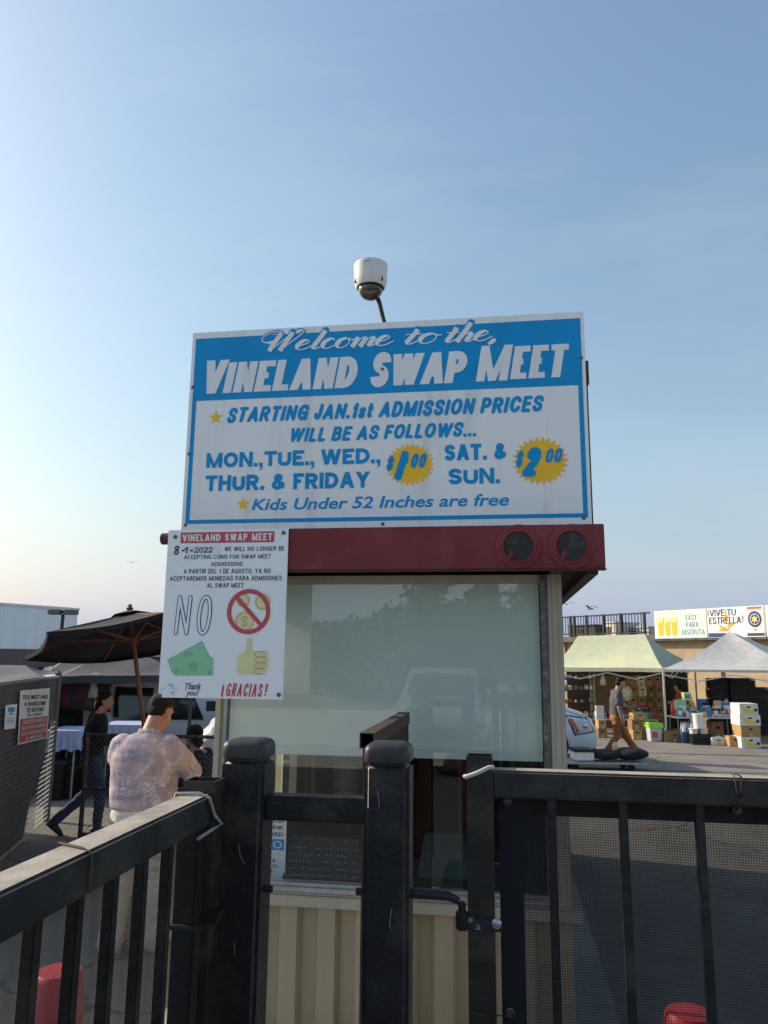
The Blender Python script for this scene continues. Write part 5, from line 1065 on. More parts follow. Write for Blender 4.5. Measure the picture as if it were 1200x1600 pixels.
vr = vehicle('parked_van', 'white van with an amber and clear headlamp parked behind the booth', 'van', loc, fwd_, VANR, 1.9, 1.05, CARW, (1.45, -1.5), .34,
   [('bumper', [(.90, 1.85, .27), (.78, 2.4, .27), (.66, 2.47, .24), (.66, 2.44, .10), (.88, 1.85, .10)], (BUMP, (.02, .015, 0))),
    ('side_window', [(.94, .1, 1.15), (.945, 1.1, 1.18), (.83, .8, 1.78), (.83, .1, 1.82)], (CGLASS, (.012, 0, .002))), ('windscreen', [(-.62, 1.48, 1.3), (.62, 1.48, 1.3), (.58, 1.04, 1.8), (-.58, 1.04, 1.8)], (CGLASS, (0, .02, .015)))])
for nm, quad, off, m_ in (('lamp_surround', ((1.745, .955), (2.29, .88), (2.39, .60), (1.92, .535)), .009, BLACK), ('headlamp', ((1.78, .93), (2.26, .86), (2.36, .62), (1.95, .56)), .016, LAMPC), ('marker_lamp', ((1.80, .90), (1.90, .89), (2.06, .60), (1.97, .58)), .022, AMBER), ('lamp_reflector', ((2.06, .84), (2.20, .82), (2.24, .67), (2.10, .66)), .024, CHROME)): obj(nm, vpatch(VANR, 1.05, quad, off), m_, vr, local=True, smooth='all')
for quad in (((1.5, 1.115), (2.30, .885), (2.30, .875), (1.5, 1.105)), ((1.74, .55), (1.75, .55), (1.75, .30), (1.74, .30))): obj('panel_gap', vpatch(VANR, 1.05, quad, .004), BLACK, vr, local=True)
# white minivan at the stalls on the left
p = dist(205, 1120, 13.9); p.z = 0
az = R(-80)+YAW
q1 = [(.955, -.75, 1.13), (.955, .0, 1.13), (.85, .0, 1.76), (.85, -.75, 1.78)]; q2 = [(.955, .12, 1.13), (.95, 1.05, 1.13), (.845, .78, 1.70), (.85, .12, 1.76)]
def seam(y): return [(.958, y, .45), (.958, y+.012, .45), (.958, y+.012, 1.12), (.958, y, 1.12)]
mv = vehicle('minivan', 'white minivan with dark windows behind the umbrella pole', 'van', p+VF*.8 if False else p+Vector((.1, .8, 0)), az, VAN, 1.9, 1.05, CARW, (1.55, -1.5), .34,
   [('side_window', q1, (CGLASS, (.01, 0, .002))), ('side_window', q2, (CGLASS, (.01, 0, .002))), ('door_seam', seam(.05), (BLACK, (.004, 0, 0))), ('door_seam', seam(-.85), (BLACK, (.004, 0, 0))), ('door_handle', [(.96, -.72, .98), (.96, -.62, .98), (.96, -.62, 1.05), (.96, -.72, 1.05)], (BLACK, (.02, 0, 0))),
    ('windscreen', [(-.62, 1.48, 1.3), (.62, 1.48, 1.3), (.58, 1.04, 1.8), (-.58, 1.04, 1.8)], (CGLASS, (0, .02, .015))), ('tail_lamp', [(.88, -2.24, .95), (.86, -2.28, .95), (.80, -2.26, 1.4), (.83, -2.2, 1.4)], (pm('tail_red', (.4, .02, .02), .3), (.02, -.02, 0)))])
mv.scale = (.86, .86, .86)
# white pickup nose facing the viewer
PICK = [(-2.6, .55, 1.2, .92, .88), (-.9, .5, 1.2, .95, .9), (-.88, .5, 1.85, .95, .72), (.3, .5, 1.88, .95, .72), (.6, .5, 1.78, .95, .72), (1.15, .5, 1.30, .95, .80), (1.4, .5, 1.26, .95, .82), (2.3, .5, 1.2, .93, .80), (2.5, .55, 1.12, .88, .74), (2.56, .6, 1.0, .82, .70)]
p = dist(372, 1130, 11.4); p.z = 0
def pickup(label, loc, rz, paint=None):
    return vehicle('pickup_truck', label, 'truck', loc, rz, PICK, 1.9, 1.05, paint or CARW, (1.6, -1.5), .38,
      [('grille', [(-.5, 2.56, .66), (.5, 2.56, .66), (.52, 2.53, 1.0), (-.52, 2.53, 1.0)], (BLACK, (0, .02, 0))), ('headlamp', [(.56, 2.56, .78), (.80, 2.5, .78), (.78, 2.5, .98), (.56, 2.54, .98)], (LAMPC, (0, .02, 0))), ('headlamp', mirrorq([(.56, 2.56, .78), (.80, 2.5, .78), (.78, 2.5, .98), (.56, 2.54, .98)]), (LAMPC, (0, .02, 0))),
       ('bumper', [(-.9, 2.6, .45), (.9, 2.6, .45), (.9, 2.6, .62), (-.9, 2.6, .62)], (BUMP, (0, .06, 0))), ('windscreen', [(-.66, 1.12, 1.36), (.66, 1.12, 1.36), (.58, .66, 1.76), (-.58, .66, 1.76)], (CGLASS, (0, .016, .016))),
       ('side_window', [(.95, -.7, 1.18), (.95, .95, 1.18), (.80, .5, 1.7), (.78, -.7, 1.75)], (CGLASS, (.012, 0, .003))), ('side_window', mirrorq([(.95, -.7, 1.18), (.95, .95, 1.18), (.80, .5, 1.7), (.78, -.7, 1.75)]), (CGLASS, (-.012, 0, .003))),
       ('side_mirror', [(.98, .85, 1.2), (1.16, .85, 1.2), (1.16, .85, 1.36), (.98, .85, 1.36)], (BLACK, (0, .08, 0))), ('side_mirror', mirrorq([(.98, .85, 1.2), (1.16, .85, 1.2), (1.16, .85, 1.36), (.98, .85, 1.36)]), (BLACK, (0, .08, 0)))])
pickup('white pickup truck with dark grille half hidden behind the booth corner', p+Vector((0, 2.4, 0)), R(180)+YAW)

# ------------------------------------------------------------------ canopies
LEGW = pm('canopy_leg_white', (.62, .62, .58), .45, .1); LEGD = pm('canopy_leg_dark', (.08, .08, .08), .5, .3)
def canopy(name, label, FL, FR, BR, BL, ridge, mat_, leg, truss=True, sag=.10, valance=.12, side=None, walls=(), group=None):
    c = (FL+FR+BR+BL)/4; t = thing(name, label, 'canopy', (c.x, c.y, 0), 0, group); top = MB(); L_, R_ = ridge
    def patch(a, b, c_, d, n=10, sd=0):
        vs = []
        for j in range(n+1):
            for i in range(n+1):
                u, v = i/n, j/n; q_ = a.lerp(b, u).lerp(d.lerp(c_, u), v); s_ = sag*math.sin(math.pi*v)*(.6+.4*math.sin(math.pi*u)); q_ = q_-UP*s_; q_ = q_+UP*.03*noise.noise(q_*1.6+Vector((sd, 0, 0))); vs.append(q_)
        return vs, [(j*(n+1)+i, j*(n+1)+i+1, (j+1)*(n+1)+i+1, (j+1)*(n+1)+i) for j in range(n) for i in range(n)]
    obj('canopy_top', MB().add(*patch(FL, FR, R_, L_)), mat_, t, fix=False, smooth='all'); obj('canopy_top', MB().add(*patch(BR, BL, L_, R_)), mat_, t, fix=False, smooth='all')
    obj('canopy_side', MB().add(*patch(FR, BR, R_, R_)), side or mat_, t, fix=False, smooth='all'); obj('canopy_side', MB().add(*patch(BL, FL, L_, L_)), side or mat_, t, fix=False, smooth='all')
    for a, b in ((FL, FR), (FR, BR), (BR, BL), (BL, FL)):
        v = MB(); n = 16; vs = []
        for i in range(n+1): q_ = a.lerp(b, i/n); vs += [q_-UP*(valance+.02*noise.noise(q_*3)), q_+UP*.004]
        v.add(vs, [(2*i, 2*i+2, 2*i+3, 2*i+1) for i in range(n)]); obj('valance', v, mat_, t, fix=False)
    for q_ in (FL, FR, BR, BL): obj('leg', MB().box((q_.x-.022, q_.y-.022, 0), (q_.x+.022, q_.y+.022, q_.z)), leg, t)
    if truss:
        for a, b in ((FL, FR), (FR, BR), (BL, FL)):
            for k in range(4):
                p0, p1 = a.lerp(b, k/4), a.lerp(b, (k+1)/4); hi, lo = UP*-.13, UP*-.30
                for s0, s1 in (((hi, lo), (lo, hi)) if k % 2 == 0 else ((lo, hi), (hi, lo)))[:1]: obj('truss_bar', MB().bar(p0+s0, p1+s1, .016, .026), leg, t)
    for a, b, z0, m_ in walls:
        mb = MB(); n = 14; vs = []
        for i in range(n+1): q_ = a.lerp(b, i/n); o_ = .06*noise.noise(q_*2); vs += [Vector((q_.x, q_.y+o_, z0)), Vector((q_.x, q_.y, q_.z))]
        mb.add(vs, [(2*i, 2*i+2, 2*i+3, 2*i+1) for i in range(n)]); obj('dark_backing', mb, m_, t, fix=False)
    return t
TARPD = pm('tarp_dark', (.045, .047, .052), .7, var=.25, scale=3); TARPG = pm('tarp_grey', (.10, .10, .11), .7, var=.2, scale=3); BLACKFILL = pm('black_fill', (.010, .010, .012), .8, var=.2)
D = 13.0; a, b = dist(88, 1057, D), dist(300, 1055, D)
canopy('market_canopy', 'dark tarpaulin canopy over the stall behind the umbrella', a, b, dist(290, 1044, D+3.4), dist(110, 1045, D+3.4), (dist(150, 1026, D+1.6), dist(235, 1027, D+1.6)), TARPD, LEGD, False, .06, walls=((dist(110, 1048, D+3.3), dist(170, 1047, D+3.3), 0, BLACKFILL),))  # black back sheet added so the stall interior looks dark
D = 12.3; a, b = dist(-190, 1068, D), dist(84, 1066, D)
canopy('market_canopy', 'grey tarpaulin canopy showing above the screened fence', a, b, dist(92, 1048, D+3.2), dist(-130, 1050, D+3.2), (dist(-60, 1038, D+1.5), dist(40, 1039, D+1.5)), TARPG, LEGD, False, .06, walls=((dist(-130, 1050, D+3.2), dist(92, 1048, D+3.1), 0, BLACKFILL), (dist(-190, 1068, D), dist(-130, 1050, D+3.2), 0, BLACKFILL)))  # black sheets added as stall darkness; the unseen left one blocks sun
D = 17; canopy('market_canopy', 'far dark canopy with shadowed goods behind the cowboy hat', dist(60, 1056, D), dist(172, 1055, D), dist(176, 1042, D+3), dist(70, 1042, D+3), (dist(95, 1036, D+1.4), dist(150, 1036, D+1.4)), TARPD, LEGD, False, .05, walls=((dist(60, 1042, D+2.9), dist(190, 1042, D+2.9), 0, BLACKFILL), (dist(60, 1056, D+1), dist(70, 1042, D+3), 0, BLACKFILL)))  # black sheets stand in for the darkness under this canopy
# hanging garments and bags at the dark stalls
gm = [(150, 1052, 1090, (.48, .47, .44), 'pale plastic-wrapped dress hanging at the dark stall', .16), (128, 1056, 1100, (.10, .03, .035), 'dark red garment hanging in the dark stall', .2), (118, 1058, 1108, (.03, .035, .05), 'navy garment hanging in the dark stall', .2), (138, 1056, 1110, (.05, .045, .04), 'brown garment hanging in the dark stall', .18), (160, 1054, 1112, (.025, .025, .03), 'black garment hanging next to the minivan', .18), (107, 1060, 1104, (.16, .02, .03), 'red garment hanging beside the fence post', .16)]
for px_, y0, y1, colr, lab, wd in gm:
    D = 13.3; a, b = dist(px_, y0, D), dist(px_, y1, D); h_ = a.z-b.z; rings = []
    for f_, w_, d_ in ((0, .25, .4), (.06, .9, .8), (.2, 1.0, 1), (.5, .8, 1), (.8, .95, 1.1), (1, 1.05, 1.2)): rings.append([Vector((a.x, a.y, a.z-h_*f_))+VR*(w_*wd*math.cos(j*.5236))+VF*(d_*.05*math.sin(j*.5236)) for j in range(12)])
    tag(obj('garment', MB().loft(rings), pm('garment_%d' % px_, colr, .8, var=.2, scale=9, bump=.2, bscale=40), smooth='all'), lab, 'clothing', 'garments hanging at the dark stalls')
# tables with pale cloths
def table(label, clabel, FLp, FRp, dep, z, clothm, drop=.3):
    a, b = Vector(FLp), Vector(FRp); a.z = b.z = z; u = (b-a).normalized(); n_ = Vector((-u.y, u.x, 0)); t = thing('folding_table', label, 'table', (a.x, a.y, 0))
    obj('table_top', MB().prism([a, b, b+n_*dep, a+n_*dep], UP*-.03), pm('table_plastic', (.6, .6, .58), .5), t)
    for q_ in (a+u*.08+n_*.08, b-u*.08+n_*.08, a+u*.08+n_*(dep-.08), b-u*.08+n_*(dep-.08)): obj('leg', MB().cyl((q_.x, q_.y, 0), (q_.x, q_.y, z-.03), .014, n=8), STEEL, t)
    if clothm:
        n = 20; top = [a-u*.02-n_*.02, b+u*.02-n_*.02, b+u*.02+n_*(dep+.02), a-u*.02+n_*(dep+.02)]; mb = MB(); per = []
        for k in range(4):
            for i in range(n): per.append(top[k].lerp(top[(k+1) % 4], i/n)+UP*.006)
        m = len(per); low = [q_+(q_-(a+b)/2-n_*dep/2).normalized()*(.03+.03*math.sin(i*1.7))-UP*(drop+.02*math.sin(i*.9)+.006) for i, q_ in enumerate(per)]
        mb.add(per+low, [(i, (i+1) % m, m+(i+1) % m, m+i) for i in range(m)]+[tuple(range(m))]); tag(obj('tablecloth', mb, clothm, fix=False), clabel, 'tablecloth')
    return t
CLOTHB = pm('cloth_pale_blue', (.42, .47, .68), .8, var=.05, bump=.2, bscale=30)
table('folding table behind the chain link gate post', 'pale blue cloth over the table next to the fence post', dist(72, 1143, 11.6), dist(124, 1141, 11.6), .7, dist(100, 1142, 11.6).z, CLOTHB, .27)
table('folding table in front of the white minivan', 'pale blue cloth over the table in front of the minivan', dist(158, 1138, 11.9), dist(222, 1136, 11.9), .7, dist(190, 1133, 11.9).z, CLOTHB, .3)

# ------------------------------------------------------------------ market umbrella
CANV = pm('umbrella_canvas', (.012, .012, .016), .8, var=.2, scale=6, bump=.15, bscale=60); WOOD = pm('umbrella_wood', (.19, .085, .036), .55, var=.25, scale=12, streak=True)
c0 = dist(206, 997, 9.6); Pb = dist(223, 1118, 9.55); NX = (UP-VR*.20+VF*.125).normalized(); Pt = c0+NX*.33
axis = (Pt-Pb).normalized(); Pg = Pb-axis*(Pb.z/axis.z)
um = thing('market_umbrella', 'dark market umbrella with a wooden pole tilted over the stall', 'umbrella', tuple(Pg))
obj('pole', MB().tube([Pg, Pt+axis*.04], .026, 14), WOOD, um, smooth=True)
obj('base', MB().lathe([(.26, 0), (.26, .05), (.1, .08), (.04, .09), (.04, .3)], Pg, 24), BLACK, um, smooth=True)
a1 = (VR-NX*VR.dot(NX)).normalized(); a2 = NX.cross(a1).normalized(); rim = []; Rr_ = 1.29; nside = 6
for j in range(nside):
    an = 2*math.pi*j/nside+R(4); rim.append(c0+a1*math.cos(an)*Rr_+a2*math.sin(an)*Rr_)
axis = NX
mb = MB(); nr, ns = 7, 6; vs = []
for i in range(nr+1):
    f_ = .08+.92*i/nr
    for j in range(nside):
        for k in range(ns):
            e = rim[j].lerp(rim[(j+1) % nside], k/ns); e = e.lerp(c0, .05*math.sin(math.pi*k/ns)*f_); q_ = Pt.lerp(e, f_); q_ -= axis*(.03*math.sin(math.pi*f_)+.035*math.sin(math.pi*k/ns)*f_); vs.append(q_)
m = nside*ns; mb.add(vs, [(i*m+j, i*m+(j+1) % m, (i+1)*m+(j+1) % m, (i+1)*m+j) for i in range(nr) for j in range(m)])
cnp = obj('canopy', mb, CANV, um, fix=False, smooth='all')
mb = MB(); vs = vs[-m:]; mb.add(vs+[q_-axis*.05-(q_-c0).normalized()*.008 for q_ in vs], [(j, (j+1) % m, m+(j+1) % m, m+j) for j in range(m)]); obj('hem', mb, CANV, cnp, fix=False)
mb = MB(); ring = [Pt.lerp(rim[j], .2)+axis*.02 for j in range(nside)]; mb.add([Pt+axis*.03]+ring, [(0, 1+j, 1+(j+1) % nside) for j in range(nside)]); obj('vent_cap', mb, CANV, cnp, fix=False)
pax = (Pt-Pb).normalized(); hub = Pt-pax*.36
for j in range(nside):
    obj('rib', MB().bar(Pt-axis*.03, rim[j]-axis*.02, .02, .03, axis), WOOD, um); e = Pt.lerp(rim[j], .55)-axis*.06; obj('strut', MB().bar(hub, e, .02, .028, axis), WOOD, um)
obj('hub', MB().cyl(hub-pax*.05, hub+pax*.05, .05, n=14), WOOD, um, smooth=True); obj('finial', MB().lathe([(.03, .02), (.045, .05), (.02, .07), (.03, .085), (0, .105)], Pt, 14), WOOD, um, smooth=True)

# ------------------------------------------------------------------ far buildings on the left, lamp post
P0, P1 = dist(0, 943, 60), dist(122, 952, 66.4); zt = .5*(P0.z+P1.z); P0.z = P1.z = 0; u = (P1-P0).normalized(); n_ = Vector((-u.y, u.x, 0)); n_ = n_ if n_.dot(VF) > 0 else -n_
wh = thing('warehouse', 'large white metal clad warehouse far behind the screened fence', 'building', tuple(P0))
PANELW = pm('warehouse_cladding', (.80, .82, .84), .5, .0, var=.06, scale=1.2, streak=True)
A, B_ = P0-u*30, P1
obj('wall', MB().prism([A, B_, B_+n_*22, A+n_*22], UP*zt), PANELW, wh)
obj('base_band', MB().prism([A-n_*.12, B_-n_*.12+u*.1, B_+n_*.2+u*.1, A+n_*.2], UP*(dist(30, 1014, 62).z)), pm('band_brown', (.16, .11, .105), .8, var=.15), wh)
obj('roof_trim', MB().prism([A-n_*.1+UP*(zt-.12), B_-n_*.1+UP*(zt-.12)+u*.1, B_+n_*.1+UP*(zt-.12)+u*.1, A+n_*.1+UP*(zt-.12)], UP*.2), pm('trim_white', (.7, .7, .7), .5), wh)
for k in range(34):
    q_ = A+u*(1.05*k); obj('panel_seam', MB().bar(q_-n_*.008+UP*2.4, q_-n_*.008+UP*(zt-.12), .05, .02, n_), PANELW, wh)
lp = dist(99, 956, 32); lx = thing('light_pole', 'twin head parking lot light pole above the dark umbrella', 'lamp', (lp.x, lp.y, 0))
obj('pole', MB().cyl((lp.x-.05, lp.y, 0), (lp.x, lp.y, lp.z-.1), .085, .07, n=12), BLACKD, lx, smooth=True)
for s_ in (-1, 1): obj('lamp_head', MB().cbox(lp+VR*s_*.33-UP*.02, (.5, .4, .2), Matrix((VR, VF, UP)).transposed()), pm('lamp_head_grey', (.12, .12, .11), .6), lx, bevel=.03)
obj('lamp_bracket', MB().cbox(lp, (.25, .12, .1), Matrix((VR, VF, UP)).transposed()), BLACK, lx)
def fbuild(label, x0, x1, yt, D, colr, dep=12):
    a, b = dist(x0, yt, D), dist(x1, yt, D); t = thing('far_building', label, 'building', (a.x, a.y, 0)); z_ = a.z; a.z = b.z = 0
    m_ = pm('far_wall_%d' % x0, colr, .8, var=.08); obj('wall', MB().prism([a, b, b+VF*dep, a+VF*dep], UP*(z_-.25)), m_, t); obj('parapet', MB().prism([a-VF*.1+UP*(z_-.25), b-VF*.1+UP*(z_-.25), b+VF*dep+UP*(z_-.25), a+VF*dep+UP*(z_-.25)], UP*.25), pm('far_trim_%d' % x0, tuple(c_*.7 for c_ in colr), .8), t)
    for k in range(4): q_ = a+(b-a)*(.12+.22*k); obj('window', MB().box((q_.x, q_.y-.06, .9), (q_.x+1.2, q_.y+.05, min(z_-.8, 1.9))), CGLASS, t)
fbuild('low cream building far behind the market umbrella', 128, 262, 1008, 70, (.62, .58, .48)); fbuild('low grey building far beyond the booth at left', 262, 420, 1012, 82, (.36, .37, .38))
fbuild('long low tan building far behind the warehouse', -240, -5, 1016, 90, (.34, .29, .24))

# black boxes added as the shadow under the two left tables
for lab, px_, D_, w_, h_ in (('black box added as shadow under the table next to the fence post', 92, 11.9, .42, .5), ('second black box added as shadow under the table next to the fence post', 112, 12.0, .36, .42), ('black box added as shadow under the table in front of the minivan', 175, 12.3, .45, .5), ('second black box added as shadow under the table in front of the minivan', 200, 12.35, .4, .45)):
    c_ = dist(px_, 1150, D_); t = thing('shadow_box', lab, 'shadow filler', (c_.x, c_.y, 0), YAW); obj('shadow_box_body', MB().loft([[Vector((sx*w_*f_, sy*.22*f_, z_)) for sx, sy in ((-.5, -1), (.5, -1), (.5, 1), (-.5, 1))] for f_, z_ in ((.88, 0), (1, h_))]), BLACK, t, local=True, bevel=.012); obj('lid', MB().box((-w_*.53, -.235, h_), (w_*.53, .235, h_+.04)), TARPD, t, local=True, bevel=.01)
# ------------------------------------------------------------------ right: loading deck wall, railing, rooftop units, banners
UW = Vector(ray(-140, 1021)); UW.z = 0; UW.normalize(); NW = Vector((UW.y, -UW.x, 0)); NW = NW if NW.dot(VF) < 0 else -NW
PW_ = dist(1100, 1000, 28.5); PW_.z = 0; zw = onpl(1010, 1001, PW_, NW).z
XW = -UW         # along the wall towards the viewer's right
wl_ = thing('deck_wall', 'tan retaining wall of the upper deck behind the stalls', 'wall', tuple(PW_))
WALLT = pm('wall_tan', (.40, .30, .19), .85, var=.12, scale=1.2, col2=(.30, .225, .15), mixs=.8, bump=.3, bscale=30)
a = PW_+UW*40; b = PW_+XW*14
obj('wall_face', MB().prism([a, b, b-NW*.4, a-NW*.4], UP*(zw-.02)), WALLT, wl_)
obj('coping', MB().prism([a+NW*.35+UP*(zw-.02), b+NW*.35+UP*(zw-.02), b-NW*14+UP*(zw-.02), a-NW*14+UP*(zw-.02)], UP*.22), pm('coping_brown', (.13, .10, .085), .8, var=.2), wl_)
for k in range(14): q_ = a.lerp(b, (k+.5)/14); obj('pilaster', MB().bar(q_+NW*.04, q_+NW*.04+UP*(zw-.03), .35, .12, NW), WALLT, wl_)
zr_ = onpl(960, 961, PW_, NW).z; zf_ = zw+.2
rl = thing('deck_railing', 'black steel railing along the edge of the upper deck', 'railing', tuple(PW_))
RAILM = pm('railing_black', (.02, .02, .022), .5, .3)
s0 = (onpl(866, 990, PW_, NW)-PW_).dot(XW); s1 = (onpl(1022, 990, PW_, NW)-PW_).dot(XW)
E0 = PW_+NW*.2
obj('top_rail', MB().bar(E0+XW*s0+UP*zr_, E0+XW*s1+UP*zr_, .06, .06), RAILM, rl); obj('bottom_rail', MB().bar(E0+XW*s0+UP*(zf_+.12), E0+XW*s1+UP*(zf_+.12), .05, .05), RAILM, rl)
for px_ in (897, 903, 922, 949, 976, 1013):
    s_ = (onpl(px_, 985, PW_, NW)-PW_).dot(XW); obj('rail_post', MB().bar(E0+XW*s_+UP*zf_, E0+XW*s_+UP*(zr_+.04), .09, .09, NW), RAILM, rl)
nb_ = int((s1-s0)/.155); me = None
for k in range(nb_):
    q_ = E0+XW*(s0+.155*k)
    if me is None:
        o = obj('baluster', MB().box((-.014, -.014, 0), (.014, .014, zr_-zf_-.1)), RAILM, rl, local=True); me = o.data
    else: o = obj('baluster', me, RAILM, rl)
    o.location = q_-PW_+UP*(zf_+.1)
def unit(label, x0, x1, y0, colr, dep=1.6, back=3.5):
    P_ = PW_-NW*back; a, b = onpl(x0, y0, P_, NW), onpl(x1, y0, P_, NW); t = thing('rooftop_unit', label, 'air conditioner', (a.x, a.y, zf_)); z_ = a.z; a.z = b.z = zf_; m_ = pm('unit_%d' % x0, colr, .7, var=.15, scale=3)
    obj('casing', MB().prism([a, b, b-NW*dep, a-NW*dep], UP*(z_-zf_)), m_, t, bevel=.03)
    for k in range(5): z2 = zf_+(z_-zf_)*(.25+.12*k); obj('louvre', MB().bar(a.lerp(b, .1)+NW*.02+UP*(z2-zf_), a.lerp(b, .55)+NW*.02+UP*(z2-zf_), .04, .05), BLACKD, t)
    obj('cap', MB().prism([a+NW*.06+UP*(z_-zf_), b+NW*.06+UP*(z_-zf_), b-NW*(dep+.06)+UP*(z_-zf_), a-NW*(dep+.06)+UP*(z_-zf_)], UP*.06), m_, t)
unit('dark brown rooftop unit behind the deck railing', 888, 931, 979, (.045, .04, .038)); unit('cream rooftop unit behind the deck railing', 944, 962, 974, (.6, .56, .46)); unit('low pale rooftop unit by the banners', 968, 1014, 982, (.52, .50, .45), back=4.5)
# banners
z0_, z1_ = onpl(1065, 998, PW_, NW).z, onpl(1063, 954, PW_, NW).z
def banner(label, px0, px1, m_):
    P_ = PW_+NW*.38; a, b = onpl(px0, 975, P_, NW), onpl(px1, 975, P_, NW); a.z = b.z = z0_; t = thing('banner', label, 'banner', tuple(a)); W_ = (b-a).length
    obj('panel', MB().prism([a, b, b+UP*(z1_-z0_), a+UP*(z1_-z0_)], -NW*.05), m_, t, bevel=.006)
    for f_ in (.22, .78): q_ = a.lerp(b, f_)-NW*.06; obj('support_post', MB().bar(q_-UP*(z0_-zw+.0), q_+UP*.8, .08, .08, NW), RAILM, t)
    return t, Plane2(O=a, X=(b-a).normalized(), U=UP, N=NW), W_, z1_-z0_
CREAM = pm('banner_cream', (.80, .77, .66), .6, var=.03, scale=2); BWHITE = pm('banner_white', (.80, .80, .78), .6, var=.03)
def el(cx, cz, rx, rz_, n=28): return [(cx+rx*math.cos(2*math.pi*i/n), cz+rz_*math.sin(2*math.pi*i/n)) for i in range(n)]
t, pl, W_, H_ = banner('cream banner with three beer glasses on the upper deck', 1022.5, 1104, CREAM)
BEER = pm('print_beer', (.85, .50, .02), .6, var=.06); FOAM = pm('print_foam', (.85, .70, .28), .6); NAVY = pm('print_navy', (.015, .05, .16), .6); CYAN = pm('print_cyan', (.10, .36, .52), .6); ORNG = pm('print_orange', (.80, .36, .02), .6); SKYP = pm('print_pale_blue', (.45, .62, .72), .6)
for k in range(3):
    x = W_*(.07+.135*k); w_ = W_*.115; mb = MB(); flatpoly(mb, pl, [(x+w_*.12, H_*.1), (x+w_*.88, H_*.1), (x+w_, H_*.55), (x+w_*.96, H_*.62), (x+w_*.04, H_*.62), (x, H_*.55)], .006); g_ = obj('glass_print', mb, BEER, t, fix=False)
    mb = MB(); flatpoly(mb, pl, [(x, H_*.57), (x+w_, H_*.57), (x+w_, H_*.76), (x, H_*.76)], .012); obj('foam_print', mb, FOAM, g_, fix=False)
mb = MB(); 
for s_, x0, x1, z_ in (('EASY', .62, .83, .62), ('PARA', .62, .85, .38), ('DISFRUTA', .54, .96, .12)): strokes(mb, pl, s_, (W_*x0, W_*x1, H_*z_, H_*(z_+.19)), .15, 0, gap=.12, z=.006)
obj('lettering', mb, CYAN, t, fix=False); mb = MB(); flatpoly(mb, pl, [(0.02, .0), (W_-.02, 0), (W_-.02, H_*.05), (.02, H_*.04)], .006); obj('base_line', mb, SKYP, t, fix=False)
t, pl, W_, H_ = banner('white banner with an orange star and a beer can on the deck', 1105.5, 1195, BWHITE)
mb = MB(); flatpoly(mb, pl, [(.02, .02), (W_*.35, .02), (W_*.33, H_*.15), (.02, H_*.16)], .006); obj('navy_band', mb, NAVY, t, fix=False)
mb = MB(); flatpoly(mb, pl, [(W_*.2, H_*.47), (W_*.4, H_*.25), (W_*.36, H_*.2), (W_*.18, H_*.22), (W_*.25, H_*.3)], .006); flatpoly(mb, pl, [(W_*.37, H_*.28), (W_*.37, H_*.47), (W_*.54, H_*.5)], .006); flatpoly(mb, pl, [(W_*.34, H_*.98), (W_*.385, H_*.55), (W_*.31, H_*.55)], .006); obj('star_print', mb, ORNG, t, fix=False)
mb = MB(); strokes(mb, pl, 'VIVE TU', (W_*.05, W_*.53, H_*.72, H_*.94), .14, .06, gap=.1, space=.2, z=.010); strokes(mb, pl, 'ESTRELLA', (W_*.03, W_*.61, H_*.46, H_*.68), .14, .06, gap=.1, z=.010); obj('lettering', mb, NAVY, t, fix=False)
mb = MB(); strokes(mb, pl, '!', (W_*.625, W_*.66, H_*.48, H_*.70), .16, .06, z=.010); strokes(mb, pl, 'I', (W_*.015, W_*.045, H_*.72, H_*.94), .12, .06, z=.010); obj('lettering', mb, PRINTR, t, fix=False)
x0, x1 = W_*.70, W_*.985; cx = .5*(x0+x1); mb = MB(); flatpoly(mb, pl, [(x0, H_*.06), (x1, H_*.06), (x1, H_*.88), (x1-.1, H_*.96), (x0+.1, H_*.96), (x0, H_*.88)], .006); can = obj('can_print', mb, CREAM, t, fix=False)
for nm, pts, m_, zz in (('can_rim', [(x0+.05, H_*.9), (x1-.05, H_*.9), (x1-.05, H_*.97), (x0+.05, H_*.97)], PRINTR, .010), ('can_base', [(x0, H_*.04), (x1, H_*.04), (x1, H_*.13), (x0, H_*.13)], NAVY, .010), ('emblem', el(cx, H_*.57, W_*.115, H_*.26), NAVY, .010), ('emblem_centre', el(cx, H_*.57, W_*.082, H_*.18), CREAM, .014), ('emblem_disc', el(cx, H_*.57, W_*.072, H_*.16), NAVY, .018), ('red_mark', el(cx, H_*.235, W_*.018, H_*.035), PRINTR, .010)):
    mb = MB(); flatpoly(mb, pl, pts, zz); obj(nm, mb, m_, can, fix=False)
mb = MB(); fanpoly(mb, pl, (cx, H_*.57), star((cx, H_*.57), W_*.07, 6, .42, 90, H_*.155), .024); obj('emblem_star', mb, pm('print_gold', (.78, .58, .2), .6), can, fix=False)
t, pl, W_, H_ = banner('cream banner cut off by the right edge of the picture', 1197, 1290, CREAM)
mb = MB(); flatpoly(mb, pl, [(W_*.05, H_*.05), (W_*.95, H_*.05), (W_*.95, H_*.14), (W_*.05, H_*.14)], .006); obj('base_line', mb, SKYP, t, fix=False)

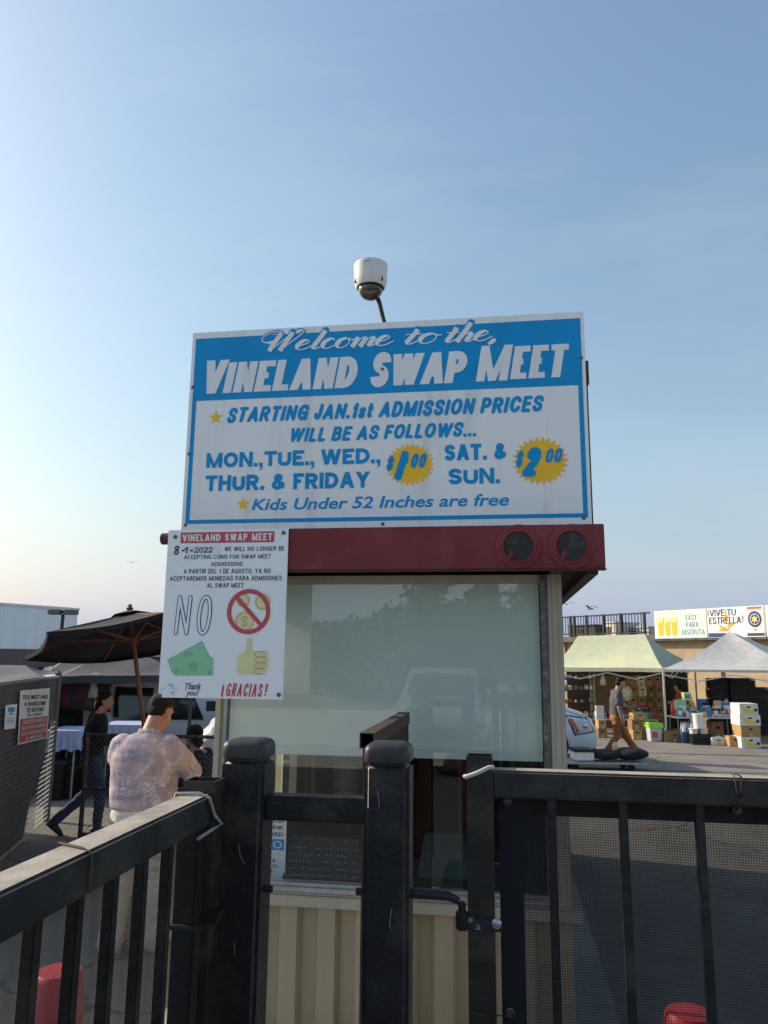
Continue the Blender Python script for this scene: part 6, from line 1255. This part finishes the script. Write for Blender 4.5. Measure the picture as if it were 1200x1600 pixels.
# ------------------------------------------------------------------ right: two pop-up canopies
GREENC = pm('canopy_green', (.96, .93, .58), .75, var=.06, scale=4, trans=.15, bump=.15, bscale=12); GREENC_SHADED = pm('canopy_green_shaded', (.30, .42, .36), .7, var=.08, trans=.25); GREYC = pm('canopy_silver', (.64, .62, .58), .6, var=.12, scale=5, trans=.1, bump=.4, bscale=14)  # side panels of the green canopy have their shade painted in
canopy('popup_canopy', 'pale green pop-up canopy behind the walking person', dist(862, 1043, 21.5), dist(1035, 1044, 21.5), dist(1072, 1033, 24.8), dist(885, 1033, 24.8), (dist(903, 994, 23.2), dist(1008, 991, 23.2)), GREENC, LEGW, True, .10, .10, GREENC_SHADED, walls=((dist(885, 1033, 24.75), dist(1072, 1033, 24.75), 0, pm('backdrop_brown', (.07, .05, .035), .85, var=.3, scale=2)),))
canopy('popup_canopy', 'silver grey pop-up canopy at the right edge', dist(1036, 1046, 21.0), dist(1262, 1048, 20.4), dist(1290, 1036, 23.6), dist(1085, 1034, 24.2), (dist(1139, 987, 22.5), dist(1143, 987, 22.4)), GREYC, LEGW, True, .16, .06)
# ------------------------------------------------------------------ goods at the right-hand stalls
CARD = pm('cardboard', (.42, .25, .115), .85, var=.12, scale=5); CARD2 = pm('cardboard_dark', (.27, .155, .075), .85, var=.12, scale=5); HOLE = pm('hole_dark', (.01, .008, .006), .9); BANW = pm('carton_white', (.72, .71, .64), .75, var=.05); BANY = pm('print_yellow', (.85, .62, .02), .6); TAPE = pm('tape_tan', (.5, .36, .2), .4)
ROT = Matrix((VR, VF, UP)).transposed()
def place(x0, x1, yt, yb, D):     # lower-left point, width, height of an upright face at depth D
    a, b, c_ = dist(x0, yb, D), dist(x1, yb, D), dist(x0, yt, D); return a, (b-a).length, c_.z-a.z
def Dg(x, y): g = gnd(x, y); return (g-EYE).dot(VF)
def carton(label, x0, x1, z0, h, D, dep=.4, m=None, group='cartons at the right-hand stalls', banana=False, turn=0):
    a = dist(x0, 1100, D); b = dist(x1, 1100, D); w_ = (b-a).length; c_ = (a+b)/2+VF*dep/2; c_.z = z0; t = thing('carton', label, 'box', tuple(c_), YAW+turn, group)
    obj('box_body', MB().box((-w_/2, -dep/2, 0), (w_/2, dep/2, h)), m or CARD, t, local=True, bevel=.006)
    obj('handle_hole', MB().box((-.045, -dep/2-.004, h*.62), (.045, -dep/2+.01, h*.75)), HOLE, t, local=True); obj('handle_hole', MB().box((w_/2-.01, -.045, h*.62), (w_/2+.004, .045, h*.75)), HOLE, t, local=True)
    if not banana: obj('tape', MB().box((-.03, -dep/2-.003, 0.002), (.03, -dep/2+.002, h*.35)), TAPE, t, local=True)
    else:
        pl = Plane2(O=(0, -dep/2-.003, 0)); mb = MB(); q_ = cr([(-w_*.36, h*.78), (-w_*.2, h*.45), (w_*.05, h*.28), (w_*.32, h*.36)], 6); ribbon(mb, pl, q_, lambda i, dx, dy: h*(.10+.22*math.sin(math.pi*min(1, (i+1)/20))), .001); obj('banana_print', mb, BANY, t, local=True, fix=False)
        mb = MB(); disc(mb, pl, (w_*.36, h*.42), h*.16, .003, 16); obj('round_mark', mb, NAVY, t, local=True, fix=False)
    return t
zz = 0
for k, (lab, mm, ban) in enumerate((('white banana carton at the bottom of the four-carton stack', BANW, True), ('orange-brown carton second from bottom of the banana carton stack', CARD, False), ('white banana carton third from bottom of the stack', BANW, True), ('white banana carton on top of the four-carton stack', BANW, True))):
    carton(lab, 1154+(k % 2)*1.0, 1184+(k % 3)*1.2, zz, .262, Dg(1170, 1169), .5, mm, banana=ban); zz += .264
carton('brown carton on the ground left of the banana cartons', 1136, 1154, 0, .25, Dg(1145, 1167), .35, CARD); carton('flat white and green carton under the goods table', 1109, 1131, 0, .19, Dg(1120, 1165), .35, pm('carton_pale', (.62, .66, .55), .75))
carton('tall brown carton under the goods table', 1110, 1128, .0, .5, Dg(1120, 1158), .35, CARD2); carton('long brown carton between tub and blue crate', 1037, 1066, 0, .26, Dg(1050, 1160), .4, CARD2)
for lab, x0, x1, z0, h_, mm in (('bottom left carton of the stack beside the green-lidded tub', 987, 1001, 0, .27, CARD), ('bottom right carton of the stack beside the green-lidded tub', 1002, 1017, 0, .25, CARD2), ('middle left carton of the stack beside the tub', 986, 1000, .275, .24, CARD2), ('middle right carton of the stack beside the tub', 1001, 1016, .255, .22, CARD), ('top carton of the stack beside the green-lidded tub', 989, 1010, .52, .16, CARD)): carton(lab, x0, x1, z0, h_, Dg(1000, 1156), .38, mm)
for lab, x0, x1, z0, h_, mm in (('dark carton under the shelf table left of the walker', 933, 947, 0, .24, CARD2), ('brown carton on the dark one left of the walker', 934, 946, .245, .22, CARD), ('brown carton on the ground behind the walker', 970, 984, 0, .26, CARD)): carton(lab, x0, x1, z0, h_, Dg(950, 1153), .35, mm)
# wall of cartons at the back under the green canopy
Dk = 24.4
for r_ in range(5):
    for c_ in range(4):
        x0 = 984+c_*13.2+(r_ % 2)*2; carton('%s carton from left in the %s row of the back carton wall' % (('first', 'second', 'third', 'fourth')[c_], ('bottom', 'second', 'middle', 'fourth', 'top')[r_]), x0, x0+12.4, .02+r_*.315, .305, Dk, .4, (CARD, CARD2, BANW)[(r_*3+c_*5) % 3 if (r_+c_) % 3 else 0], group='cartons stacked at the back of the green canopy')
# plywood board behind the walker
a, w_, h_ = place(927, 982, 1055, 1128, 24.0); bt = thing('plywood_board', 'brown plywood board standing at the back of the green canopy', 'board', (a.x, a.y, 0)); mb = MB(); mb.prism([Vector((a.x, a.y, .05)), Vector((a.x, a.y, .05))+VR*w_, Vector((a.x, a.y, a.z+h_))+VR*w_, Vector((a.x, a.y, a.z+h_))], VF*.02); obj('sheet', mb, pm('plywood', (.16, .10, .06), .8, var=.2, scale=4), bt); obj('brace', MB().bar(Vector((a.x, a.y, 0))+VR*w_*.5+VF*.7, Vector((a.x, a.y, a.z+h_*.6))+VR*w_*.5+VF*.02, .05, .05), CARD2, bt)
# black plastic crates in stacks
CRK = pm('crate_black', (.014, .014, .016), .45, var=.2)
def crate_mesh():
    w_, d_, h_ = .27, .2, .255; mb = MB(); mb.box((-w_, -d_, 0), (w_, d_, .015))
    for z0, z1 in ((.015, .05), (.085, .115), (.15, .18), (.215, .255)):
        mb.box((-w_, -d_, z0), (w_, -d_+.012, z1)); mb.box((-w_, d_-.012, z0), (w_, d_, z1)); mb.box((-w_, -d_+.012, z0), (-w_+.012, d_-.012, z1)); mb.box((w_-.012, -d_+.012, z0), (w_, d_-.012, z1))
    for x in (-w_+.006, -.13, 0, .13, w_-.006):
        for y in (-d_+.006, d_-.006): mb.box((x-.012, y-.0055, .015), (x+.012, y+.0055, .2145))
    for y in (-.07, .07):
        for x in (-w_+.006, w_-.006): mb.box((x-.0055, y-.012, .015), (x+.0055, y+.012, .2145))
    return mb.mesh('shell', CRK)
cm = crate_mesh(); liner = MB().box((-.25, -.18, .018), (.25, .18, .2)).mesh('contents', BLACKFILL); ordn = ['bottom', 'second', 'third', 'fourth', 'fifth', 'sixth', 'seventh']
tagm = MB().box((-.05, -.206, .07), (.05, -.201, .13)).mesh('paper_tag', BANW)
for lab, px_, D, n in (('left front', 1123.5, 22.6, 6), ('left rear', 1135, 23.2, 6), ('middle front', 1154, 22.5, 6), ('middle rear', 1163, 23.1, 6), ('right front', 1176, 22.6, 5), ('right rear', 1186, 23.2, 5)):
    b = dist(px_, 1100, D)
    for k in range(n):
        t = thing('plastic_crate', '%s black crate in the %s stack of crates behind the table' % (ordn[k], lab), 'crate', (b.x+.01*math.sin(k*3), b.y, .02+k*.262), YAW+.03*math.sin(k*5+px_), 'black plastic crates stacked behind the table'); obj('shell', cm, CRK, t); obj('contents', liner, BLACKFILL, t)
        if (k == 2 and 'middle front' in lab) or (k == 3 and 'left front' in lab): obj('paper_tag', tagm, BANW, t)
# tub with green lid, blue crate, buckets, cooler
a, w_, h_ = place(1017, 1037, 1138, 1159, Dg(1025, 1159)); c_ = a+VR*w_/2+VF*.22; t = thing('storage_tub', 'clear storage tub with a bright green lid at the canopy leg', 'tub', (c_.x, c_.y, 0), YAW)
obj('tub_body', MB().loft([[Vector((sx*w_*f_, sy*.2*f_, z_)) for sx, sy in ((-.5, -1), (.5, -1), (.5, 1), (-.5, 1))] for f_, z_ in ((.86, 0), (1, h_))]), pm('tub_clear', (.5, .56, .58), .3, var=.1), t, local=True, bevel=.01); obj('lid', MB().box((-w_*.56, -.24, h_), (w_*.56, .24, h_+.13)), pm('lid_green', (.35, .72, .06), .45), t, local=True, bevel=.02); obj('red_label', MB().box((-.11, -.207, h_*.3), (.02, -.2, h_*.75)), PRINTR, t, local=True)
b = gnd(1077, 1162); t = thing('blue_crate', 'dark blue crate full of bottles under the table', 'crate', (b.x, b.y+.2, 0), YAW); blu = pm('crate_blue', (.03, .085, .2), .5)
mb = MB(); mb.box((-.17, -.15, 0), (.17, .15, .02)); 
for z0, z1 in ((.02, .1), (.13, .18), (.21, .28)): mb.box((-.17, -.15, z0), (.17, -.135, z1)); mb.box((-.17, .135, z0), (.17, .15, z1)); mb.box((-.17, -.135, z0), (-.155, .135, z1)); mb.box((.155, -.135, z0), (.17, .135, z1))
for x in (-.16, 0, .16): mb.box((x-.02, -.148, .02), (x+.02, -.136, .209))
obj('shell', mb, blu, t, local=True); bcols = [(.5, .55, .6), (.12, .2, .42), (.6, .6, .6), (.35, .42, .5)]
def bottle(label, P_, h_, r_, colr, group, cap=(.05, .05, .06)):
    t = thing('bottle', label, 'bottle', tuple(P_), 0, group); obj('bottle_body', MB().lathe([(r_*.9, 0), (r_, h_*.05), (r_, h_*.6), (r_*.8, h_*.72), (r_*.35, h_*.84), (r_*.35, h_*.93)], n=12), pm('bottle_%.2f_%.2f_%.2f' % colr, colr, .3, var=.1), t, local=True, smooth=True); obj('cap', MB().lathe([(r_*.4, h_*.92), (r_*.4, h_), (0, h_)], n=10), pm('cap_%.2f_%.2f_%.2f' % cap, cap, .5), t, local=True); return t
for k in range(6): bottle('%s bottle in the dark blue crate, %s from the left' % ('front' if k < 3 else 'rear', ('first', 'second', 'third')[k % 3]), Vector((b.x, b.y+.2, .022))+VR*(-.1+.1*(k % 3))+VF*(-.07 if k < 3 else .07), .52, .04, bcols[k % 4], 'bottles in the blue crate')
def bucket(label, P_, h_, r_, m_, group=None):
    t = thing('bucket', label, 'bucket', tuple(P_), 0, group); obj('pail', MB().lathe([(r_*.85, 0), (r_*.97, h_*.85), (r_, h_*.9), (r_*1.06, h_*.91), (r_*1.06, h_), (r_*.95, h_), (0, h_*.98)], n=20), m_, t, local=True, smooth=True); obj('handle', MB().tube([(r_*1.05*math.cos(a_), -r_*.5*math.sin(a_), h_*.9-r_*.55*math.sin(a_)) for a_ in [i*math.pi/8 for i in range(9)]], .005, 6), STEEL, t, local=True); return t
WB = pm('bucket_white', (.72, .72, .70), .4, var=.05); b = gnd(1098, 1164)
t = thing('black_crate', 'single black crate with white buckets on it under the table', 'crate', (b.x, b.y+.2, .0), YAW); obj('shell', cm, CRK, t); obj('contents', liner, BLACKFILL, t)
bucket('left white bucket on the single black crate', b+VF*.2+VR*-.13+UP*.256, .13, .11, WB); bucket('right white bucket on the single black crate', b+VF*.2+VR*.12+UP*.256, .13, .11, WB); bucket('tall white bucket standing on two smaller ones', b+VF*.2+UP*.388, .36, .13, WB)
# folding table with goods
Dt = Dg(1098, 1160)+.15; a, b = dist(1056, 1120, Dt), dist(1158, 1122, Dt); zt = dist(1100, 1121, Dt).z
table('long white folding table crowded with goods at the right stall', None, (a.x, a.y, 0), (b.x, b.y, 0), .75, zt, None)
rg_ = random.Random(11); kinds = [('green', (.10, .34, .12)), ('white', (.7, .7, .68)), ('blue', (.05, .18, .5)), ('red', (.5, .05, .05)), ('yellow', (.75, .52, .06)), ('brown', (.3, .17, .08)), ('black', (.03, .03, .035)), ('pale pink', (.66, .42, .42)), ('teal', (.08, .32, .33)), ('orange', (.7, .25, .04)), ('silver', (.5, .5, .52))]
def smallbox(label, P_, w_, d_, h_, colr, group, turn=0):
    t = thing('goods_box', label, 'box', tuple(P_), YAW+turn, group); obj('box_body', MB().box((-w_/2, -d_/2, 0), (w_/2, d_/2, h_)), pm('goods_%.2f_%.2f_%.2f' % colr, colr, .6, var=.1, scale=12), t, local=True, bevel=.004); obj('label_print', MB().box((-w_*.35, -d_/2-.003, h_*.25), (w_*.35, -d_/2+.001, h_*.7)), pm('goods_label_%d' % (int(h_*1000) % 3), ((.75, .72, .66), (.6, .08, .06), (.1, .2, .5))[int(h_*1000) % 3], .6), t, local=True); return t
def jar(label, P_, h_, r_, colr, group):
    t = thing('jar', label, 'jar', tuple(P_), 0, group); obj('jar_body', MB().lathe([(r_*.95, 0), (r_, h_*.06), (r_, h_*.76), (r_*.85, h_*.82)], n=14), pm('goods_%.2f_%.2f_%.2f' % colr, colr, .5, var=.1, scale=12), t, local=True, smooth=True); obj('lid', MB().lathe([(r_*.9, h_*.8), (r_*.9, h_), (0, h_)], n=14), BANW if rg_.random() < .6 else BLACK, t, local=True, smooth=True); return t
ords = ['first', 'second', 'third', 'fourth', 'fifth', 'sixth', 'seventh', 'eighth', 'ninth', 'tenth', 'eleventh', 'twelfth', 'thirteenth', 'fourteenth', 'fifteenth', 'sixteenth']
def spread(A, B_, z_, n, rows, tname, grp, hmin=.1, hmax=.3):
    for r_ in range(rows):
        for k in range(n):
            f_ = (k+.5+rg_.uniform(-.15, .15))/n; P_ = Vector(A).lerp(Vector(B_), f_)+VF*(.1+.2*r_); P_.z = z_; cn_, cc_ = rg_.choice(kinds); h_ = rg_.uniform(hmin, hmax)*(.7+.35*r_); kk_ = rg_.random()
            lab = 'in %s row on the %s, %s from left' % (('front', 'middle', 'rear')[r_], tname, ords[k])
            if kk_ < .4: bottle('small %s bottle %s' % (cn_, lab), P_, h_, h_*.2+.012, cc_, grp)
            elif kk_ < .7: jar('small %s jar %s' % (cn_, lab), P_, h_*.75, h_*.22+.02, cc_, grp)
            else: smallbox('small %s box %s' % (cn_, lab), P_, .06+h_*.35, .08, h_, cc_, grp, rg_.uniform(-.3, .3))
spread(a+VR*.1, b-VR*.1, zt+.001, 16, 3, 'long goods table', 'goods on the long table', .16, .36)
smallbox('tall green carton at the left end of the long goods table', a+VR*.25+VF*.3+UP*(zt-a.z+.001), .26, .2, .42, (.30, .55, .35), 'goods on the long table'); smallbox('light brown board leaning on the long goods table', a+VR*1.25+VF*.3+UP*(zt-a.z+.001), .2, .05, .42, (.62, .42, .22), 'goods on the long table')
smallbox('pale green box perched on the tall green carton', a+VR*.42+VF*.3+UP*(zt-a.z+.423), .2, .2, .2, (.55, .6, .25), 'goods on the long table')
for k in range(5): smallbox('white packet %s from the left at the front of the goods table' % ords[k], a+VR*(1.05+.17*k)+VF*.03+UP*(zt-a.z+.001), .15, .07, .07, (.72, .71, .68), 'white packets on the goods table')
for k in range(2): smallbox('white carton %s at the right end of the goods table' % ('below' if k == 0 else 'stacked on top'), b-VR*.18+VF*.25+UP*(zt-b.z+.001+.151*k), .3, .25, .15, (.72, .72, .70), 'goods on the long table')
# second table under the green canopy
a2, b2 = dist(932, 1126, 22.4), dist(1030, 1127, 22.4); z2 = dist(980, 1124, 22.4).z
table('shorter folding table with goods under the green canopy', None, (a2.x, a2.y, 0), (b2.x, b2.y, 0), .8, z2, None); spread(a2, b2, z2+.001, 15, 3, 'green canopy table', 'goods under the green canopy', .12, .34)
smallbox('tall white and blue canister stack left of the walker', a2+VR*.12+VF*.1+UP*(z2-a2.z+.001), .22, .2, .36, (.6, .62, .68), 'goods under the green canopy'); smallbox('large green tin on the green canopy table', b2-VR*.3+VF*.4+UP*(z2-b2.z+.001), .2, .2, .3, (.03, .2, .15), 'goods under the green canopy')
# shelf rack at the left end
a, w_, h_ = place(876, 931, 1058, 1140, 22.8); sr = thing('shelf_rack', 'black metal shelf rack with goods left of the walker', 'shelf', (a.x, a.y, 0)); zs = [.45, .85, 1.2, 1.52]
for sx in (0, w_):
    for sy in (0, .4): q_ = a+VR*sx+VF*sy; obj('upright', MB().box((q_.x-.015, q_.y-.015, 0), (q_.x+.015, q_.y+.015, 1.7)), LEGD if sx == 0 else STEEL, sr)
for z_ in zs: q_ = Vector((a.x, a.y, z_)); obj('shelf', MB().prism([q_, q_+VR*w_, q_+VR*w_+VF*.4, q_+VF*.4], UP*-.025), BLACK, sr)
for k, z_ in enumerate(zs): spread(Vector((a.x, a.y, 0)), Vector((a.x, a.y, 0))+VR*w_, z_+.001, 7, 1, '%s rack shelf' % ('lowest', 'second', 'third', 'top')[k], 'goods on the shelf rack', .12, .26)
# hanging bag, sack, person behind the table
a, w_, h_ = place(938, 947, 1053, 1071, 21.7); tag(obj('hanging_bag', MB().loft([[a+VR*(w_/2+r_*math.cos(j*.6283))+VF*.5*r_*math.sin(j*.6283)+UP*(h_*z_) for j in range(10)] for z_, r_ in ((0, .02), (.08, .08), (.4, .075), (.75, .035), (1, .01))]), pm('bag_cream', (.5, .44, .34), .7), smooth='all'), 'cream cloth bag hanging from the edge of the green canopy', 'bag')
a, w_, h_ = place(972, 989, 1072, 1096, 22.3); tag(obj('cloth_bundle', MB().ball(a+VR*w_/2+UP*h_/2, (w_/2, .12, h_/2), ROT, 14, 10), pm('bundle_print', (.62, .57, .47), .8, var=.1, col2=(.2, .17, .13), mixs=14, mixlo=.5, mixhi=.6), smooth='all'), 'cream patterned bundle hanging behind the walking person', 'bundle')
p = dist(1066, 1100, 22.6); p.z = 0
S2 = dict(S_); S2 = {k_: (v[0], v[1], v[2]+.18 if v[2] > .4 else v[2]) for k_, v in S2.items()}
figure('person in a red top sitting behind the goods table', p, R(60), S2, (SKIN, pm('red_top', (.45, .06, .05), .8), BLKC, SHOEK, HAIRK), dict(short=True), 1.0, .022)
# low flat cart in front of the walker
a, w_, h_ = place(889, 1018, 1186, 1206, Dg(950, 1207)); ct = thing('flat_cart', 'low pale cart loaded with black bags in front of the walker', 'cart', (a.x, a.y, 0)); zc = .14
o_ = Vector((a.x, a.y, 0)); obj('deck', MB().prism([o_+UP*zc, o_+VR*(w_-.06)+UP*zc, o_+VR*(w_-.06)+VF*.7+UP*zc, o_+VF*.7+UP*zc], UP*.035), pm('cart_pale', (.36, .37, .37), .5), ct, bevel=.008)
for sx in (.15, w_-.35):
    for sy in (.1, .6): q_ = o_+VR*sx+VF*sy; obj('wheel', MB().cyl(q_-VF*.025+UP*.07, q_+VF*.025+UP*.07, .07, n=14), TYRE, ct, smooth=True)
q_ = o_+UP*(zc+.052)
t = thing('white_case', 'white plastic case on the left end of the low cart', 'case', tuple(q_+VR*.18)); obj('case_body', MB().prism([q_+VR*.14+VF*.1, q_+VR*.52+VF*.1, q_+VR*.52+VF*.5, q_+VR*.14+VF*.5], UP*.16), BANW, t, bevel=.02); obj('case_lid', MB().prism([q_+VR*.12+VF*.08+UP*.162, q_+VR*.53+VF*.08+UP*.162, q_+VR*.53+VF*.52+UP*.162, q_+VR*.12+VF*.52+UP*.162], UP*.05), BLACK, t, bevel=.015)
def bagm(x0, x1, h_, d0, d1, sd):
    mb = MB(); n = 12; rings = []
    for i in range(n+1):
        f_ = i/n; e = max(.15, math.sin(math.pi*min(max(f_, .04), .96))**.35); rings.append([q_+VR*(x0+(x1-x0)*f_)+VF*((d0+d1)/2+(d1-d0)/2*math.cos(j*.5236)*e)+UP*(h_*.5+h_*.5*math.sin(j*.5236)*e*(1+.15*noise.noise((f_*6+sd, j*.5, 0)))) for j in range(12)])
    return mb.loft(rings)
tag(obj('duffel_bag', bagm(.5, 1.08, .2, .02, .6, 1), BLKC, smooth='all'), 'sagging black bag in the middle of the low cart', 'bag'); tag(obj('duffel_bag', bagm(.95, w_+.02, .24, .0, .62, 4), BLKC, smooth='all'), 'long black bag on the right end of the low cart', 'bag')
tag(obj('cream_pouch', MB().ball(q_+VR*.98+VF*.3+UP*.24, (.06, .05, .09), ROT, 12, 8), pm('pouch_cream', (.62, .5, .33), .7), smooth='all'), 'small cream pouch lying on the black bags of the cart', 'pouch')
# gulls
def gull(label, px_, py, D, s_, roll):
    c_ = dist(px_, py, D); t = thing('gull', label, 'bird', tuple(c_), roll, 'gulls in the sky'); m_ = pm('gull_grey', (.28, .28, .29), .7); obj('body', MB().ball((0, 0, 0), (.06*s_, .2*s_, .055*s_)), m_, t, local=True, smooth='all')
    for k in (-1, 1): obj('wing', MB().loft([[Vector((k*x*s_, (y+dy)*s_, z*s_)) for dy, z in ((-w_, z0), (0, z0+.015), (w_, z0), (0, z0-.006))] for x, y, z0, w_ in ((.03, .02, .02, .07), (.28, .05, .16, .075), (.5, -.02, .15, .05), (.72, -.1, .06, .012))]), m_, t, local=True, smooth=True)
gull('gull gliding just right of the booth roof', 885, 944, 42, .7, .6); gull('gull with spread wings above the deck railing', 922, 951, 36, .9, 1.0); gull('tiny far gull left of the coin notice', 206, 879, 75, .8, .3)

# ------------------------------------------------------------------ behind the viewer, seen only as reflections in the booth glass
def mir(x, y, dpt): p_ = at(x, y, 2*(YB+.004)+dpt); return Vector((p_.x, -dpt, p_.z))
pm('leaf_dark', (.035, .06, .025), .8, var=.4, scale=3); BARK = pm('bark', (.10, .075, .05), .9, var=.3, scale=8)
def tree(label, base, h_, rw, kind, n=900, sd=1):
    rr = random.Random(sd); t = thing('tree', label, 'tree', tuple(base), 0, 'trees behind the viewer'); obj('trunk', MB().tube([(0, 0, 0), (.05, 0, h_*.3), (0, .05, h_*.7), (0, 0, h_*.95)], [.2, .15, .08, .03], 8), BARK, t, local=True, smooth=True)
    limbs = MB(); crown = MB()
    for k in range(9): an = k*2.4; z_ = h_*(.3+.06*k); r_ = rw*.6; limbs.tube([(0, 0, z_), (r_*.5*math.cos(an), r_*.5*math.sin(an), z_+.3), (r_*math.cos(an), r_*math.sin(an), z_+.45)], [.06, .04, .015], 5)
    obj('limbs', limbs, BARK, t, local=True)
    clumps = []
    for k in range(26):
        f_ = rr.random(); z_ = h_*(.22+.76*f_); pr = (1-f_)**.8 if kind == 'cone' else math.sin(math.pi*min(.97, .12+f_*.85))**.6; an = rr.random()*6.28; d_ = rw*pr*rr.uniform(.2, .85); clumps.append((Vector((d_*math.cos(an), d_*math.sin(an), z_)), rw*(.20+.22*pr)))
    for k in range(n):
        c_, r_ = rr.choice(clumps); v = Vector((rr.gauss(0, 1), rr.gauss(0, 1), rr.gauss(0, 1))); p_ = c_+v.normalized()*r_*rr.uniform(.5, 1.05); s_ = rr.uniform(.16, .34); a_ = Vector((rr.gauss(0, 1), rr.gauss(0, 1), rr.gauss(0, 1))).normalized()*s_; b_ = a_.cross(Vector((rr.gauss(0, 1), rr.gauss(0, 1), rr.gauss(0, 1)))).normalized()*s_*.6
        crown.add([p_-a_, p_-b_*.8, p_+a_, p_+b_], [(0, 1, 2, 3)])
    obj('crown', crown, MATS['leaf_dark'], t, local=True, fix=False)
for k, (px_, py, dp, rw, kind, lab) in enumerate(((678, 880, 26, 2.3, 'round', 'tall broad tree reflected at the middle of the booth glass'), (750, 905, 30, 1.8, 'cone', 'pointed conifer reflected right of the broad tree'), (769, 915, 31, 1.4, 'cone', 'shorter pointed conifer reflected beside the taller one'), (832, 900, 27, 1.9, 'round', 'tree reflected at the right edge of the booth glass'), (620, 955, 26, 2.6, 'round', 'low bushy tree reflected left of the broad tree'), (570, 975, 28, 2.6, 'round', 'low tree reflected near the middle of the booth glass'), (715, 950, 32, 2.2, 'round', 'bushy tree reflected between broad tree and conifers'), (800, 955, 33, 2.4, 'round', 'bushy tree reflected below the conifers'), (520, 985, 32, 2.6, 'round', 'lowest bushy tree reflected at the left of the glass'), (470, 980, 34, 2.6, 'round', 'bushy tree reflected at the far left of the booth glass'))):
    p_ = mir(px_, py, dp); tree(lab, (p_.x, p_.y, 0), p_.z, rw, kind, 1100, k+2)
p_ = mir(690, 1040, 7.2)
pickup('grey pickup truck facing the booth, reflected in its window', Vector((p_.x, -7.2-.6, 0)), 0, pm('car_grey', (.20, .21, .22), .3, var=.05, coat=.6))
